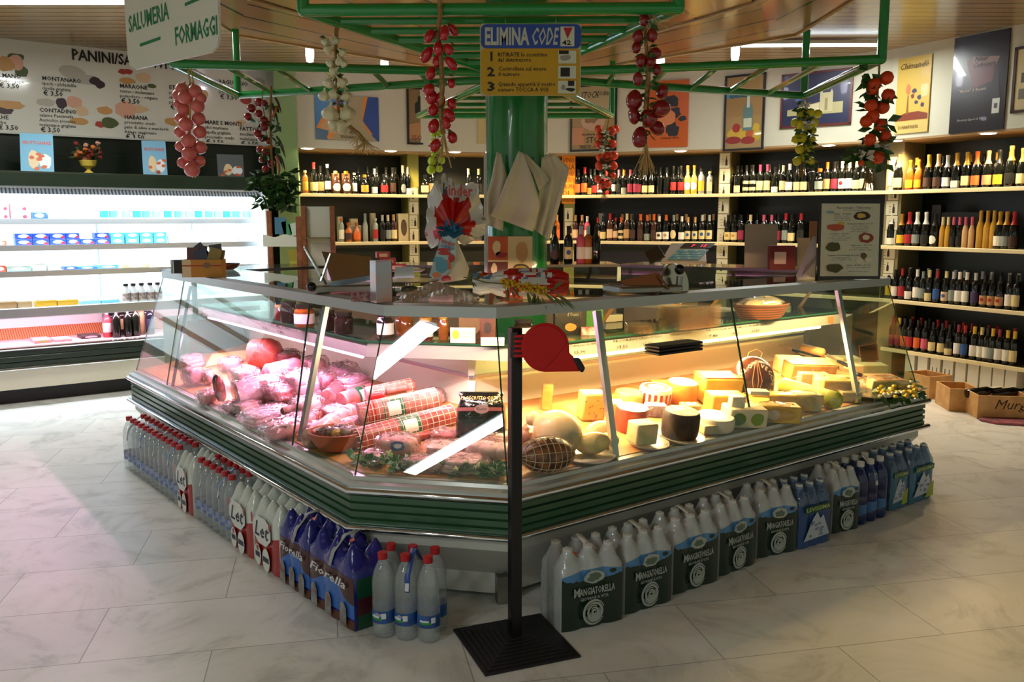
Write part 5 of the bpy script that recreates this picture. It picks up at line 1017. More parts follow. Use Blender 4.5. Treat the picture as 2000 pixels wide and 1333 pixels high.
# poster at the column base, cable duct
q0=AY(953,542,5.53); q1=AY(1040,462,5.53); w_=q1.x-q0.x; h_=q1.z-q0.z
t=thing('picture_panel','panel of ice cream and dessert photos on the column foot','poster',(q0.x,q0.y,q0.z)); o=MB(); o.box((w_/2,.005,h_/2),(w_,.008,h_)); o.build('board',mat('panel_cream','#cdbf95',.5),t)
o=MB(); U,Z=V((1,0,0)),V((0,0,1)); rectp(o,(0,-.001,0),U,Z,0,h_*.42,w_*.45,h_,0); rectp(o,(0,-.001,0),U,Z,0,0,w_*.45,h_*.38,1)
blob(o,(w_*.2,-.002,h_*.72),U,Z,w_*.09,h_*.18,2,14,.1,seed=1); blob(o,(w_*.3,-.002,h_*.55),U,Z,w_*.13,h_*.08,3,14,.15,seed=2); blob(o,(w_*.14,-.002,h_*.2),U,Z,w_*.07,h_*.15,2,14,.1,seed=3); blob(o,(w_*.78,-.002,h_*.62),U,Z,w_*.13,h_*.28,4,14,.15,seed=4); blob(o,(w_*.74,-.002,h_*.2),U,Z,w_*.19,h_*.13,5,14,.06,seed=5); blob(o,(w_*.74,-.003,h_*.2),U,Z,w_*.15,h_*.09,6,14,.06,seed=6)
o.build('printed_picture',[mat('pp_orange','#b9552c'),mat('pp_brown','#5a1f22'),mat('pp_cream','#d9c99a'),mat('pp_red','#8a1c22'),mat('pp_tan','#b08a5a'),mat('pp_dark','#2a2a18'),mat('pp_gold','#a98a2a')],t)
q0=AY(944,540,5.56); q1=AY(953,300,5.56); o=MB(); o.box((0,0,(q1.z-q0.z)/2),(.022,.02,q1.z-q0.z)); tag(o.build('cable_duct',mat('duct_white','#c9cfc6',.5),None,.003,loc=((q0.x+q1.x)/2,5.6,q0.z)),'slim white cable duct on the left side of the column','cable duct')
# ================================================================ ticket dispenser on its stand
cs=[AH(880,1232,0),AH(945,1322,0),AH(1137,1283,0),AH(1060,1205,0)]
bc=sum(cs,V((0,0,0)))/4; du=(cs[2]-cs[1]); ang=math.atan2(du.y,du.x); sz=((cs[1]-cs[0]).length+(cs[2]-cs[1]).length+(cs[3]-cs[2]).length+(cs[0]-cs[3]).length)/4
sd=thing('ticket_stand','black queue ticket stand with stepped square base before the counter','ticket dispenser',(bc.x,bc.y,0),ang)
o=MB(); n=9
for k in range(n):
    s=sz*(1-k*.095); z0=k*.0045; o.box((0,0,z0+.004),(s,s,.008)); 
o.build('base',mat('base_rubber_black','#15141a',.45),sd,.0015)
top=AY(1003,640,bc.y).z
o=MB(); o.box((0,0,.03+(top-.03)/2),(.042,.042,top-.03)); o.build('pole',mat('pole_black','#0e0c12',.28),sd,.003)
# dispenser local frame faces the camera (x right), hung on the pole
dr=bpy.data.objects.new('dispenser_mount',None)
bpy.data.objects.remove(dr)
def SL(x,y,off=-.03): p=AY(x,y,bc.y+off)-V((bc.x,bc.y,0)); return M.Rotation(-ang,3,'Z')@p
def extr(name,pts,y0,y1,m,bev=.004):
    a=[SL(x,y,y0) for x,y in pts]; b=[SL(x,y,y1) for x,y in pts]; k=len(pts); o=MB(); o.add(a+b,[tuple(range(k)),tuple(range(k,2*k))[::-1]]+[(i,k+i,k+(i+1)%k,(i+1)%k) for i in range(k)]); return o.build(name,m,sd,bev)
REDP=mat('dispenser_red','#bd0f0f',.38,spec=.3)
pts=[]
for k in range(0,27): a=R(92+k*10); pts.append((1065+47*math.cos(a),679+48*math.sin(a)))   # round the drum
pts+= [(1112,690),(1120,697),(1128,712),(1132,726)]
body=extr('dispenser_drum',pts,-.075,-.012,REDP)
pts2=[(1065+(x-1065)*.9,679+(y-679)*.9) for x,y in pts[:27]]
extr('dispenser_face',pts2,-.079,-.074,mat('dispenser_face_red','#b90f0f',.4,spec=.3),.002)
extr('ticket_slot',[(1118,699),(1131,699),(1143,719),(1139,728),(1133,727)],-.08,-.008,BLACK)
extr('bracket',[(997,650),(1012,648),(1012,700),(996,700)],-.05,.02,mat('bracket_grey','#2b302e',.4))
for k in range(5): 
    y=655+k*9.5; extr('neck_rib',[(1004,y),(1030,y-1),(1030,y+5),(1003,y+5)],-.062,-.025,REDP,.001)
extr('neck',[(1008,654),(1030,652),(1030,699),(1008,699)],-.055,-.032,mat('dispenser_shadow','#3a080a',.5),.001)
# ================================================================ things on top of the counter
ZT1=1.2355
def onz(name,lab,cat,x,y,z,grp=None,rz=0): p=AH(x,y,z); return thing(name,lab,cat,(p.x,p.y,z+.0005),rz,grp),p
def px(p): return p.y/F_PX       # metres per picture pixel at that distance
# leaflet box
t,p=onz('leaflet_box','yellow cardboard box full of recipe leaflets on the counter top','box',400,541,ZT1,rz=R(6)); s=px(p)
o=MB(); w_,d_,h=74*s,.11,34*s
for c,sz_ in (((0,-d_/2,h/2),(w_,.004,h)),((0,d_/2,h/2),(w_,.004,h)),((-w_/2,0,h/2),(.004,d_,h)),((w_/2,0,h/2),(.004,d_,h)),((0,0,.003),(w_,d_,.004))): o.box(c,sz_)
o.build('box',mat('box_mustard','#b57b12',.5),t)
o=MB(); rectp(o,(0,-d_/2-.0025,0),(1,0,0),(0,0,1),-w_/2,0,-w_*.28,h,0); rectp(o,(0,-d_/2-.0026,0),(1,0,0),(0,0,1),-w_/2,h*.62,w_/2,h*.7,1); blob(o,(w_*.12,-d_/2-.003,h*.68),(1,0,0),(0,0,1),w_*.1,h*.16,2,14,.02); o.build('printed_band',[mat('cream_print','#cfc59a',.5),mat('red_print','#a02a1a',.5),mat('emblem_brown','#7a5a3a',.5)],t)
for k,(a,b,c,dx,tl,cl) in enumerate([(-.07,.02,.11,0,0,'#5a1f1c'),(-.03,.03,.12,0,3,'#4c1a1c'),(.0,-.01,.10,0,-14,'#1c2450'),(.05,-.02,.11,0,16,'#8f7a22'),(.075,.0,.10,0,10,'#7a6414'),(.04,.02,.155,0,-38,'#2c2630'),(.08,.02,.13,0,-8,'#2a2630')]):
    o=MB(); o.box((0,0,c/2),(.075,.004,c)); q=o.build('leaflet',mat('leaf_'+cl,cl,.45),t,loc=(a,b,.07)); q.rotation_euler=(R(-6),R(tl),0)
t,p=onz('dark_block','black and silver boxed stack left of the leaflet box','box',348,534,ZT1,rz=R(10)); s=px(p); o=MB(); o.box((0,0,13*s),(22*s,.08,26*s)); o.build('case',BLACK,t,.003); o=MB(); o.box((-.02,-.041,13*s),(.006,.003,24*s)); o.box((-.03,-.041,13*s),(.006,.003,24*s)); o.build('silver_stripe',CHROME,t)
t,p=onz('brown_bowl','shallow dark brown bowl behind the leaflet box','bowl',448,527,ZT1); o=MB(); o.lathe([(.03,0),(.06,.02),(.075,.045),(.07,.045),(.05,.02),(0,.012)],20); o.build('bowl',mat('bowl_brown','#4a1f18',.3),t)
# card rack behind the counter
rk=thing('card_rack','wooden floor rack with white scalloped tray and cards at the left','rack',(AY(585,480,7.9).x,7.9,0),R(4)); s=7.9/F_PX; WOODB=mat('rack_brown','#7a4220',.5,noise=(20,'#8f5530'))
X0=lambda x:(x-585)*s
for x,y0,w_,dy in ((529,412,9,0),(589,423,10,-.12),(586,402,9,.25),(642,402,9,.25)): o=MB(); z=AY(x,y0,7.9).z; o.box((X0(x),dy,z/2),(w_*s,.04,z)); o.build('upright',WOODB,rk,.003)
o=MB(); z0,z1=AY(600,478,7.9).z,AY(600,403,7.9).z; o.box((X0(614),.27,(z0+z1)/2),(48*s,.006,z1-z0)); z2,z3=AY(600,520,7.9).z,AY(600,477,7.9).z; o.box((X0(614),.27,(z2+z3)/2-.1),(48*s,.006,z3-z2+.2)); o.build('back_board',mat('rack_board','#bfc3b6',.5),rk)
o=MB(); zc=AY(555,470,7.9).z; pts=[(X0(522),-.05)]+[(X0(522)+(63*s)*k/10,.045+.012*math.cos(k/10*2*pi*1.5)) for k in range(11)]+[(X0(585),-.05)]; n=len(pts); o.add([(a,-.14,zc+b) for a,b in pts]+[(a,-.12,zc+b) for a,b in pts],[tuple(range(n))[::-1],tuple(range(n,2*n))]+[(i,(i+1)%n,n+(i+1)%n,n+i) for i in range(n)]); o.build('scalloped_tray',mat('tray_white','#d9ddcf',.5),rk)
o=MB(); o.box((X0(614),.2,AY(600,466,7.9).z),(46*s,.12,.012)); o.build('shelf',mat('rack_olive','#6b6234',.5),rk)
for x,y0,y1,cl,tl,lab in ((545,458,425,'#3f6f8a',0,'blue photo folder in the top pocket of the card rack'),(560,460,432,'#3a8f5a',12,'green edged card leaning in the card rack'),(574,460,436,'#c9d9c4',14,'white edged card leaning in the card rack'),(573,520,487,'#b9b63a',10,'yellow green shaped leaflet below the scalloped tray')):
    pz=AY(x,y0,7.78); h=(AY(x,y1,7.78).z-pz.z); o=MB(); o.box((0,0,h/2),(22*s if cl=='#3f6f8a' else 16*s,.006,h)); q=o.build('leaflet',mat('lf_'+cl,cl,.5),None,loc=(pz.x,7.84,pz.z)); q.rotation_euler=(0,R(-tl),0); tag(q,lab,'leaflet')
# first slicer (left)
STL=mat('slicer_steel','#a9a798',.22,.9)
t,p=onz('meat_slicer','steel meat slicer with tilted carriage left of the silver box','slicer',668,572,1.2355,rz=R(18)); s=px(p)
o=MB(); o.box((.02,.06,.02),(.34,.22,.04)); o.build('base',STEELD,t,.01)
o=MB(); o.slab([(-.05,-.03,.05),(.20,-.05,.09),(.16,.12,.16),(-.08,.12,.19)],(0,0,1),.008); o.build('carriage_plate',STL,t,.002)
o=MB(); o.slab([(-.06,-.045,.03),(.22,-.06,.075),(.22,-.06,.098),(-.06,-.045,.055)],(0,1,0),.012); o.build('carriage_edge',mat('edge_blue_steel','#7d93a0',.2,.8),t)
o=MB(); o.lathe([(.0,-.004),(.105,-.004),(.11,0),(.105,.006),(0,.01)],28,c=(-.12,.05,.13),mtx=M.Rotation(R(62),3,'Y'),sx=1,sy=.62); o.build('blade_guard',mat('guard_clear_steel','#b9bba9',.15,.7),t)
o=MB(); o.ball((-.15,-.05,.035),.024,12,8); o.build('knob',BLACKG,t)
o=MB(); o.tube([(-.1,.0,.06),(-.05,.0,.19)],.008,8); o.build('lever',CHROME,t)
# stacked red boxes, price card, silver box
for k,(x,y,w_,c_) in enumerate([(742,519,34,0),(775,519,34,0),(758,519,30,1),(748,519,26,2)]):
    p=AY(x,y,5.9); s=px(p); o=MB(); o.box((0,0,.02),(w_*s,.09,.04)); r=o.build('sweet_box',mat('sweet_red','#a02d36',.4),None,.002,loc=(p.x,5.9,1.248+c_*.041),rz=R(5*k)); o=MB(); rectp(o,(0,-.046,0),(1,0,0),(0,0,1),-w_*s*.3,.008,w_*s*.3,.03,0); o.build('printed_band',mat('sweet_cream','#c9b090',.5),r); tag(r,['lower left red sweet box of the stack behind the silver box','lower right red sweet box of the stack behind the silver box','middle layer red sweet box of the stack behind the silver box','topmost red sweet box of the stack behind the silver box'][k],'box','red sweet boxes stacked behind the counter')
p=AY(760,530,5.9); o=MB(); o.box((0,0,.005),(.36,.22,.01)); r=o.build('serving_tray',STEELD,None,.003,loc=(p.x+.05,5.95,1.237)); tag(r,'steel tray under the red sweet boxes','tray')
t,p=onz('silver_box','tall silver and dark gift box at the front corner of the counter','box',745,591,ZT1,rz=R(32)); s=px(p); o=MB(); hh=82*s
o.box((0,0,hh/2),(.075,.065,hh)); o.build('box',mat('box_silver','#a9afb8',.25,.6,noise=(9,'#c99a8a')),t,.002); o=MB(); o.box((.0385,0,hh/2),(.002,.064,hh)); o.build('side_panel',mat('box_dark_brown','#1c1412',.3),t); o=MB(); txt(o,'LANCOMES',(.0405,.012,hh*.1),(0,0,1),(0,-1,0),.022,0); o.build('lettering',mat('gold_letter','#8a7a5a',.4),t)
t,p=onz('price_card','pale blue blank card beside the silver box','card',790,546,ZT1); s=px(p); o=MB(); o.slab([(-20*s,0,0),(20*s,0,0),(16*s,.04,24*s),(-20*s,.04,24*s)],(0,-1,0),.003); o.build('card',mat('card_paleblue','#9db9c4',.4),t)
t,p=onz('red_candy_tray','low red printed carton left of the silver box','carton',708,588,ZT1,rz=R(10)); s=px(p); o=MB(); o.box((0,0,9*s),(44*s,.09,18*s)); o.build('carton',mat('carton_redprint','#7a1f26',.4,noise=(60,'#a98a8a')),t,.003)
t,p=onz('steel_cake_plate','round steel plate on a low foot behind the foil','plate',800,566,ZT1); o=MB(); o.lathe([(.05,0),(.045,.012),(.02,.02),(.02,.035),(.15,.045),(.152,.05),(0,.048)],28); o.build('plate',STL,t)
t,p=onz('steel_tray','flat steel tray between the plate and the foil','tray',818,577,ZT1); o=MB(); o.box((0,0,.006),(.2,.12,.012)); o.build('tray',STL,t,.003)
# foil heap
def crumple(name,lab,cat,cx,cy,wpx,dp,hm,mats,seed,mfn=None,nx=40,ny=22,lift=0,loc=None,rz=0):
    rr=random.Random(seed); p=AH(cx,cy,ZT1) if loc is None else loc; s=p.y/F_PX; W_=wpx*s; ph=[rr.uniform(0,7) for _ in range(8)]; vs=[]
    for j in range(ny+1):
        for i in range(nx+1):
            u=i/nx*2-1; v=j/ny*2-1; e_=max(0,1-(abs(u)**2.6+abs(v)**2.6)); z=hm*(e_**.5)*(.62+.22*math.sin(4*u+ph[0]+2*v)+.14*math.sin(6*v+ph[1]-3*u))+rr.uniform(-1,1)*hm*.07*(e_>0)
            vs.append((u*W_/2*(1+.06*math.sin(6*v+ph[3])),v*dp/2*(1+.12*math.sin(5*u+ph[4])),max(.0008,z)))
    fs=[];ms=[]
    for j in range(ny):
        for i in range(nx): fs.append((j*(nx+1)+i,j*(nx+1)+i+1,(j+1)*(nx+1)+i+1,(j+1)*(nx+1)+i)); ms.append(mfn((i+.5)/nx,(j+.5)/ny,rr) if mfn else 0)
    o=MB(); o.add(vs,fs,ms); r=o.build(name,mats,None,0,loc=(p.x,p.y,p.z+.0005),rz=rz,ang=5); return tag(r,lab,cat)
FOIL=mat('silver_foil','#d8d8d8',.2,.75)
crumple('foil_wrap','heap of crumpled silver foil at the front edge of the counter','foil wrap',858,584,150,.28,.075,[FOIL,mat('foil_inside_rose','#c9a3a0',.35)],4,lambda u,v,r:1 if v<.05 and .4<u<.7 else 0)
WR=mat('wrap_red','#b3140f',.22,coat=.3); WW=mat('wrap_white','#cfd0cb',.3); WB=mat('wrap_blue','#4a7fa6',.3)
t,p=onz('easter_egg_wrap','chocolate egg lying in crumpled red and white foil on the counter','egg',1017,584,ZT1); s=px(p); o=MB(); rr=random.Random(11); NX,NA=44,48; vs=[];fs=[];ms=[]
prof_=[(0,.62),(.08,.75),(.18,.60),(.30,.80),(.45,.98),(.6,1.0),(.75,.98),(.88,.86),(.96,.72),(1,.58)]
def prf(u):
    for (a,b),(c,d) in zip(prof_,prof_[1:]):
        if a<=u<=c: return b+(d-b)*(u-a)/(c-a)
    return .6
for i in range(NX+1):
    u=i/NX; x=(u-.5)*186*s
    for q in range(NA):
        a=2*pi*q/NA; r=prf(u)*31*s*(1+(.07 if u<.42 or u>.78 else .03)*math.cos(12*a+u*5)+rr.uniform(-.03,.03)); vs.append((x+rr.uniform(-.002,.002),r*1.25*math.cos(a),max(.001,30*s+r*math.sin(a)*.97)))
for i in range(NX):
    for q in range(NA):
        fs.append((i*NA+q,(i+1)*NA+q,(i+1)*NA+(q+1)%NA,i*NA+(q+1)%NA)); u=(i+.5)/NX; a=2*pi*(q+.5)/NA; up=math.sin(a); wv=.03*math.sin(a*7)
        if u+wv<.34: m_=1 if up<.55 or u>.2 else (2,1,0)[int(1.5+1.49*math.sin(u*31+a*2.3+math.sin(a*5+u*13)))]
        elif u+wv<.50: m_=0
        elif u+wv<.80: m_=(1 if .0<up<.35 else (1,2,0,1)[int(2+1.99*math.sin(u*23+a*3.1+math.sin(a*4-u*17)*1.4))]) if up>.0 else (1 if up<-.35 else 0)
        else: m_=0
        ms.append(m_)
fs+= [tuple(range(NA))[::-1],tuple(range(NX*NA,NX*NA+NA))]; ms+=[1,0]
o.add(vs,fs,ms); o.build('foil_wrap',[WR,WW,WB],t,ang=24)
# mimosa sprig
t,p=onz('mimosa_sprig','sprig of yellow mimosa laid over the red foil egg','flower',1030,585,ZT1); rr=random.Random(8); h=V((p.x,p.y-.06,p.z))
def mp(x,y,dy=0): q=AY(x,y,p.y-.16+dy); return V((q.x-p.x,q.y-p.y,q.z-p.z))
o=MB(); o.tube([mp(905,542),mp(925,545),mp(948,552),mp(985,555),mp(1030,566),mp(1085,565)],.003,5); o.tube([mp(1030,566),mp(1050,590),mp(1058,612)],.002,5); o.build('stem',mat('mimosa_stem','#5d6630',.6),t)
o=MB()
for k in range(120):
    f=rr.random(); x=980+f*90+rr.uniform(-5,5); y=551+f*17+rr.uniform(-7,9); o.ball(mp(x,y,rr.uniform(-.03,.02)),.0065,6,4)
o.build('blossoms',mat('mimosa_yellow','#c9a21a',.8),t)
o=MB()
for (x0,y0,x1,y1) in [(1040,570,1058,615),(1046,572,1040,608),(1052,575,1050,612),(1060,570,1085,595),(1075,575,1105,600),(1085,570,1125,606),(1080,565,1100,552),(1030,570,1035,600),(990,560,995,590),(1000,558,1010,585),(915,545,922,532),(920,548,926,560),(930,548,940,535),(1055,580,1062,604)]:
    for q in range(3):
        a=mp(x0+rr.uniform(-4,4),y0,rr.uniform(-.02,.02)); b=mp(x1+rr.uniform(-6,6),y1+rr.uniform(-4,4),rr.uniform(-.03,0)); d=(b-a); sdv=d.cross(V((0,1,0))).normalized()*.005; o.add([a-sdv*.4,a.lerp(b,.5)-sdv,b,a.lerp(b,.5)+sdv],[(0,1,2,3)])
o.build('leaves',mat('mimosa_leaf','#56612e',.6),t)
# standing chocolate egg with fan shaped wrap
t,p=onz('chocolate_egg','tall wrapped chocolate egg standing with white and red foil fan','egg',882,557,ZT1); s=px(p)
def ep_(x,y,dy=0): q=AY(x,y,p.y+dy); return V((q.x-p.x,q.y-p.y,q.z-p.z))
o=MB(); rows=[((838,556),(912,545),.10),((846,535),(916,525),.12),((852,510),(908,505),.11),((858,485),(897,480),.08),((862,468),(892,466),.05)]; vs=[];n=20
for (l,r_,dp) in rows:
    a,b=ep_(*l),ep_(*r_); c=(a+b)/2; hw=(b-a).length/2
    for k in range(n): q=2*pi*k/n; vs.append(V((c.x+hw*math.cos(q),c.y+dp*.6*math.sin(q),max(.001,c.z+(b.z-a.z)/2*math.cos(q)))))
o.add(vs,[(j*n+k,j*n+(k+1)%n,(j+1)*n+(k+1)%n,(j+1)*n+k) for j in range(4) for k in range(n)]+[tuple(range(n))[::-1]]); o.build('wrapped_body',WW,t)
# front label
o=MB(); D_=-.085
lab=[(838,540),(850,500),(862,468),(868,454),(885,457),(891,470),(890,505),(878,530),(860,548)]; o.add([ep_(x,y,D_) for x,y in lab],[tuple(range(len(lab)))],0)
for x,y,rx,ry,mi in [(863,520,12,14,1),(873,518,8,9,2),(856,508,10,6,1),(882,505,6,8,3),(866,488,14,3,3),(868,495,13,4,3),(852,538,8,6,4),(850,552,5,4,3),(871,545,10,6,3)]: q=ep_(x,y,D_-.003-.0007*(x%11)); blob(o,q,(1,0,0),(0,0,1),rx*s,ry*s,mi,12,.12,seed=x)
o.build('printed_label',[mat('label_paleblue','#a9cfdc',.3),mat('label_skyblue','#5aa3c4',.3),mat('label_orange','#c9662a',.3),WR,mat('label_peach','#c98a5a',.3)],t)
o=MB(); q=ep_(861,474,D_-.012); txt(o,'kinder',q,V((.95,0,-.3)),V((.3,0,.95)),13*s,0,w=27*s,bold=.02); q=ep_(860,482,D_-.012); txt(o,'SORPRESA',q,V((.97,0,-.25)),V((.25,0,.97)),8*s,1,w=27*s,bold=.02); o.build('label_lettering',[WR,mat('letter_blue','#2c5f9a',.4)],t)
# fan of foil
rr=random.Random(21); c0=ep_(882,446,-.02); vs=[];fs=[];ms=[]; NA,NR=64,10
outl=[(-40,40),(-52,18),(-50,-10),(-48,-40),(-46,-68),(-30,-92),(-14,-108),(-2,-96),(12,-84),(30,-86),(46,-92),(56,-60),(62,-30),(68,-10),(64,10),(58,24),(44,22),(26,36),(10,22),(0,16),(-10,20),(-24,34)]
def outp(f):
    f=f*len(outl); i=int(f)%len(outl); g_=f-int(f); a,b=outl[i],outl[(i+1)%len(outl)]; return a[0]+(b[0]-a[0])*g_,a[1]+(b[1]-a[1])*g_
for j in range(NR+1):
    f=j/NR
    for i in range(NA):
        x,y=outp(i/NA); jit=1+.03*math.sin(i*1.9)*f; q=ep_(882+x*f*jit,446+y*f*jit,-.05+.10*f+.03*f*math.sin(i*.78)+.006*f*math.sin(i*1.9+j)); vs.append(q)
for j in range(NR):
    for i in range(NA):
        fs.append((j*NA+i,j*NA+(i+1)%NA,(j+1)*NA+(i+1)%NA,(j+1)*NA+i)); x,y=outp((i+.5)/NA); f=(j+.5)/NR; lim=.64+.07*math.sin(i*.9); 
        ms.append(2 if (f>.9 and i%3==0) else (1 if f<lim and not (16<i*22/64<19) else 0))
o=MB(); o.add(vs,fs,ms); o.build('foil_fan',[WW,WR,FOIL],t,ang=30)
o=MB()
for k in range(46):
    a=rr.uniform(0,2*pi); L=rr.uniform(.03,.075); c=ep_(880,458,-.085)+V((rr.uniform(-.03,.03),rr.uniform(-.01,.01),rr.uniform(-.02,.03))); d=V((math.cos(a)*1.2,-.2,abs(math.sin(a)))).normalized(); sdv=d.cross(V((0,1,0))).normalized()*.009; o.add([c-sdv,c+d*L*.5-sdv+V((0,-.01,0)),c+d*L,c+d*L*.5+sdv,c+sdv],[(0,1,3,4),(1,2,3)])
o.build('ribbon_bow',mat('ribbon_blue','#2f6c94',.15,.5),t)
q=ep_(864,381,-.095); o=MB(); txt(o,'k',q,V((1,0,-.06)),V((.05,0,1)),32*s,0,w=10*s,bold=.025); q=ep_(875,381,-.095); txt(o,'inder',q,V((1,0,-.06)),V((.05,0,1)),28*s,1,w=46*s,bold=.025); o.build('fan_lettering',[mat('letter_navy','#16203a',.4),WR],t)
# ---------------------------------------------------------------- back counter: scale, bottles, cards
def rc(x,Y,z=1.2125): p=AY(x,500,Y); return V((p.x,Y,z))
q=rc(1300,7.35,1.212); t=thing('weighing_scale','grey weighing scale with coloured keypad and red digits on the back counter','scale',(q.x+.05,7.0,1.19+.045),R(-6)); s=7.0/F_PX
GREYS=mat('scale_grey','#a49d86',.4)
o=MB(); o.add([(-.16,-.13,0),(.20,-.13,0),(.20,.11,0),(-.12,.11,0),(-.16,-.13,.02),(.20,-.13,.02),(.21,.10,.16),(-.06,.10,.16)],[(0,3,2,1),(4,5,6,7),(0,1,5,4),(1,2,6,5),(2,3,7,6),(3,0,4,7)]); o.build('body',GREYS,t,.006)
o=MB(); U=V((1,0,0)); vv=V((.17,.23,.14)); P0=V((-.13,-.125,.0245)); nn=U.cross(vv).normalized()*.0025
def onp(a,b): return P0+U*a+vv*b+nn
o.add([onp(.015,.05),onp(.26,.05),onp(.26,.6),onp(.015,.6)],[(0,1,2,3)]); o.build('keypad_panel',mat('keypad_green','#5b8f86',.4),t)
o=MB()
for i in range(8):
    for j in range(4): a,b=.022+i*.029,.08+j*.13; o.add([onp(a,b)+nn,onp(a+.022,b)+nn,onp(a+.022,b+.09)+nn,onp(a,b+.09)+nn],[(0,1,2,3)],(i+j)%3)
o.build('key',[mat('key_teal','#3f8a8a',.4),mat('key_blue','#5a86a8',.4),mat('key_mint','#7fb09a',.4)],t)['kind']='stuff'
o=MB(); o.add([onp(.015,.68),onp(.26,.68),onp(.26,.96),onp(.015,.96)],[(0,1,2,3)]); o.build('display',BLACKG,t)
o=MB(); 
for tx,a in (('7',.09),('15',.16)): txt(o,tx,onp(a,.74)+nn,U,vv.normalized(),.055,0)
o.build('display_digits',mat('led_red','#e01a2a',emit=3),t)
o=MB(); o.box((-.2,0,.07),(.13,.2,.012),rot=M.Rotation(R(-28),3,'Y')@M.Rotation(R(30),3,'X')); o.build('side_plate',BLACKG,t,.004)
for x in (-.12,.17): o=MB(); o.tube([(x,-.05,-.045),(x,-.05,.0)],.012,8); o.build('support_post',CHROME,t)
for x,sh,bd,lb,cp,st_,lab in [(1083,'burg','k','n','k','oval','dark round bottle with brown oval label on the back counter'),(1110,'bord','k','c','k','emb','dark bottle with yellow and blue label on the back counter'),(1134,'bord','p','w','q','','pink rosé bottle on the back counter'),(1148,'bord','a','w','q','low','tall amber bottle on the back counter'),(1164,'bord','k','k','k','','rightmost dark bottle of the row on the back counter')]:
    q=rc(x,7.5); r=put(bmesh_(sh,'body',CM(bd,'body')),'bottle',None,q,0,1.02)
    if st_=='oval': put(bmesh_(sh,'oval',CM(lb,'label')),'paper_label',r)
    elif lb!='k': put(bmesh_(sh,'label',CM(lb,'label')),'paper_label',r)
    if st_=='emb': put(bmesh_(sh,'oval',CM('b','label'),.35,.75,.5),'printed_emblem',r).scale=(1.02,1.02,1)
    put(bmesh_(sh,'cap',CM(cp,'cap')),'foil_capsule',r); tag(r,lab,'bottle','bottles on the back counter')
def card(name,lab,cat,x0,x1,y0,y1,Y,cl,zb=None,th=.01,lean=.02,extra=None):
    a=AY(x0,y1,Y);b=AY(x1,y1,Y);c=AY(x0,y0,Y); w_=b.x-a.x; zb=a.z if zb is None else zb; h=c.z-zb; t=thing(name,lab,cat,(a.x,Y,zb)); o=MB(); o.slab([(0,0,0),(w_,0,0),(w_,lean,h),(0,lean,h)],(0,-1,0),th); o.build('board',mat('bd_'+cl,cl,.5),t)
    return t,w_,h
card('grey_board','large blank grey board standing on the back counter','board',1453,1516,438,527,6.85,'#a7a08f',1.2125)
t,w_,h=card('red_gift_box','dark red box with pale square label on the back counter','box',1499,1548,480,528,6.55,'#6a141c',1.2125,.06); o=MB(); rectp(o,(0,-.062,0),(1,0,0),(0,0,1),w_*.15,h*.25,w_*.62,h*.75,0); o.build('paper_label',mat('label_rose','#c9b0a5',.5),t)
card('beige_board','beige board behind the printed paper sleeve','board',1556,1580,465,540,6.6,'#b5a58c',1.2125); card('brown_board','brown wooden board leaning beside the framed menu','board',1577,1592,432,545,6.7,'#8a5f42',1.2125)
t,p=onz('paper_sleeve','printed white paper sleeve leaning left of the framed menu','paper',1578,547,ZT1); s=px(p); o=MB(); o.add([(-20*s,0,0.0),(16*s,.02,0),(16*s,.03,84*s),(6*s,.0,84*s),(-20*s,.03,8*s)],[(0,1,2,3,4)]); r=o.build('sleeve',mat('sleeve_paper','#b9aeb0',.6),t); r.modifiers.new('s','SOLIDIFY').thickness=.004
o=MB(); 
for k in range(7): txt(o,'TERRA MIA',(-12*s+k*3.5*s,-.008,6*s+k*4*s),V((.35,0,.94)),V((-.94,0,.35)),4.5*s,0)
o.build('lettering',mat('sleeve_ink','#5a3f55',.5),t)
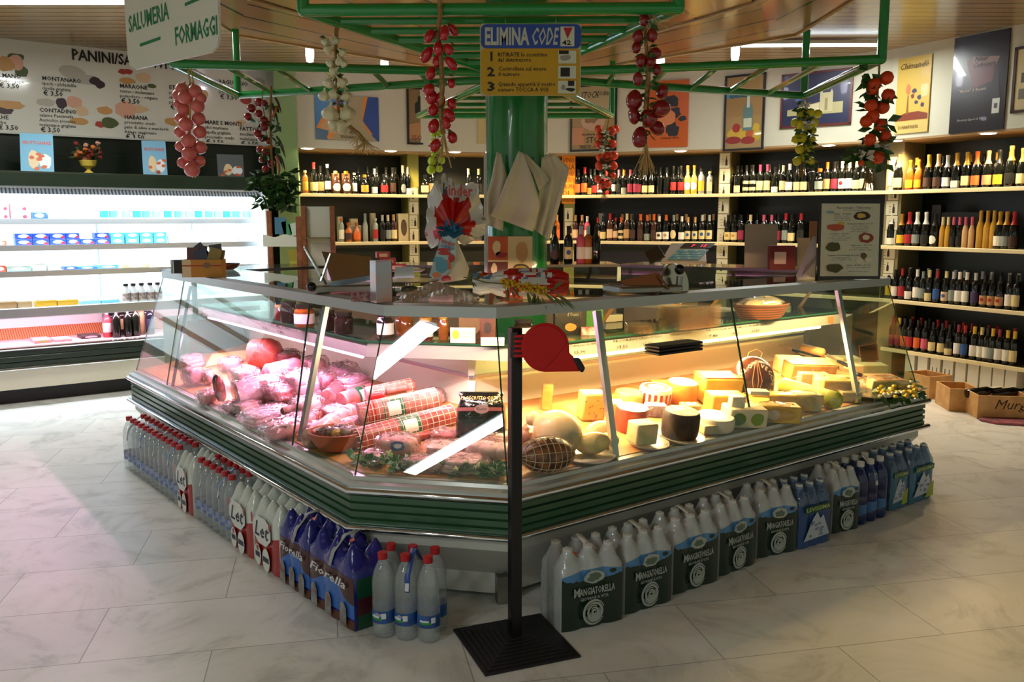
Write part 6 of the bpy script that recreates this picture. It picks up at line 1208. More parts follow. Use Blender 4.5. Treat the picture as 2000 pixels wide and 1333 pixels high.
# framed menu
t,p=onz('framed_menu','black framed fast meals menu standing at the counter right end','menu',1656,546,ZT1,rz=R(3)); s=px(p); w_,h=124*s,156*s
o=MB(); o.slab([(-w_/2,0,0),(w_/2,0,0),(w_/2,.03,h),(-w_/2,.03,h)],(0,-1,.1),.014); o.build('frame',mat('menu_frame','#17121a',.25),t,.002)
dv=V((0,.03,h)).normalized(); O=V((-w_/2,-.0155,0)); U=V((1,0,0)); mx=lambda x:(x-965)/690*w_; mz=lambda y:(925-y)/890*h
o=MB(); o.add([O+U*mx(988)+dv*mz(888),O+U*mx(1630)+dv*mz(888),O+U*mx(1630)+dv*mz(88),O+U*mx(988)+dv*mz(88)],[(0,1,2,3)]); o.build('sheet',mat('menu_sheet','#c9cdb9',.4),t)
o=MB(); O2=O-V((0,.001,0))
for s_,x,y,w2,hp,mi in [('Fast meals - Take-way',1150,145,380,26,.9),('Piatti veloci da asporto',1225,165,220,12,0),('Light   \u20ac 4,50',1120,210,190,17,0),('insalata - tonno',1130,230,160,12,0),('scaglie di parmigiano',1115,252,190,12,0),('rucola - olio - limone',1120,275,190,12,0),('Antipasto Italiano \u20ac 6,00',1270,318,290,17,0),('salumi - formaggi',1330,340,170,12,0),('olive - verdure grigliate',1305,360,220,12,0),('bruschette miste',1330,380,170,12,0),('pane e pomodoro',1310,400,210,12,0),('Siciliana   \u20ac 5,50',1085,428,210,17,0),('pomodoro - cipolla',1110,450,150,12,0),('melanzane - capperi - origano',1060,472,260,12,0),('olio extra vergine',1100,494,180,12,0),('Caprese   \u20ac 5,00',1310,555,240,17,0),('mozzarella di bufala',1330,580,180,12,0),('pomodoro - basilico - origano',1300,603,260,12,0),('Tagliere di formaggi \u20ac 6,50',1058,665,350,17,0),('formaggi stagionati',1120,690,200,12,0),('miele - confetture - noci',1110,712,220,12,0),('Piatto di Mare \u20ac 7,50',1280,775,265,17,0),('salmone - spada affumicati',1270,800,270,12,0),('gamberi - rucola - limone',1300,842,230,12,0)]:
    txt(o,s_,O2+U*mx(x)+dv*mz(y),U,dv,hp/890*h/.72,0,w=w2/690*w_,shear=.2)
o.build('lettering',mat('menu_ink','#2a2a3a',.5),t)
o=MB()
for x,y,a,b,mi in [(1430,225,90,48,0),(1425,222,50,28,1),(1150,350,100,40,2),(1210,310,40,25,1),(1480,465,78,55,3),(1480,460,38,28,4),(1125,565,80,55,5),(1125,560,45,30,2),(1430,715,50,38,4),(1460,665,35,35,6),(1510,705,60,25,4),(1140,800,92,48,5),(1130,805,55,28,3),(1080,185,45,15,7)]: blob(o,O2+U*mx(x)+dv*mz(y)-V((0,.0006*(mi+1),0)),U,dv,a/690*w_,b/890*h,mi,14,.13,seed=x)
o.build('food_picture',[mat('fd%d'%k,c,.5) for k,c in enumerate(['#3a1f26','#c9b04a','#b5543a','#8f3a22','#d9d5bd','#4a4a22','#6a4a2a','#7f9fb5'])],t)
# second slicer with copper coloured carriage
t,p=onz('copper_slicer','meat slicer with copper coloured carriage plate right of centre','slicer',1262,577,1.2355,rz=R(20)); s=px(p); COP=mat('copper_steel','#b9805f',.18,.9)
def cp(x,y,dy=0): q=AY(x,y,p.y+.12+dy); return M.Rotation(-R(20),3,'Z')@V((q.x-p.x,q.y-p.y,q.z-p.z))
o=MB(); n_=V((0,-1,.3)); o.slab([cp(1208,550),cp(1280,533),cp(1297,564,-.02),cp(1243,571,-.02)],n_,.006); o.slab([cp(1243,571,-.02),cp(1297,564,-.02),cp(1284,577,-.1),cp(1262,574,-.08)],n_,.005); o.build('carriage_plate',COP,t)
o=MB(); o.tube([cp(1284,535,-.03),cp(1306,566,-.06)],.006,8); o.build('guide_bar',COP,t)
o=MB(); o.slab([cp(1190,552,.04),cp(1210,550,.04),cp(1222,572,.0),cp(1184,573,.0)],n_,.008); o.build('ribbed_plate',stripes('ribbed_steel',2,.012,.4,'#a9a593','#5a574c',.3,metal=.6),t)
o=MB(); o.box((.05,.13,.02),(.34,.2,.038)); o.build('base',STEELD,t,.01)
o=MB(); o.lathe([(0,-.006),(.1,-.006),(.105,0),(.1,.006),(0,.008)],28,c=cp(1318,556,.06),mtx=M.Rotation(R(80),3,'X')@M.Rotation(R(20),3,'Y')); o.build('blade',STL,t)
o=MB(); o.tube([cp(1326,560,.02),cp(1328,540,.02)],.016,10); o.build('column',STEELD,t); o=MB(); o.ball(cp(1328,527,.02),.026,12,8); o.build('knob',BLACKG,t)
# ---------------------------------------------------------------- on the glass shelf
ZSH=1.0085
def jar(x,y,r,h,lab,gl,lid,lb=None,dy=0):
    t,p=onz('food_jar',lab,'jar',x,y,ZSH); o=MB(); o.lathe([(r*.9,0),(r,.008),(r,h*.72),(r*.8,h*.82),(r*.8,h*.85)],18); o.build('jar',gl,t); o=MB(); o.lathe([(r*.86,h*.84),(r*.88,h),(0,h+.001)],18); o.build('lid',lid,t)
    if lb: o=MB(); o.lathe([(r+.001,h*.15),(r+.001,h*.6)],18,cap=False); o.build('paper_label',lb,t)
JD=mat('jar_dark','#1f1410',.1,coat=.4); JR=mat('jar_red','#4a1410',.12,coat=.4); JA=mat('jar_amber','#7a4416',.12,coat=.4); LD=mat('lid_black','#17140f',.3); LG=mat('lid_gold','#a98436',.3,.5); LP=mat('jarlabel_white','#c9c9c0',.5)
for x,y,r,h,lab,g_,l,b in [(548,626,.035,.09,'small red preserve jar at the left of the glass shelf',JR,LG,None),(565,630,.05,.12,'big dark round preserve jar on the glass shelf',JD,LD,None),(595,638,.055,.12,'wide glass jar with black lid and label on the glass shelf',JA,LD,LP),(640,646,.045,.11,'dark jar with square paper tag behind the strut',JD,LD,None),(672,652,.05,.11,'dark jar with hanging paper tag near the counter corner',JD,LD,None),(753,660,.042,.125,'dark brown jar with white label left of the white card',JD,LD,LP),(832,664,.035,.11,'red sauce jar with white label right of the pane reflection',JR,LG,LP),(866,664,.024,.12,'slim brown bottle jar beside the white framed card',JA,LG,None),(1022,660,.05,.09,'dark low jar seen behind the ticket dispenser',JD,LD,LP),(790,655,.045,.12,'pale honey jar in the middle of the front shelf',JA,LG,None)]: jar(x,y,r,h,lab,g_,l,b)
for x,y in ((652,640),(690,645)): pass
def sbox(name,lab,cat,x,y,w_,d_,h,m,rz=0,z=ZSH,emb=None,txts=None):
    t,p=onz(name,lab,cat,x,y,z,rz=rz); o=MB(); o.box((0,0,h/2),(w_,d_,h)); o.build('body',m,t,.002); o=MB()
    if emb:
        for (a,b,rx,rz_,mi) in emb[1]: blob(o,(a*w_,-d_/2-.001,b*h),(1,0,0),(0,0,1),rx*w_,rz_*h,mi,14,.05,seed=2)
        o.build('printed_emblem',emb[0],t)
    if txts: 
        q=MB(); 
        for s_,a,b,wd,hh_ in txts: txt(q,s_,(a*w_,-d_/2-.0015,b*h),(1,0,0),(0,0,1),hh_*h/.72,0,w=wd*w_)
        q.build('lettering',mat('box_ink','#8f8a6a',.5),t)
    return t
sbox('info_card','small white framed card with yellow emblem on the front shelf','card',904,671,.12,.006,.075,mat('card_white','#c9c6b4',.4),R(-6),emb=([mat('emb_yellow','#c9a51e',.5)],[(-.28,.55,.14,.3,0)]),txts=[('SALUMI TIPICI',-.08,.6,.5,.1),('SICILIANI',-.08,.38,.45,.1)])
sbox('price_ticket','low white price ticket at the right of the front shelf','ticket',962,676,.11,.005,.04,mat('card_white','#c9c6b4',.4),txts=[('Euro 15,90',-.35,.3,.7,.25)])
sbox('tea_box','brown wooden box with dark emblem on the front shelf','box',953,664,.075,.06,.12,mat('box_walnut','#5a2c1c',.4),emb=([mat('emb_dark','#24120c',.5)],[(0,.5,.25,.25,0)]))
sbox('tan_packet','tan paper packet behind the white framed card','packet',920,655,.12,.05,.11,mat('packet_tan','#8f6c3e',.5))
sbox('chocolate_box','black box with gold lettering right of the ticket dispenser','box',1107,652,.135,.06,.13,mat('box_black','#14130f',.3),R(8),emb=([mat('emb_amber','#a86a1a',.5)],[(.1,.28,.22,.16,0)]),txts=[("d'Oumi",-.05,.72,.45,.14)])
sbox('red_pack','red and white packet right of the black box','packet',1150,655,.08,.05,.04,mat('pack_redwhite','#9c2a2a',.4,noise=(30,'#c9b9a9')))
sbox('green_bag','green bag of dried herbs behind the right strut','packet',1160,640,.09,.06,.12,mat('bag_green','#3f7a2c',.3))
sbox('film_roll','pale roll of cling film on the shelf by the cups','roll',1195,628,.12,.05,.04,mat('film_roll','#a9b0a4',.3),R(30))
# stack of clear trays
t,p=onz('tray_stack','tall stack of clear plastic food trays on the cheese shelf','trays',1345,640,ZSH,rz=R(34)); CLP=glassy('clear_tray_plastic','#f4ecdc',.06,.07,.06,'#d9cbb4')
for k in range(14): o=MB(); z=k*.0085; o.add([(-.16,-.09,z+.012),(.16,-.09,z+.012),(.16,.09,z+.012),(-.16,.09,z+.012),(-.14,-.075,z),(.14,-.075,z),(.14,.075,z),(-.14,.075,z)],[(4,5,6,7)[::-1],(0,1,5,4),(1,2,6,5),(2,3,7,6),(3,0,4,7)]); o.build('tray',CLP,t)
t,p=onz('tray_stack','low stack of clear plastic lids left of the tall trays','trays',1250,650,ZSH,rz=R(34))
for k in range(5): o=MB(); z=k*.009; o.lathe([(.07,z),(.085,z+.012)],20,cap=False); o.lathe([(0,z),(.07,z)],20,cap=False); o.build('lid',CLP,t)
# wicker basket
t,p=onz('wicker_basket','brown wicker basket of wrapped bread on the cheese shelf','basket',1485,622,ZSH,rz=R(30)); WK=stripes('wicker_weave',2,.014,.45,'#6a3a1c','#2f180c',.6); o=MB(); o.lathe([(.13,0),(.15,.02),(.18,.075),(.186,.08),(.176,.08),(.146,.025),(0,.012)],28,sx=1.05,sy=.7); o.build('basket',WK,t)
o=MB(); o.lathe([(.183,.076),(.19,.084),(.18,.09),(.174,.082)],28,sx=1.05,sy=.7,cap=False); o.build('rim',mat('wicker_rim','#4a2814',.6),t)
crump=MB(); rr=random.Random(4); crump.ball((0,0,.075),(.165,.105,.055),18,10,wob=.12,rr=rr); crump.build('clear_wrapping',glassy('cellophane','#f4f1e6',.12,.08,.25,'#cfc9ad',bump=(20,.8),gain=1.2),t)
for k,(a,b) in enumerate([(-.06,.01),(.04,-.02),(.0,.04)]): o=MB(); o.ball((a,b,.07),(.06,.045,.035),12,8); o.build('bread_roll',mat('bread','#a9824a',.7),t)
sbox('price_ticket','orange price ticket hanging at the right of the cheese shelf strip','ticket',1622,634,.055,.004,.05,mat('ticket_orange','#b5763a',.5),R(34),z=.93)
# lettering on the price strip
o=MB(); u=(s2[3]-s2[2]).normalized(); tops=s1[2]; dn=(s2[2]-s1[2]); n=u.cross(V((0,0,1))).normalized(); n=n if n.y<0 else -n; ofs=n*.004; vv=-dn.normalized()
for k,(s_,f) in enumerate([('FORMAGGIO AL PEPE',.10),('PECORINO',.21),('CACIOCAVALLO',.28),('PARMIGIANO REGGIANO',.37),('PROVOLA',.48),('GORGONZOLA',.55),('ASIAGO',.62)]):
    L=(s2[3]-s2[2]).length; a=s2[2]+u*L*f+ofs; txt(o,s_,a+vv*.046,u,vv,.017,0,w=L*.065); txt(o,['15,90','13,50','12,90','19,90','7,80','14,50','16,50'][k],a+vv*.012+u*.02,u,vv,.022,0,w=.07)
u2=(s2[0]-s2[1]).normalized(); 
L=(s2[0]-s2[1]).length; n2=u2.cross(V((0,0,1))).normalized(); n2=n2 if n2.y<0 else -n2
for k,(s_,f) in enumerate([('SALAME UNGHERESE',.92),('PROSCIUTTO CRUDO',.72),('SPECK',.55),('MORTADELLA',.45)]):
    a=s2[1]+u2*L*f+n2*.004; txt(o,s_,a+vv*.044,-u2,vv,.017,0,w=L*.12); txt(o,['13,90','24,90','18,50','9,80'][k],a+vv*.012,-u2,vv,.022,0,w=.08)
o.build('strip_lettering',mat('strip_ink','#1f1d18',.5),strip)
# ================================================================ food on the display deck
LN=[(A0,nL,uL),(A0,nF,uF),(B0,nR,uR)]
def tk(p,k): q=LN[k][0]; n=LN[k][1]; return (p.x-q.x)*n.x+(p.y-q.y)*n.y
def DP(x,y,dz=0):
    best=None
    for k in range(3):
        q,n,_=LN[k]; p0=q+n*.075; p0=V((p0.x,p0.y,.548+dz)); p=AP(x,y,p0,V((-SLP*n.x,-SLP*n.y,1)))
        ts=[tk(p,j) for j in range(3)]
        e=ts[k]-min(ts)
        if best is None or e<best[0]-1e-6: best=(e,p,k)
    return best[1],best[2]
def fpx(p): return (p-CAM).dot(V((0,_c,-_s)))/F_PX
def slope_rot(k):
    q,n,u=LN[k]; z=V((-SLP*n.x,-SLP*n.y,1)).normalized(); x=V((u.x,u.y,0)).normalized(); x=(x if x.x>0 else -x); y=z.cross(x); return M((x,y,z)).transposed()
def fobj(o,name,mats,p,lab,cat,grp=None,bev=0,rot=None,sub=0,ang=38,parent=None):
    r=o.build(name,mats,parent,bev,sub=sub,ang=ang); r.location=p
    if rot is not None: r.rotation_euler=rot.to_euler()
    if lab: tag(r,lab,cat,grp)
    return r
MEAT=lambda n,c,c2,r=.45: mat(n,c,r,noise=(22,c2),coat=.15)
FILM=glassy('shrink_film','#fbf3f3',.07,.09,.09,'#f3dfe2',bump=(40,.9),gain=1.6)
FILMC=glassy('cheese_film','#fffaf0',.07,.08,.06,'#efe6d0',bump=(40,.9),gain=1.5)
def axisrot(d,up=V((0,0,1))):
    z=V(d).normalized(); x=up.cross(z); x=x.normalized() if x.length>1e-4 else V((1,0,0)); return M((x,z.cross(x),z)).transposed()
def log(name,lab,a,b,rpx,mskin,mcut=None,dz=None,cat='salami',round0=.25,round1=1.0,net=None,label=None,film=False,ties=None,sag=0):
    """cured log between two picture points lying on the deck; first end cut flat when mcut is set"""
    pa,k=DP(*a); ra=rpx*fpx(pa); dz=ra if dz is None else dz
    pa,k=DP(a[0],a[1],dz); pb,_=DP(b[0],b[1],dz); d=pb-pa; L=d.length; r=rpx*fpx((pa+pb)/2); rot=axisrot(d); o=MB(); pr=[]
    n=10
    pr=[(r*(.985 if mcut else (1-round0)),0,0)] if mcut else [(0,0,0),(r*.55,r*.12,0),(r*.85,r*.35,0)]
    pr+=[(r,r*.5+ (L-r*1.2)*i/n,0) for i in range(n+1)]
    pr+=[(r*(1-.18*round1),L-r*.3,0),(r*(1-.5*round1),L-r*.08,0),(r*.05,L,0)]
    pr=[(q[0]*(1+.02*math.sin(i*2.1)),q[1],0) for i,q in enumerate(pr)]
    o.lathe(pr,22,cap=False); t=fobj(o,name,mskin,pa,lab,cat,'cured meats in the left case' if cat in('salami','meat','ham') else None,rot=rot)
    if mcut: q=MB(); q.lathe([(0,-.002),(r*.97,-.001),(r*.985,.002)],22,cap=False); q.build('cut_face',mcut,t)
    if label:
        z0,z1,ml,mw=label; q=MB(); q.lathe([(r*1.012,L*z0),(r*1.012,L*z1)],22,cap=False); q.build('paper_band',ml,t); q=MB(); 
        # pale panel on the side facing the shop
        toc=rot.transposed()@(CAM-pa); a0=math.atan2(toc.y,toc.x); vs=[];m_=7
        for zz in (L*(z0+(z1-z0)*.2),L*(z0+(z1-z0)*.8)):
            for i in range(m_): w_=a0-.6+1.2*i/(m_-1); vs.append((r*1.02*math.cos(w_),r*1.02*math.sin(w_),zz))
        q.add(vs,[(i,i+1,m_+i+1,m_+i) for i in range(m_-1)]); q.build('printed_panel',mw,t)
    if ties:
        q=MB(); 
        for f in ties: q.lathe([(r*1.0,L*f-.004),(r*1.035,L*f),(r*1.0,L*f+.004)],18,cap=False)
        q.build('tie_cord',mat('tie_red','#b3201c',.5),t)
    if net:
        q=MB(); m_=int(L/.028)
        for i in range(1,m_): z=L*i/m_; q.tube([(r*1.005*math.cos(w_),r*1.005*math.sin(w_),z) for w_ in [2*pi*j/16 for j in range(16)]],.0016,4,closed=True)
        for j in range(12): w_=2*pi*j/12; q.tube([(r*1.005*math.cos(w_),r*1.005*math.sin(w_),.01),(r*1.005*math.cos(w_),r*1.005*math.sin(w_),L-r*.5)],.0014,4)
        q.build('netting',net,t)
    if film:
        q=MB(); q.lathe([(r*1.03,-.012),(r*1.05,L*.3),(r*1.04,L*.7),(r*.9,L+.015)],18); q.build('clear_film',FILM,t)
    return t
NETW=mat('net_white','#d9c9b9',.7); PINKM=MEAT('mortadella_pink','#e08a92','#efb3b4'); REDM=MEAT('salami_red','#7a1c1e','#a2443f'); HAMP=MEAT('ham_pink','#d9828c','#eab6b8'); BROWNM=MEAT('cured_brown','#6b3a2c','#a9786a'); SKINW=MEAT('salami_bloom','#8f4a44','#b9776c',.6); CUT=MEAT('cut_salami','#b54a4e','#e6b0ac')
GL_=mat('band_green','#1e5a36',.4); PW=mat('panel_white','#e5dcd2',.45)
log('mortadella','big cut pink mortadella standing at the back of the meat case',(497,692),(548,690),30,MEAT('mortadella_skin','#c24a3c','#d06a58'),PINKM,cat='meat')
log('roast_ham','smooth pink roast ham behind the wrapped meats',(512,735),(592,716),21,HAMP,cat='ham',round0=.6)
log('wrapped_roll','thick white film wrapped ham roll with green and red label',(462,772),(548,752),27,mat('roll_white_pink','#e7c9cf',.35,noise=(30,'#f2e4e6')),MEAT('dark_cut','#7a3a42','#c98a90'),cat='ham',label=(.42,.72,PW,mat('label_green_red','#3d5a3a',.5,noise=(45,'#b9524c'))),film=True)
log('salami','cut red salami with film standing beside the big netted salamis',(640,782),(672,752),19,REDM,CUT,label=None,film=True)
log('salami','cut pink salami with green band behind the big netted salamis',(668,786),(738,762),19,SKINW,PINKM,label=(.35,.62,GL_,PW))
log('salami','upper big netted salami with red ties and green label',(702,812),(862,778),24,SKINW,CUT,net=NETW,label=(.27,.52,GL_,PW),ties=[.09,.13,.17],dz=.10)
log('salami','lower long netted salami with green label at the front',(686,862),(893,808),22,REDM,None,net=NETW,label=(.42,.62,GL_,PW),dz=.045)
log('salami','netted salami lying behind the upper big one',(715,772),(812,752),15,SKINW,PINKM,net=NETW,dz=.12)
log('salami','pale salami end under the netting near the case corner',(655,845),(708,828),15,SKINW,None,net=NETW,dz=.05)
log('salami','plump mottled salami lying against the strut foot',(600,862),(655,822),20,MEAT('bloom_brown','#8a5a4e','#c9a08f',.7),None,dz=.045,round0=.6)
log('salami','smaller mottled salami behind the plump one',(640,828),(690,800),15,MEAT('bloom_pink','#b0707a','#dba9ad',.6),None,round0=.6,film=True)
log('bacon_slab','dark brown smoked bacon slab on the wrapped packs',(548,806),(622,786),9,BROWNM,None,cat='meat',dz=.07,round0=.5)
log('sausage','dark red sausage under the heart label pack',(735,868),(772,857),7,MEAT('sausage_red','#8a1f1c','#a9423a',.3),None,cat='sausage',round0=.6); log('sausage','dark red sausage right of the heart label pack',(800,858),(843,848),8,MEAT('sausage_red','#8a1f1c','#a9423a',.3),None,cat='sausage',round0=.6); log('sausage','short red sausage beneath the black ham bag',(905,862),(930,858),6,MEAT('sausage_red','#8a1f1c','#a9423a',.3),None,cat='sausage',round0=.6)
log('red_packet','bright red packet lying behind the upper big salami',(720,777),(752,771),8,mat('packet_red','#c2161c',.35),None,cat='packet',dz=.15)
log('dry_sausage','thin pale dry sausage behind the netted salamis',(752,765),(798,756),7,SKINW,None,cat='sausage',dz=.13)
def lump(name,lab,x,y,wpx,hpx,mm,seed,cat='meat',film=True,flat=.45,emb=None,dz=0,skin=FILM,rot=0,grp='wrapped meats in the left case'):
    p,k=DP(x,y); s=fpx(p); w_=wpx*s/2; h=hpx*s/2; p,k=DP(x,y,dz+h*.9); rr=random.Random(seed); R_=slope_rot(k)@M.Rotation(R(rot),3,'Z')
    t=thing(name,lab,cat,p,0,grp); t.rotation_euler=R_.to_euler()
    n=3 if wpx>45 else 2; shp=seed%3
    def sball(o,c,r,e,wob,seg=16,rings=10,rot=None):
        vs=[]; f_=lambda v,q: math.copysign(abs(v)**q,v)
        for a_ in range(rings+1):
            th=pi*a_/rings
            for b_ in range(seg):
                ph=2*pi*b_/seg; w1=1+rr.uniform(-wob,wob); q=V((r[0]*f_(math.sin(th),e)*f_(math.cos(ph),e)*w1,r[1]*f_(math.sin(th),e)*f_(math.sin(ph),e)*w1,-r[2]*f_(math.cos(th),e)*w1)); vs.append(V(c)+(rot@q if rot else q))
        o.add(vs,[(a_*seg+b_,a_*seg+(b_+1)%seg,(a_+1)*seg+(b_+1)%seg,(a_+1)*seg+b_) for a_ in range(rings) for b_ in range(seg)])
    for i in range(n):
        o=MB()
        if shp==0: sball(o,(0,rr.uniform(-.06,.06)*w_,h*(-.55+.55*i)),(w_*(.95-.1*i),w_*flat*1.35,h*.36),.45,.04)          # stacked slices
        elif shp==1: sball(o,(w_*(-.5+i/(n-1))*.95,rr.uniform(-.1,.1)*w_,rr.uniform(-.1,.1)*h),(w_*.5,w_*flat*1.2,h*.8),.6,.05,rot=M.Rotation(rr.uniform(-.5,.5),3,'Z')@M.Rotation(rr.uniform(-.3,.3),3,'Y'))
        else: sball(o,(w_*(-.5+i/(n-1))*.9,rr.uniform(-.15,.15)*w_,0),(w_*.62,w_*flat*1.15,h*(.6+.3*rr.random())),.8,.07)
        o.build('meat_piece' if cat=='meat' else 'piece',mm,t,sub=1)
    if film: o=MB(); sball(o,(0,0,0),(w_*1.14,w_*flat*1.65,h*1.08),.62,.10,26,14); o.build('clear_film',skin,t,ang=18)
    if emb:
        o=MB(); toc=(R_.transposed()@(CAM-p)).normalized(); u,v,n_=frame_from(toc); c=toc*max(h,w_*flat*1.2)*1.12; blob(o,c,u,v,w_*.38,h*.42,0,14,.1,seed=2); blob(o,c+n_*.002,u,v,w_*.2,h*.2,1,12,.1,seed=2); o.build('printed_label',emb,t)
    return t
EB=[mat('emb_blue','#27509c',.4),mat('emb_white2','#dfe2ea',.4)]
lump('wrapped_meat','wrapped pale ham with lilac label at the far left of the meat deck',377,735,50,34,HAMP,1,emb=[mat('emb_lilac','#8f83c9',.4),mat('emb_white2','#dfe2ea',.4)]); lump('wrapped_meat','small wrapped ham piece beside the dark green bag',408,738,30,28,HAMP,2); lump('wrapped_meat','wrapped marbled prosciutto in front of the mortadella',478,735,66,34,MEAT('prosciutto','#a33c44','#e3b3b4'),3); lump('wrapped_meat','deep red wrapped ham under the roast ham',515,745,46,26,MEAT('deep_red_ham','#7a1c22','#a84a4a'),4)
lump('dark_bag','dark green printed bag standing on the meat deck',428,760,26,62,mat('bag_dark_green','#27332c',.25,noise=(20,'#b55a52')),5,cat='bag',film=False,flat=.6)
lump('wrapped_meat','large crinkled clear film heap of meat in the middle',590,755,80,58,MEAT('pink_slices','#e2a3b1','#f3d5da'),6); lump('wrapped_meat','black and green wrapped ham behind the film heap',585,724,60,28,mat('ham_black_green','#2c3328',.3,noise=(12,'#8a8a4a')),7); lump('film_bundle','crinkled shiny clear film bundle at the rear of the meat case',672,728,64,38,mat('film_inside','#d9b6c9',.4),8)
lump('wrapped_meat','flat vacuum pack of pink ham at the front left',520,812,84,26,mat('vac_pink','#e6b9c2',.35,noise=(24,'#f3dadd')),9,flat=.7); lump('wrapped_meat','round vacuum packed ham with white label at the front left',553,836,74,32,HAMP,10,flat=.7,emb=[PW,mat('label_pinkred','#b9606e',.4)]); lump('wrapped_meat','pale wrapped slices behind the bacon slab',600,775,60,22,MEAT('pink_slices','#e2a3b1','#f3d5da'),11); lump('wrapped_meat','pack of sliced pink ham right of the bacon slab',655,805,66,22,HAMP,12)
lump('wrapped_meat','clear pack with blue heart shaped label on pink slices',777,872,74,46,MEAT('rose_slices','#cf7f80','#efc4bf'),13,emb=EB); lump('wrapped_meat','clear pack with blue label at the ivy edge',733,893,54,26,MEAT('rose_slices','#cf7f80','#efc4bf'),14,emb=EB); lump('wrapped_meat','clear pack of pale slices with small blue label',862,880,70,32,MEAT('pale_slices','#d9a9a2','#eccfc6'),15,emb=EB); lump('wrapped_meat','wrapped rose meat piece right of the sausages',895,875,56,26,MEAT('rose_slices','#cf7f80','#efc4bf'),16); lump('wrapped_meat','wrapped pale pink meat beside the ticket stand pole',955,880,84,46,MEAT('pale_pink','#e0a6a3','#f1d3cc'),17); lump('wrapped_meat','flat wrapped pieces behind the front ivy',905,905,92,28,MEAT('pale_slices','#d9a9a2','#eccfc6'),18); lump('wrapped_meat','wrapped meat left of the long white reflection',830,905,76,26,MEAT('rose_slices','#cf7f80','#efc4bf'),19)
for x,y,w_,h_,mm,lab,dz in [(375,705,44,22,HAMP,'small wrapped ham behind the lilac label pack',.0),(405,775,40,22,MEAT('rose_slices','#cf7f80','#efc4bf'),'flat wrapped slices at the far left front',.0),(450,712,40,24,MEAT('pink_slices','#e2a3b1','#f3d5da'),'pale wrapped slices before the bread sticks',.0),(545,765,60,30,MEAT('prosciutto','#a33c44','#e3b3b4'),'marbled wrapped prosciutto right of the film wrapped roll',.03),(560,700,50,26,MEAT('deep_red_ham','#7a1c22','#a84a4a'),'dark red ham at the rear beside the mortadella',.02),(615,712,44,28,MEAT('pink_slices','#e2a3b1','#f3d5da'),'wrapped slices at the rear beside the black ham',.02),(625,745,56,34,MEAT('prosciutto','#a33c44','#e3b3b4'),'wrapped prosciutto between the film heap and the bundle',.02),(690,750,56,30,MEAT('pink_slices','#e2a3b1','#f3d5da'),'pink wrapped slices before the film bundle',.03),(585,815,60,26,HAMP,'wrapped ham under the bacon slab',.0),(620,838,44,22,MEAT('rose_slices','#cf7f80','#efc4bf'),'rose wrapped piece left of the netted salami end',.0),(700,830,60,24,MEAT('deep_red_ham','#7a1c22','#a84a4a'),'dark red wrapped piece under the upper big salami',.0),(600,790,54,24,MEAT('pale_pink','#e0a6a3','#f1d3cc'),'pale wrapped piece above the bacon slab',.04),(845,775,40,26,MEAT('rose_slices','#cf7f80','#efc4bf'),'rose wrapped piece at the tip of the upper salami',.0),(870,850,46,20,MEAT('sausage_red','#8a1f1c','#a9423a',.3),'dark red wrapped sausages left of the black bag',.0),(970,855,50,26,MEAT('pale_pink','#e0a6a3','#f1d3cc'),'pale wrapped piece at the foot of the black bag',.0),(480,795,50,20,MEAT('pale_slices','#d9a9a2','#eccfc6'),'pale flat slices under the film wrapped roll',.0),(455,795,44,18,mat('vac_pink','#e6b9c2',.35,noise=(24,'#f3dadd')),'pale vacuum pack at the front left edge',.0)]:
    lump('wrapped_meat',lab,x,y,w_*1.15,h_*1.1,mm,int(x+y),dz=dz,flat=.55)
# black ham bag
p,k=DP(940,812,.11); s=fpx(p); t=thing('ham_bag','shiny black bag of cooked ham with pink band label','ham',p,0); o=MB(); vs=[];n=24
for z,w_,d_ in [(-46,42,26),(-40,50,34),(-10,50,36),(18,46,32),(34,40,22),(42,44,10),(47,42,3)]:
    for q in range(n): a=2*pi*q/n; cx=abs(math.cos(a))**.7*math.copysign(1,math.cos(a)); cy=abs(math.sin(a))**.7*math.copysign(1,math.sin(a)); vs.append((cx*w_*s,cy*d_*s,z*s))
o.add(vs,[(j*n+q,j*n+(q+1)%n,(j+1)*n+(q+1)%n,(j+1)*n+q) for j in range(6) for q in range(n)]+[tuple(range(n))[::-1],tuple(range(6*n,7*n))]); o.build('bag',mat('bag_black','#0b0b0d',.16,coat=.6,bump=(18,.7)),t)
o=MB(); vs=[]; m_=12
for z0 in (14,21):
    for i in range(m_): a=pi+ .25+ (pi-.5)*i/(m_-1); vs.append((math.copysign(abs(math.cos(a))**.7,math.cos(a))*48.6*s,-abs(math.sin(a))**.7*35.2*s,(z0+5*math.sin((i/(m_-1))*pi)-2)*s))
o.add(vs,[(i,i+1,m_+i+1,m_+i) for i in range(m_-1)]); o.build('label_band',mat('band_rose','#b56a6e',.4),t)
o=MB(); blob(o,(2*s,-37.5*s,21*s),(1,0,0),(0,-.1,1),14*s,9*s,0,18,.02); o.build('round_label',mat('label_rosewhite','#e0b9ba',.4),t)
o=MB(); txt(o,'Kuser',(-8*s,-38.2*s,19*s),(1,0,0),(0,-.1,1),9*s,0,w=20*s); txt(o,'PROSCIUTTO COTTO',(-38*s,-25*s,37*s),(1,0,0),(0,.6,.8),10*s,1,w=78*s); o.build('lettering',[mat('ink_dark2','#2a1418',.4),mat('gold_print','#b5862a',.35,.3)],t)
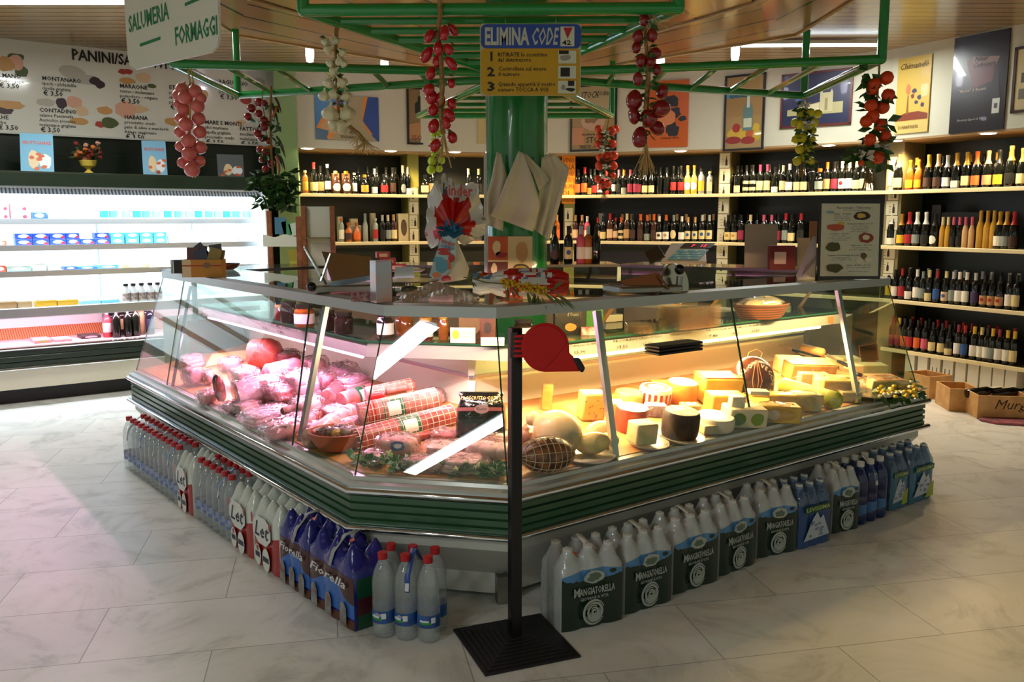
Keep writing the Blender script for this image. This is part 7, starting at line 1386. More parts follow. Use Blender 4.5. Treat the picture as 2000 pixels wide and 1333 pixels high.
# terracotta bowl
p,k=DP(660,876,.0); s=fpx(p); t=thing('terracotta_bowl','wide terracotta bowl with packets near the case corner','bowl',(p.x,p.y,p.z+.005)); o=MB(); o.lathe([(38*s,0),(50*s,18*s),(57*s,34*s),(54*s,35*s),(46*s,18*s),(0,8*s)],30); o.build('bowl',mat('terracotta','#a2542f',.5),t)
for i,(a,b,c_,lab) in enumerate([(-24,0,'#5a4236','brown sausage lying in the terracotta bowl'),(-6,-8,'#232a5a','navy and yellow packet in the terracotta bowl'),(16,-4,'#6a5a52','grey film wrapped piece in the terracotta bowl'),(4,14,'#4a3a34','dark dried piece at the back of the terracotta bowl'),(30,6,'#6a4a42','brown wrapped piece at the right of the terracotta bowl')]):
    o=MB(); o.ball((0,0,0),(19*s,14*s,11*s),14,8,wob=.1); r=o.build('bowl_packet',mat('bp_'+c_,c_,.3,noise=(30,'#8a7a6a' if i!=1 else '#b59a3a')),None,loc=(p.x+a*s,p.y+b*s,p.z+33*s)); tag(r,lab,'packet')
# bread sticks, white trays at the far left
for i in range(7):
    a=DP(402+i*2,716-i*3.5,.02)[0]; b=DP(500+i*1.5,696-i*2.2,.02)[0]; o=MB(); o.tube([a,b],.011,8); tag(o.build('bread_stick',mat('breadstick','#d3ad62',.6),None),'long pale bread stick, %s from the front of the bundle'%TW[i],'bread stick','bread sticks beside the mortadella')
# ivy along the front glass
rr=random.Random(12); o=MB(); IV=[mat('ivy_dark','#1d4a26',.35,noise=(30,'#3f7a3c')),mat('ivy_rim','#b9c79a',.45)]
def ivyleaf(c,d,up,sz,mi=0):
    d=d.normalized(); s_=d.cross(up).normalized(); nrm=s_.cross(d); sh=[(0,0),(.25,.42),(.5,.32),(.62,.62),(.8,.25),(1.1,0),(.8,-.25),(.62,-.62),(.5,-.32),(.25,-.42)]
    b=[c+d*(q[0]*sz)+s_*(q[1]*sz)+nrm*(.1*sz*(abs(q[1])-.2)) for q in sh]; m_=c+d*sz*.5+nrm*sz*.02
    o.add([m_]+b,[(0,i+1,(i+1)%10+1) for i in range(10)],mi)
    o.add([m_-nrm*.001*1+ (q-m_)*1.12 - nrm*.0025 for q in [m_]+b],[(0,i+1,(i+1)%10+1) for i in range(10)],1)
for i in range(430):
    x=rr.choice([rr.uniform(668,820),rr.uniform(690,985),rr.uniform(900,985)]); lim=890+abs(x-720)*.02 if x<830 else 905
    y=rr.uniform(lim,930); p,k=DP(x,y,rr.uniform(.0,.05)); 
    if tk(p,k)<.085: continue
    d=V((rr.uniform(-1,1),rr.uniform(-1,.4),rr.uniform(-.2,.8))); ivyleaf(p,d,V((rr.uniform(-.4,.4),-.5,1)),rr.uniform(.024,.036))
tag(o.build('ivy',IV,None,ang=70),'trailing green ivy with pale leaf edges along the front glass','ivy',kind='stuff')
# netted ham right of the pole
p,k=DP(1068,888,.075); s=fpx(p); t=thing('netted_ham','big dark cured ham in wide pale netting right of the pole','ham',p,0); rot=slope_rot(2)@M.Rotation(R(-12),3,'Z'); t.rotation_euler=rot.to_euler()
o=MB(); o.ball((0,0,0),(58*s,40*s,34*s),24,16,wob=.02); o.build('ham',MEAT('netted_ham','#4a2f24','#9c6a42',.35),t,sub=1); o=MB()
for i in range(9):
    z=-1+2*(i+.5)/9; rr_=math.sqrt(1-z*z); o.tube([(z*59*s,41*s*rr_*math.cos(a),35*s*rr_*math.sin(a)) for a in [2*pi*j/20+(i%2)*.15 for j in range(20)]],.0018,4,closed=True)
for j in range(12): a=2*pi*j/12; o.tube([(math.cos(b)*59.5*s,41.3*s*math.sin(b)*math.cos(a),35.3*s*math.sin(b)*math.sin(a)) for b in [pi*q/14 for q in range(15)]],.0018,4)
o.build('netting',mat('net_tan','#c9b597',.7),t)
log('dark_piece','smoked brown piece behind the pale pear shaped cheese',(1018,862),(1040,835),16,BROWNM,None,cat='meat',round0=.6)
# ---------------------------------------------------------------- cheeses
CH=lambda n,c,c2=None,r=.5: mat(n,c,r,noise=(16,c2) if c2 else None,coat=.1)
YEL=CH('cheese_yellow','#d9b04a','#e3c06a'); PALE=CH('cheese_pale','#e0c98a','#eadcae'); BRI=CH('cheese_bright','#e3b83a','#efcf5a'); ORA=CH('cheese_orange','#d9852a','#e6a24a'); RIND=CH('cheese_rind','#a8743a','#c9975a'); WHC=CH('cheese_white','#e6dcc0','#f0e9d6')
GRP='cheeses in the right case'
def wheel(name,lab,x,y,rpx,hpx,side,top=None,dz=0,print_=None,cat='cheese'):
    p,k=DP(x,y,dz); s=fpx(p); r=rpx*s; h=hpx*s; R_=slope_rot(k); t=thing(name,lab,cat,p,0,GRP); t.rotation_euler=R_.to_euler()
    o=MB(); o.lathe([(r*.94,0),(r,h*.12),(r*1.02,h*.5),(r,h*.88),(r*.93,h*.995),(0,h)],28); o.build('cheese_body',side,t)
    if top: o=MB(); o.lathe([(r*.9,h*1.0),(r*.88,h*1.012),(0,h*1.015)],28,cap=False); o.build('top_face',top,t)
    if print_:
        o=MB(); mi=0
        for q in range(18): a0=2*pi*q/18; o.add([(r*1.03*math.cos(a0+a),r*1.03*math.sin(a0+a),z) for a,z in ((0,h*.2),(.17,h*.2),(.17,h*.8),(0,h*.8))],[(0,1,2,3)])
        o.build('printed_stripe',print_,t); 
        o=MB(); o.lathe([(r*.75,h*1.02),(r*.5,h*1.02)],24,cap=False); o.build('printed_ring',print_,t)
    return t
def block(name,lab,x,y,wpx,dpx,hpx,m,rz=0,dz=0,rind=None,film=False,taper=1,holes=None,cat='cheese',emb=None,grp=GRP):
    p,k=DP(x,y,dz); s=fpx(p); w_,d_,h=wpx*s,dpx*s,hpx*s; R_=slope_rot(k)@M.Rotation(R(rz),3,'Z'); t=thing(name,lab,cat,p,0,grp); t.rotation_euler=R_.to_euler()
    o=MB(); a=w_/2; b=d_/2; o.add([(-a,-b,0),(a,-b,0),(a*taper,b,0),(-a*taper,b,0),(-a,-b,h),(a,-b,h),(a*taper,b,h),(-a*taper,b,h)],[(0,3,2,1),(4,5,6,7),(0,1,5,4),(1,2,6,5),(2,3,7,6),(3,0,4,7)]); o.build('block',m,t,min(w_,h)*.09)
    if rind: o=MB(); o.box((0,b*.98,h/2),(w_*taper*1.01,d_*.06,h*1.01)); o.box((0,0,h*1.0),(w_*.97*min(1,taper+.3),d_*.96,h*.04)); o.build('rind',rind,t,.002)
    if holes:
        o=MB(); rr=random.Random(3)
        for q in range(holes): blob(o,(rr.uniform(-.4,.4)*w_,-b-.0008,rr.uniform(.12,.85)*h),(1,0,0),(0,0,1),w_*.05,w_*.03,0,8,.2,seed=q)
        o.build('hole',mat('cheese_hole','#9c7426',.7),t)['kind']='stuff'
    if emb:
        o=MB(); 
        for q,(fx,fz) in enumerate(emb[1]): blob(o,(fx*w_,-b-.0012,fz*h),(1,0,0),(0,0,1),min(w_*.17,h*.36),h*.34,q%2,14,.05,seed=q)
        o.build('printed_label',emb[0],t)
    if film: o=MB(); o.ball((0,0,h*.5),(w_*.66,d_*.68,h*.62),18,10,wob=.06); o.build('clear_film',FILMC,t)
    return t
def plate(name,lab,x,y,rpx,m,dz=.0):
    p,k=DP(x,y,dz+.002); s=fpx(p); t=thing(name,lab,'plate',p,0); t.rotation_euler=slope_rot(k).to_euler(); o=MB(); r=rpx*s; o.lathe([(r*.6,0),(r*.92,.006),(r,.016),(r*.96,.016),(r*.6,.006),(0,.005)],32); o.build('plate',m,t); return t
PLW=mat('plate_white','#d9d3c4',.3)
# pear shaped cheese and the small ovals on a plate
p,k=DP(1088,845,.085); s=fpx(p); t=thing('pear_cheese','big pale pear shaped hanging cheese with small knob','cheese',p,0,GRP); rot=axisrot(DP(1035,815,.12)[0]-p); t.rotation_euler=rot.to_euler(); o=MB(); o.lathe([(0,-52*s),(24*s,-47*s),(40*s,-28*s),(46*s,0),(40*s,24*s),(26*s,40*s),(14*s,47*s),(11*s,50*s),(15*s,56*s),(16*s,63*s),(9*s,71*s),(0,73*s)],28); o.build('cheese_body',CH('pear_skin','#d3b483','#dcc598',.4),t,sub=1)
plate('dinner_plate','pale plate under the small oval cheeses',1140,888,62,PLW)
for x,y,a,b,dz,lab in [(1172,846,32,24,.05,'oval pale cheese behind the front one on the plate'),(1157,866,35,22,.06,'smooth oval cheese at the front of the plate'),(1188,862,22,17,.045,'small oval cheese half hidden by the strut')]:
    p,k=DP(x,y,dz); s=fpx(p); o=MB(); o.ball((0,0,0),(a*s,b*s*1.05,b*s),22,14); r=fobj(o,'oval_cheese',CH('oval_skin','#dcc072','#e3cd8a',.35),p,lab,'cheese',GRP,rot=M.Rotation(R(-8),3,'Y'))
block('cheese_bar','upright dark rinded cheese bar at the back of the cheese case',1066,800,20,14,50,CH('bar_orange','#c97a30','#d89a4e'),rz=-35,rind=RIND); 
o=MB()
block('holed_cheese','pale cheese block with small dark holes',1152,818,48,34,56,YEL,rz=-20,holes=9); block('cheese_ticket','small white and red printed card before the holed cheese',1152,822,18,2,20,mat('ticket_redwhite','#d9b9b0',.5,noise=(60,'#b5302c')),rz=-60,cat='ticket',grp=None)
wheel('cheese_round','yellow half hidden cheese round behind the strut',1226,792,28,28,YEL); wheel('cheese_round','dark red waxed cheese round by the strut',1230,838,33,46,CH('wax_red','#a13a22','#b5502f',.3)); wheel('cheese_round','white cheese wheel with red printed stripes',1277,792,32,38,WHC,WHC,print_=mat('print_red','#a8322c',.45)); wheel('cheese_round','orange cheese wheel with pale top behind the striped wheel',1329,784,31,40,ORA,WHC)
block('cheese_pack','purple and white wrapped fresh cheese pack',1278,812,42,22,24,mat('pack_lilac','#c9c0dd',.35,noise=(30,'#7a74b5')),rz=-30,film=True)
plate('glass_dish','small round dish under the pale cheese block',1265,868,42,PLW); block('cheese_block','pale creamy cheese block on the small dish',1252,864,48,40,42,PALE,rz=-12,dz=.016)
plate('ring_dish','round dish under the black coated cheese',1330,856,46,PLW); wheel('black_cheese','black coated cheese wheel with white speckled top on a dish',1326,850,36,50,CH('black_rind','#2a1c10','#4a3520',.6),CH('speckle_top','#e3d9bd','#7a6a4a'),dz=.016)
wheel('soft_cheese','white soft cheese wheel beside the black cheese',1394,836,38,26,WHC); block('brie_box','low pale boxed brie before the soft cheese wheel',1391,845,52,26,18,CH('brie_box','#dcc2a2','#e6d6bd'),rz=-18)
block('yellow_cheese','large yellow cheese wedge with orange red rind',1398,782,84,50,52,BRI,rz=-22,rind=CH('rind_orange','#c95a28','#d9803a')); block('yellow_cheese','bright yellow cheese block before the large wedge',1412,806,72,40,40,BRI,rz=-24); block('cheese_cube','small white cheese cube on the wrapped cheese',1437,796,28,22,24,WHC,rz=-30,dz=.09)
block('wrapped_cheese','white paper wrapped cheese with round green labels',1450,830,80,46,38,mat('wrap_paper','#e3d9b5',.45),rz=-26,emb=([mat('emb_green','#6a8a2c',.4),mat('emb_green2','#8aa84a',.4)],[(-.25,.5),(.22,.5)]))
block('long_cheese','long yellow cheese bar in the middle row',1520,798,130,30,32,BRI,rz=-30,film=True); block('long_cheese','long film wrapped yellow cheese bar at the front',1510,822,96,36,34,YEL,rz=-30,film=True,emb=([PW,mat('emb_green2','#8aa84a',.4)],[(-.1,.5)])); block('cheese_slice','flat pale cheese slice lying on the long cheese bar',1480,770,40,20,8,WHC,rz=-28,dz=.13); block('long_cheese','film wrapped cheese bar beside the green sleeve',1570,800,60,30,34,PALE,rz=-30,film=True)
t=log('green_cheese','yellow green printed sleeve of cheese lying at the front right',(1520,752),(1645,786),17,mat('sleeve_green','#b5bf3a',.3,noise=(14,'#dcd98a')),None,cat='cheese',round0=.5); 
# big dark cheese with lettering and string
p,k=DP(1468,742,.115); s=fpx(p); t=thing('dark_cheese','large dark brown round cheese with white lettering and string','cheese',p,0,GRP); o=MB(); o.ball((0,0,0),(44*s,40*s,46*s),28,18); o.build('cheese_body',CH('dark_waxed','#3a1a0e','#5a2c18',.25),t)
o=MB()
for word,a0 in (('VECCHIO',212),('VECCHIO',70)):
    for q,ch in enumerate(word):
        a=R(a0-q*16); rad=.70; yy=-math.sqrt(1-rad*rad); c=V((math.cos(a)*44*s*rad,40*s*yy,math.sin(a)*46*s*rad)); n_=V((math.cos(a)*rad/44,yy/40,math.sin(a)*rad/46)).normalized(); u=V((math.sin(a),0,-math.cos(a))); u=(u-n_*u.dot(n_)).normalized(); up=n_.cross(u); up=up if up.dot(V((math.cos(a),0,math.sin(a))))>0 else -up
        txt(o,ch,c+n_*.0035-u*.008-up*.009,u,up,.034,0,bold=.03)
o.build('lettering',mat('letter_cream','#e0c9a5',.5),t)
o=MB()
for a in (-.25,.05,.22): o.tube([V((math.sin(a)*2*s*3,-30*s,44*s)),V((math.sin(a)*40*s,-41.5*s,5*s)),V((math.sin(a)*10*s,-34*s,-30*s))],.0022,5)
o.tube([(-14*s,-10*s,43*s),(-10*s,-12*s,56*s),(4*s,-12*s,62*s),(16*s,-10*s,54*s),(14*s,-8*s,44*s)],.0028,6); o.build('string',mat('string_tan','#c98f62',.6),t)
block('cheese_half','half brown rinded cheese with knife handles behind',1572,744,96,56,40,CH('aged_cheese','#c98a3f','#d9a860'),rz=-26,rind=RIND,taper=.75); block('cheese_piece','pale cheese piece behind the half cheese',1540,726,56,30,30,PALE,rz=-26); block('wrapped_cheese','clear wrapped orange cheese block near the right strut',1628,772,76,46,36,YEL,rz=-28,film=True)
block('long_cheese','pale long cheese bar at the right rear',1690,728,84,26,18,PALE,rz=-22); block('cheese_wedge','wrapped cheese wedge with brown rind at the far right',1722,762,84,46,26,PALE,rz=-22,rind=RIND,film=True,taper=.5); block('long_cheese','thin pale cheese bar behind the right strut',1640,716,76,24,20,PALE,rz=-22)
block('cheese_piece','pale cheese piece behind the plate of oval cheeses',1196,808,40,30,26,PALE,rz=-24); block('cheese_piece','small yellow cheese piece before the orange round',1345,812,36,26,24,YEL,rz=-24,film=True); wheel('cheese_round','yellow cheese round behind the white paper wrapped one',1470,800,30,26,YEL); block('cheese_piece','pale wrapped cheese piece behind the green sleeve',1580,752,60,34,28,PALE,rz=-26,film=True); block('cheese_piece','yellow cheese piece under the dark round cheese',1470,770,70,34,26,BRI,rz=-28); block('cheese_piece','pale cheese piece beside the right steel dish',1655,782,44,26,20,PALE,rz=-26,film=True); block('cheese_piece','orange cheese piece behind the striped cheese',1290,770,40,26,26,ORA,rz=-24)
def knife(x0,y0,x1,y1,lab,dz=.16):
    a=DP(x0,y0,dz)[0]; b=DP(x1,y1,dz)[0]; d=(b-a).normalized(); t=thing('cheese_knife',lab,'knife',a,0); q=MB(); q.tube([V((0,0,0)),(b-a)*.3,(b-a)*.8,(b-a)],[.010,.013,.012,.009],8); q.build('handle',BLACKG,t); q=MB(); s_=d.cross(V((0,0,1))).normalized(); q.slab([V((0,0,-.003)),-d*.10+V((0,0,.0)),-d*.10+V((0,0,.022)),V((0,0,.014))],s_,.002); q.build('blade',STL,t)
knife(1548,684,1588,696,'black handled knife lying behind the brown half cheese',.12); knife(1636,706,1660,716,'black handled knife left of the right strut',.12); knife(1668,730,1684,734,'black handled knife right of the right strut',.10)
log('rolling_stick','pale wooden roll behind the half cheese',(1562,678),(1612,690),8,CH('roll_wood','#d3a257','#dcb878'),None,cat='cheese',dz=.10,round0=.5)
plate('steel_dish','round shiny steel dish at the right end of the deck',1692,772,36,STL,.01)
o=MB(); rr=random.Random(5)
for i in range(90): p,k=DP(rr.uniform(1715,1790),rr.uniform(745,775),rr.uniform(.02,.07)); o.ball(p,(.016,.016,.01),6,4,mi=0 if i%3 else 1)
for i in range(60): p,k=DP(rr.uniform(1715,1792),rr.uniform(745,778),rr.uniform(0,.06)); leafset(o,p,2,.06,rr,2)
tag(o.build('flowers',[mat('flower_yellow','#d0b02a',.6),mat('flower_cream','#dcd9c0',.6),LEAFM],None),'yellow flowers and leaves decorating the right end of the deck','flowers',kind='stuff')
p,k=DP(1697,706,.03); t=thing('chalkboard','small wooden framed chalkboard at the right rear of the deck','chalkboard',p,math.atan2(uR.y,uR.x)); s=fpx(p); o=MB(); o.slab([(-30*s,0,0),(30*s,0,0),(30*s,.02,32*s),(-30*s,.02,32*s)],(0,-1,0),.006); o.build('slate',mat('slate_black','#1a1d1a',.6),t); o=MB()
for a,b in (((-30*s,-.006,0),(30*s,-.006,0)),((30*s,-.006,0),(30*s,.014,32*s)),((30*s,.014,32*s),(-30*s,.014,32*s)),((-30*s,.014,32*s),(-30*s,-.006,0))): o.tube([a,b],.005,6)
o.build('frame',WOODB,t)
p=AH(1316,690,.962); t=thing('black_tray','stack of black plastic trays on the rear ledge under the price strip','trays',p,math.atan2(uR.y,uR.x)); 
for q in range(3): o=MB(); o.box((0,.0,.012+q*.016),(.30,.10,.013)); o.build('tray',BLACK,t,.004)
# ================================================================ water and milk packs on the floor round the counter
PET=glassy('clear_bottle_plastic','#f6f9fa',.05,.08,.17,'#e6edf0',gain=1.3); PETB=glassy('blue_bottle_plastic','#7f9fd6',.05,.06,.22,'#2a4a9c',gain=1.2); PETG=glassy('green_bottle_plastic','#3f8f5a',.05,.06,.3,'#0f4a2a',gain=1.2); PETD=glassy('dim_bottle_plastic','#b9cad6',.06,.05,.25,'#7f95a6')
CAPR=mat('cap_red','#b0181c',.35); CAPW=mat('cap_white','#c9ccc9',.4); CAPB=mat('cap_blue','#2a4fb0',.35)
WPROF=[(.030,0),(.040,.004),(.044,.02),(.044,.06),(.0415,.066),(.044,.072),(.044,.15),(.0425,.156),(.044,.162),(.044,.20),(.043,.225),(.036,.26),(.022,.292),(.0165,.302),(.0165,.312)]
_w={}
def wb(m):
    if m.name not in _w:
        o=MB(); vs=[]; n=20
        o.lathe(WPROF,n); t=o.build('tmp',m,ang=70); _w[m.name]=t.data; bpy.data.objects.remove(t)
    return _w[m.name]
def capme(m):
    k='cap'+m.name
    if k not in _w: o=MB(); o.lathe([(.0185,.308),(.0192,.312),(.0192,.332),(.017,.334),(0,.334)],16); t=o.build('tmp',m); _w[k]=t.data; bpy.data.objects.remove(t)
    return _w[k]
def labme(m,z0,z1,r=.0445):
    k='lab%s%.3f%.3f'%(m.name,z0,z1)
    if k not in _w: o=MB(); o.lathe([(r,z0),(r,z1)],20,cap=False); t=o.build('tmp',m); _w[k]=t.data; bpy.data.objects.remove(t)
    return _w[k]
_labart={}
def labart():
    if 'a' not in _labart:
        o=MB(); r=.0449
        def arc(a0,a1,z0,z1,mi,zc=None,n=6):
            vs=[]
            for f in range(n+1):
                a=R(-90)+a0+(a1-a0)*f/n; vs+= [(r*math.cos(a),r*math.sin(a),z0+(0 if zc is None else zc*f/n)),(r*math.cos(a),r*math.sin(a),z1)]
            o.add(vs,[(2*i,2*i+2,2*i+3,2*i+1) for i in range(n)],mi)
        arc(-.75,.1,.085,.093,0); arc(-.7,.35,.076,.086,1); arc(.3,.7,.082,.104,0)
        t=o.build('tmp',[mat('lab_white','#d9dde6',.4),mat('lab_green','#2c8a3c',.4)]); _labart['a']=t.data; bpy.data.objects.remove(t)
    return _labart['a']
def pack6(name,lab,cat,c,rz,nx=3,ny=2,pet=PET,cap=CAPR,label=None,handle='#2c4f9c',grp=None,sc_=1.0,art=False,hx=0):
    t=thing(name,lab,cat,(c.x,c.y,.0005),rz,grp); pt=.0905
    for i in range(nx):
        for j in range(ny):
            b=put(wb(pet),'bottle',t,V(((i-(nx-1)/2)*pt,(j-(ny-1)/2)*pt,0)),rnd.uniform(-.3,.3)); put(capme(cap),'cap',b)
            if label: put(labme(label,.062,.112),'paper_label',b)
            if art and j==0: put(labart(),'label_print',b)
    if handle:
        o=MB(); yy=(ny-1)/2*pt; pts=[(hx,-yy-.045,.20),(hx,-yy-.035,.262),(hx,-yy*.5,.325),(hx,0,.342),(hx,yy*.5,.325),(hx,yy+.035,.262)]; vs=[]
        for q in pts: vs+= [(q[0]-.011,q[1],q[2]),(q[0]+.011,q[1],q[2])]
        o.add(vs,[(2*i,2*i+1,2*i+3,2*i+2) for i in range(len(pts)-1)]); h=o.build('carry_handle',mat('handle_'+handle,handle,.35),t); h.modifiers.new('s','SOLIDIFY').thickness=.0015
        o=MB(); rectp(o,(hx-.008,-yy-.0475,.205),(1,0,0),(0,.25,.97),0,0,.016,.03,0); o.build('barcode_label',mat('barcode_white','#cfd2d4',.5),h)
    return t
# front bottle pack at the corner
pa,pb=AH(722,1248,0),AH(852,1262,0); an=math.atan2(pb.y-pa.y,pb.x-pa.x); c=(pa+pb)/2; nv=V((-math.sin(an),math.cos(an),0)); c=c+nv*.09
BLULAB=mat('label_blue_wrap','#27417e',.35,noise=(18,'#2f6ab0'))
t=pack6('water_six_pack','six clear red capped water bottles at the counter corner','water pack',c,an,label=BLULAB,art=True,hx=.02)
o=MB()
for i in (-1,0): txt(o,'alba',(-.024+i*.0905,-.0915,.094),(1,0,0),(0,0,1),.02,0,bold=.01)
o.build('lettering',mat('lab_white','#d9dde6',.4),t)
# film wrapped pack
def bumpz(x,y,xs,ys,h0,hb,sig):
    z=h0
    for a in xs:
        for b in ys: z=max(z,h0+hb*math.exp(-(((x-a)**2+(y-b)**2)/sig**2)))
    return z
def filmpack(name,lab,cat,L_,R_,depth,h,film,ncol,grp=None,inner=None,hb=.062,h0=None,scal=.008):
    """film pack whose front lower edge runs from floor point L_ to R_"""
    d=R_-L_; w_=d.length; an=math.atan2(d.y,d.x); nv=V((-math.sin(an),math.cos(an),0))
    if nv.y<0: nv=-nv
    c=(L_+R_)/2+nv*depth/2; t=thing(name,lab,cat,(c.x,c.y,.0005),an,grp); h0=h0 or h-hb
    xs=[(-.5+(i+.5)/ncol)*w_ for i in range(ncol)]; ys=[-depth/4,depth/4]; nx,ny=ncol*8,14; vs=[]
    def fy(x): return -depth/2+scal*(1-abs(math.cos(pi*ncol*(x/w_+.5)+pi/2)))  
    def pos(i,j,):
        x=(-.5+i/nx)*w_; f=j/ny; y0=fy(x); y1=-y0; return x,y0+(y1-y0)*f
    o=MB(); 
    for j in range(ny+1):
        for i in range(nx+1):
            x,y=pos(i,j); e_=min(1,min(i,nx-i)/2.5,min(j,ny-j)/2.0); z=bumpz(x,y,xs,ys,h0,hb,.030)*1; z=z-(1-e_)*.03 if e_<1 else z; vs.append((x*(1 if e_>=.99 else 1),y,z))
    fs=[(j*(nx+1)+i,j*(nx+1)+i+1,(j+1)*(nx+1)+i+1,(j+1)*(nx+1)+i) for j in range(ny) for i in range(nx)]
    ring=[(i,0) for i in range(nx+1)]+[(nx,j) for j in range(1,ny+1)]+[(i,ny) for i in range(nx-1,-1,-1)]+[(0,j) for j in range(ny-1,0,-1)]
    top=[j*(nx+1)+i for i,j in ring]; n=len(ring); lv=[h0*.55,.02,.0]; base=len(vs)
    for q,z in enumerate(lv):
        k=.985 if q==2 else 1.0
        for i,j in ring: x,y=pos(i,j); vs.append((x*k,y*k,z))
    prev=top
    for q in range(len(lv)):
        cur=[base+q*n+m for m in range(n)]; fs+=[(prev[m],cur[m],cur[(m+1)%n],prev[(m+1)%n]) for m in range(n)]; prev=cur
    fs.append(tuple(prev)); o.add(vs,fs); o.build('shrink_film',film,t,ang=75)
    if inner:
        for a in xs:
            for b in (-depth/4,depth/4): bt=put(wb(inner[0]),'bottle',t,V((a,b,.0)),0,1); bt.scale=(min(1,w_/ncol/.0905),min(1,depth/2/.0905),h/.345); put(capme(inner[1]),'cap',bt)
    def patch(nm,m,zf0,zf1,x0=-.5,x1=.5,off=.0012,par=t,n_=48):
        q=MB(); v2=[]
        for i in range(n_+1):
            x=(x0+(x1-x0)*i/n_)*w_; y=fy(x)-off; v2+= [(x,y,zf0(x/w_)),(x,y,zf1(x/w_))]
        q.add(v2,[(2*i,2*i+2,2*i+3,2*i+1) for i in range(n_)]); return q.build(nm,m,par,ang=75)
    return t,w_,fy,patch
WFILM=glassy('white_film','#eef2f4',.12,.06,.6,'#d9dfe2',bump=(30,.5)); 
WFILM2=glassy('clear_blue_film','#c9dcf0',.1,.06,.28,'#6f93bf',bump=(30,.5))
GRN=mat('pack_dark_green','#0c2a1c',.25,coat=.3); SKY=mat('pack_sky_blue','#4a86bd',.3,coat=.3); SIL=mat('pack_silver','#a9b3b0',.35,.2)
def jag(seed,z,amp): 
    r_=random.Random(seed); tb=[r_.uniform(-amp,amp) for _ in range(60)]
    return lambda f: z+.012*math.sin(f*3+.4)*0+ tb[int((f+.5)*48)%60]*(1 if int((f+.5)*96)%2 else .2)
NTH=['nearest','second nearest','third nearest','fourth nearest','fifth nearest','sixth']
mang=[((1098,1240),(1216,1213)),((1222,1205),(1312,1176)),((1316,1166),(1402,1137)),((1406,1130),(1476,1103)),((1480,1094),(1556,1078)),((1626,1046),(1677,1034))]
def emblem(t,fy,w_,cx,cz,r,m):
    o=MB(); y=fy(cx)-.009
    for k,(ra,a0,a1) in enumerate([(1,20,330),(.78,200,520),(.58,60,390),(.38,180,500),(.18,0,360)]):
        pts=[(cx+r*ra*math.cos(R(a0+(a1-a0)*q/24)),y,cz+r*ra*1.05*math.sin(R(a0+(a1-a0)*q/24))) for q in range(25)]; v2=[]
        for q,pp in enumerate(pts): wq=r*.085*(.35+math.sin(pi*q/24)); dx=(pp[0]-cx)/(r*ra);dz=(pp[2]-cz)/(r*ra); v2+= [(pp[0]-dx*wq,y,pp[2]-dz*wq),(pp[0]+dx*wq,y,pp[2]+dz*wq)]
        o.add(v2,[(2*i,2*i+1,2*i+3,2*i+2) for i in range(24)])
    o.build('spiral_emblem',m,t)
for i,((x0,y0),(x1,y1)) in enumerate(mang):
    L_,R_=AH(x0,y0,0),AH(x1,y1,0)
    t,w_,fy,patch=filmpack('water_film_pack','dark green labelled water pack with white spiral, %s the ticket stand'%NTH[i] if i<5 else 'dark green labelled water pack with white spiral between two blue packs','water pack',L_,R_,.19,.335,WFILM,3,'dark green water packs along the cheese case',inner=(PETD,CAPW))
    jf0=jag(i,.195,.008); jf=lambda f:jf0(f)+.03*f*f*2; patch('green_print',GRN,lambda f:.004,jf); patch('sky_print',SKY,lambda f:.18,lambda f:.243-.02*(f*2)**2,-.5,.5,.0008)
    o=MB(); 
    tw=w_*.68
    y=fy(0)-.0095; v=V((0,0,1)); U=V((1,0,0)); txt(o,'M',(-tw/2,y,.142),U,v,.050,0,w=tw*.14,bold=.02); txt(o,'ANGIATORELLA',(-tw/2+tw*.15,y,.144),U,v,.040,0,w=tw*.85,bold=.02); txt(o,'GIOVANE A VITA',(-tw*.34,y,.122),U,v,.018,0,w=tw*.68,bold=.01); o.build('lettering',SIL,t)
    emblem(t,fy,w_,.0,.068,.046,SIL)
    o=MB(); blob(o,(0,fy(0)-.006,.212),U,v,.045,.026,0,18,.1,seed=i); blob(o,(0,fy(0)-.0066,.21),U,v,.03,.016,1,14,.25,seed=i+5); blob(o,(w_*.32,fy(w_*.32)-.003,.222),U,v,.015,.009,2,14,.03); o.build('printed_picture',[SIL,mat('pack_grey_green','#5a6f60',.4),GRN],t)
    o=MB(); vs=[]; 
    for yy,z in [(fy(0)-.002,.235),(fy(0)+.02,.275),(-.03,.33),(.03,.345),(.07,.30)]: vs+=[(-.0-.013,yy,z),(.013,yy,z)]
    o.add(vs,[(2*k,2*k+1,2*k+3,2*k+2) for k in range(4)]); hd=o.build('carry_handle',mat('handle_white','#c3c7c4',.4),t); hd.modifiers.new('s','SOLIDIFY').thickness=.0015
    if i in (0,1,2,4): o=MB(); blob(o,(-.055,-.035,.290),U,V((0,.3,.95)),.012,.009,0,10,.1); o.build('price_sticker',mat('sticker_orange','#e0561e',.5),t)
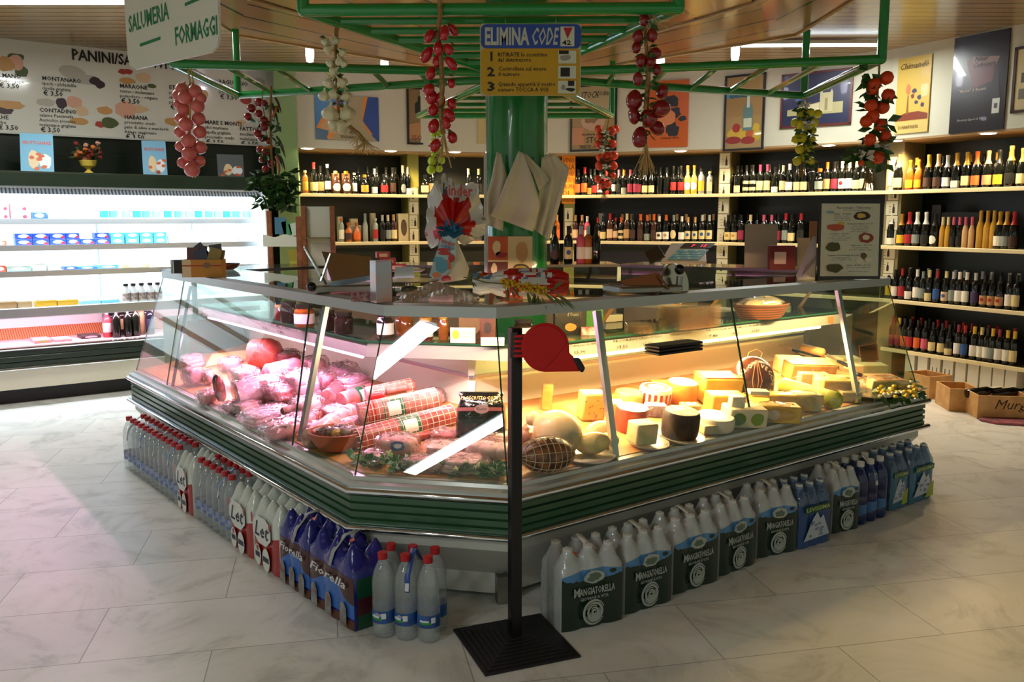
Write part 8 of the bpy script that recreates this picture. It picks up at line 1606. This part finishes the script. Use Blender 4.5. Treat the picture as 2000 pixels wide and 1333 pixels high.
# mountain picture packs
def mount(lab,x0,y0,x1,y1,base,green,seed):
    L_,R_=AH(x0,y0,0),AH(x1,y1,0); t,w_,fy,patch=filmpack('water_film_pack',lab,'water pack',L_,R_,.19,.325,WFILM2,3 if w_ok(L_,R_) else 2,'blue water packs along the cheese case',inner=(PETB if base=='b' else PETD,CAPW))
    U,v=V((1,0,0)),V((0,0,1)); patch('blue_print',mat('pack_blue','#2c4f86',.3) if base=='b' else mat('pack_bluegreen','#2f6a8a',.3),lambda f:.004,lambda f:.215)
    o=MB(); rr=random.Random(seed); y=fy(0)-.0095; pts=[(-.4,.04),(-.25,.10),(-.12,.15),(0,.175),(.1,.14),(.2,.155),(.42,.05)]; poly(o,(0,y,0),U,v,[(a*w_,b) for a,b in pts],0)
    if green: poly(o,(0,y-.0006,0),U,v,[(.1*w_,.02),(.45*w_,.02),(.45*w_,.11),(.25*w_,.09)],1)
    for k in range(9): a=rr.uniform(-.25,.25); blob(o,(a*w_,y-.0012,rr.uniform(.06,.13)),U,v,.014,.007,2,8,.3,seed=k)
    o.build('mountain_print',[mat('mount_white','#b9c3d0',.4),mat('mount_green','#9cae2a',.4),mat('mount_grey','#7f8fae',.4)],t)
    o=MB(); rectp(o,(0,y-.002,0),U,v,-w_*.4,.18,w_*.42,.213,0); txt(o,'LEVISSIMA',(-w_*.37,y-.003,.187),U,v,.027,1,w=w_*.75,bold=.02); o.build('name_band',[mat('band_darkgreen','#16401f',.3),mat('band_letter','#a9c97a',.4)],t)
    return t
def w_ok(a,b): return (b-a).length>.2
mount('blue water pack with snowy mountain between two dark green packs',1560,1076,1620,1058,'b',False,1); mount('green and blue mountain water pack, second from the counter end',1738,1000,1772,989,'g',True,2); mount('green and blue mountain water pack at the right end of the counter',1776,988,1820,972,'g',True,3)
pa,pb=AH(1680,1030,0),AH(1736,1010,0); an=math.atan2(pb.y-pa.y,pb.x-pa.x); c=(pa+pb)/2+V((-math.sin(an),math.cos(an),0))*.09; t=pack6('water_six_pack','deep blue bottled water pack near the right end of the row','water pack',c,an,pet=PETB,cap=CAPW,label=mat('label_pale_blue','#3f6fa8',.4),handle='#c3c7c4')
# ---- left row along the meat case
P0=AH(690,1237,0); P1=AH(240,912,0); dl=(P1-P0).normalized(); nl=V((dl.y,-dl.x,0)); nl=nl if nl.x>0 else -nl
ry=AH
def sx(x):   # distance along the row for a picture column at floor level
    lo,hi=-.5,6.0
    for _ in range(40):
        m_=(lo+hi)/2; q=P0+dl*m_-CAM; xx=1000+F_PX*q.x/(q.y*_c-q.z*_s)
        if xx>x: lo=m_
        else: hi=m_
    return lo
def rowpack(xa,xb): a,b=sx(xa),sx(xb); return P0+dl*b,P0+dl*a      # left end (far), right end (near) as seen from the shop
def deep_blue(lab,xa,xb,word):
    L_,R_=rowpack(xa,xb); t,w_,fy,patch=filmpack('water_film_pack',lab,'water pack',L_,R_,.19,.335,mat('film_deep_blue','#1a1f7a',.22,coat=.4,bump=(20,.4)),3,'deep blue water packs along the meat case')
    U,v=V((1,0,0)),V((0,0,1)); patch('brown_print',mat('pack_brown','#3f1712',.3,coat=.3),lambda f:.135+.03*math.cos(f*6),lambda f:.215); patch('blue_print',mat('pack_blue2','#2c62b5',.3,coat=.3),lambda f:.05,lambda f:.135+.03*math.cos(f*6)); patch('base_print',mat('pack_brown2','#5a3422',.3),lambda f:.003,lambda f:.04)
    o=MB(); txt(o,word,(-w_*.42,fy(0)-.0095,.165),U,V((0,0,1)),.05,0,w=w_*.8,shear=.3,bold=.012); o.build('lettering',mat('pack_script_white','#d3d3d8',.4),t)
    for a in (-.33,.0,.33):
        o=MB(); poly(o,(0,fy(0)-.009,0),U,v,[(a*w_-.026,.012),(a*w_+.026,.012),(a*w_+.026,.085),(a*w_+.012,.105),(a*w_-.012,.105),(a*w_-.026,.085)],0)
        o.build('bottle_print',mat('print_bottle_grey','#8f9aa0',.3,noise=(20,'#6a4a44')),t)
    # end with green bottle picture
    o=MB(); rectp(o,(w_/2+.0015,-.075,.02),(0,1,0),(0,0,1),0,.11,.15,.19,0); rectp(o,(w_/2+.0018,-.075,.02),(0,1,0),(0,0,1),0,.04,.15,.11,1); rectp(o,(w_/2+.0015,-.075,.004),(0,1,0),(0,0,1),0,0,.15,.056,0); o.build('end_print',[mat('print_green_bottle','#0f4a2c',.2,coat=.4),mat('print_maroon','#4a1c22',.3)],t)
    o=MB(); vs=[]
    for yy,z in [(-.105,.225),(-.085,.28),(-.03,.335),(.03,.342),(.08,.30)]: vs+=[(.02-.012,yy,z),(.02+.012,yy,z)]
    o.add(vs,[(2*k,2*k+1,2*k+3,2*k+2) for k in range(4)]); hd=o.build('carry_handle',mat('handle_grey','#9c9fa0',.4),t); hd.modifiers.new('s','SOLIDIFY').thickness=.0015
    o=MB(); blob(o,(.06,-.02,.322),U,V((0,1,.3)),.013,.01,0,10,.1); o.build('price_sticker',mat('sticker_orange','#e0561e',.5),t)
deep_blue('deep blue and brown water pack nearest the clear bottles',690,604,'Fiorella'); deep_blue('deep blue and brown water pack beside the white milk packs',603,547,'Fiorella')
def milk(lab,xa,xb):
    L_,R_=rowpack(xa,xb); t,w_,fy,patch=filmpack('milk_film_pack',lab,'milk pack',L_,R_,.19,.325,mat('film_milk_white','#ccd5cf',.25,coat=.4,bump=(20,.3)),3 if (L_-R_).length>.22 else 2,'white and red milk packs along the meat case')
    U,v=V((1,0,0)),V((0,0,1)); patch('red_print',mat('pack_milk_red','#9c1e1c',.28,coat=.4),lambda f:.003,lambda f:.145+.05*abs(f)*1.4)
    o=MB(); y=fy(0)-.0095
    poly(o,(0,y,0),U,v,[(-w_*.42,.21),(-w_*.42,.16),(-w_*.2,.12),(w_*.1,.12),(w_*.3,.16),(w_*.3,.22),(w_*.1,.25),(-w_*.25,.25)],0)
    blob(o,(-w_*.25,y-.0004,.06),U,v,w_*.13,.05,0,20,.02); blob(o,(w_*.08,y-.0004,.055),U,v,w_*.15,.055,0,20,.02); rectp(o,(0,y-.001,0),U,v,-w_*.34,.05,-w_*.16,.075,1); rectp(o,(0,y-.001,0),U,v,-w_*.04,.045,w_*.2,.07,1); blob(o,(-w_*.25,y-.001,.092),U,v,.012,.014,2,10,.2); blob(o,(-w_*.44,y-.001,.225),U,v,.012,.026,2,14,.05); blob(o,(w_*.27,y-.001,.225),U,v,.01,.024,2,14,.05)
    o.build('printed_panel',[mat('milk_white','#d6dcd8',.35),mat('milk_navy','#1a2340',.4),mat('pack_milk_red','#9c1e1c')],t)
    o=MB(); txt(o,'Let',(-w_*.36,y-.0015,.155),U,v,.10,0,w=w_*.58,shear=.3,bold=.015); o.build('lettering',mat('milk_navy','#1a2340',.4),t); return t
milk('white and red milk pack beside the deep blue packs',545,497); milk('white and red milk pack next to the clear bottle row',494,451)
def clearrow(xa,xb,n,lab0,pre):
    a,b=sx(xa),sx(xb); st_=(b-a)/n; sc_=st_/.0905
    for i in range(0,n,3):
        k=min(3,n-i); c=P0+dl*(a+st_*(i+k/2))+nl*.09; an=math.atan2(-dl.y,-dl.x)
        t=pack6('water_six_pack',lab0%pre[i//3],'water pack',c,an,k,2,label=mat('label_faint_blue','#4a5f9c',.35,noise=(25,'#a9b8cf')),grp='clear red capped water packs along the meat case',handle='#3a6fb5' if i%2==0 else '#7f8f96')
        if st_<.0905: t.scale=(st_/.0905,1,1)
clearrow(448,378,6,'clear red capped water pack between the white milk packs, %s',['near half','far half'])
milk('white and red milk pack between the clear bottle rows',376,348)
clearrow(346,240,12,'clear red capped water pack in the far row, %s from the milk pack',['first','second','third','fourth'])
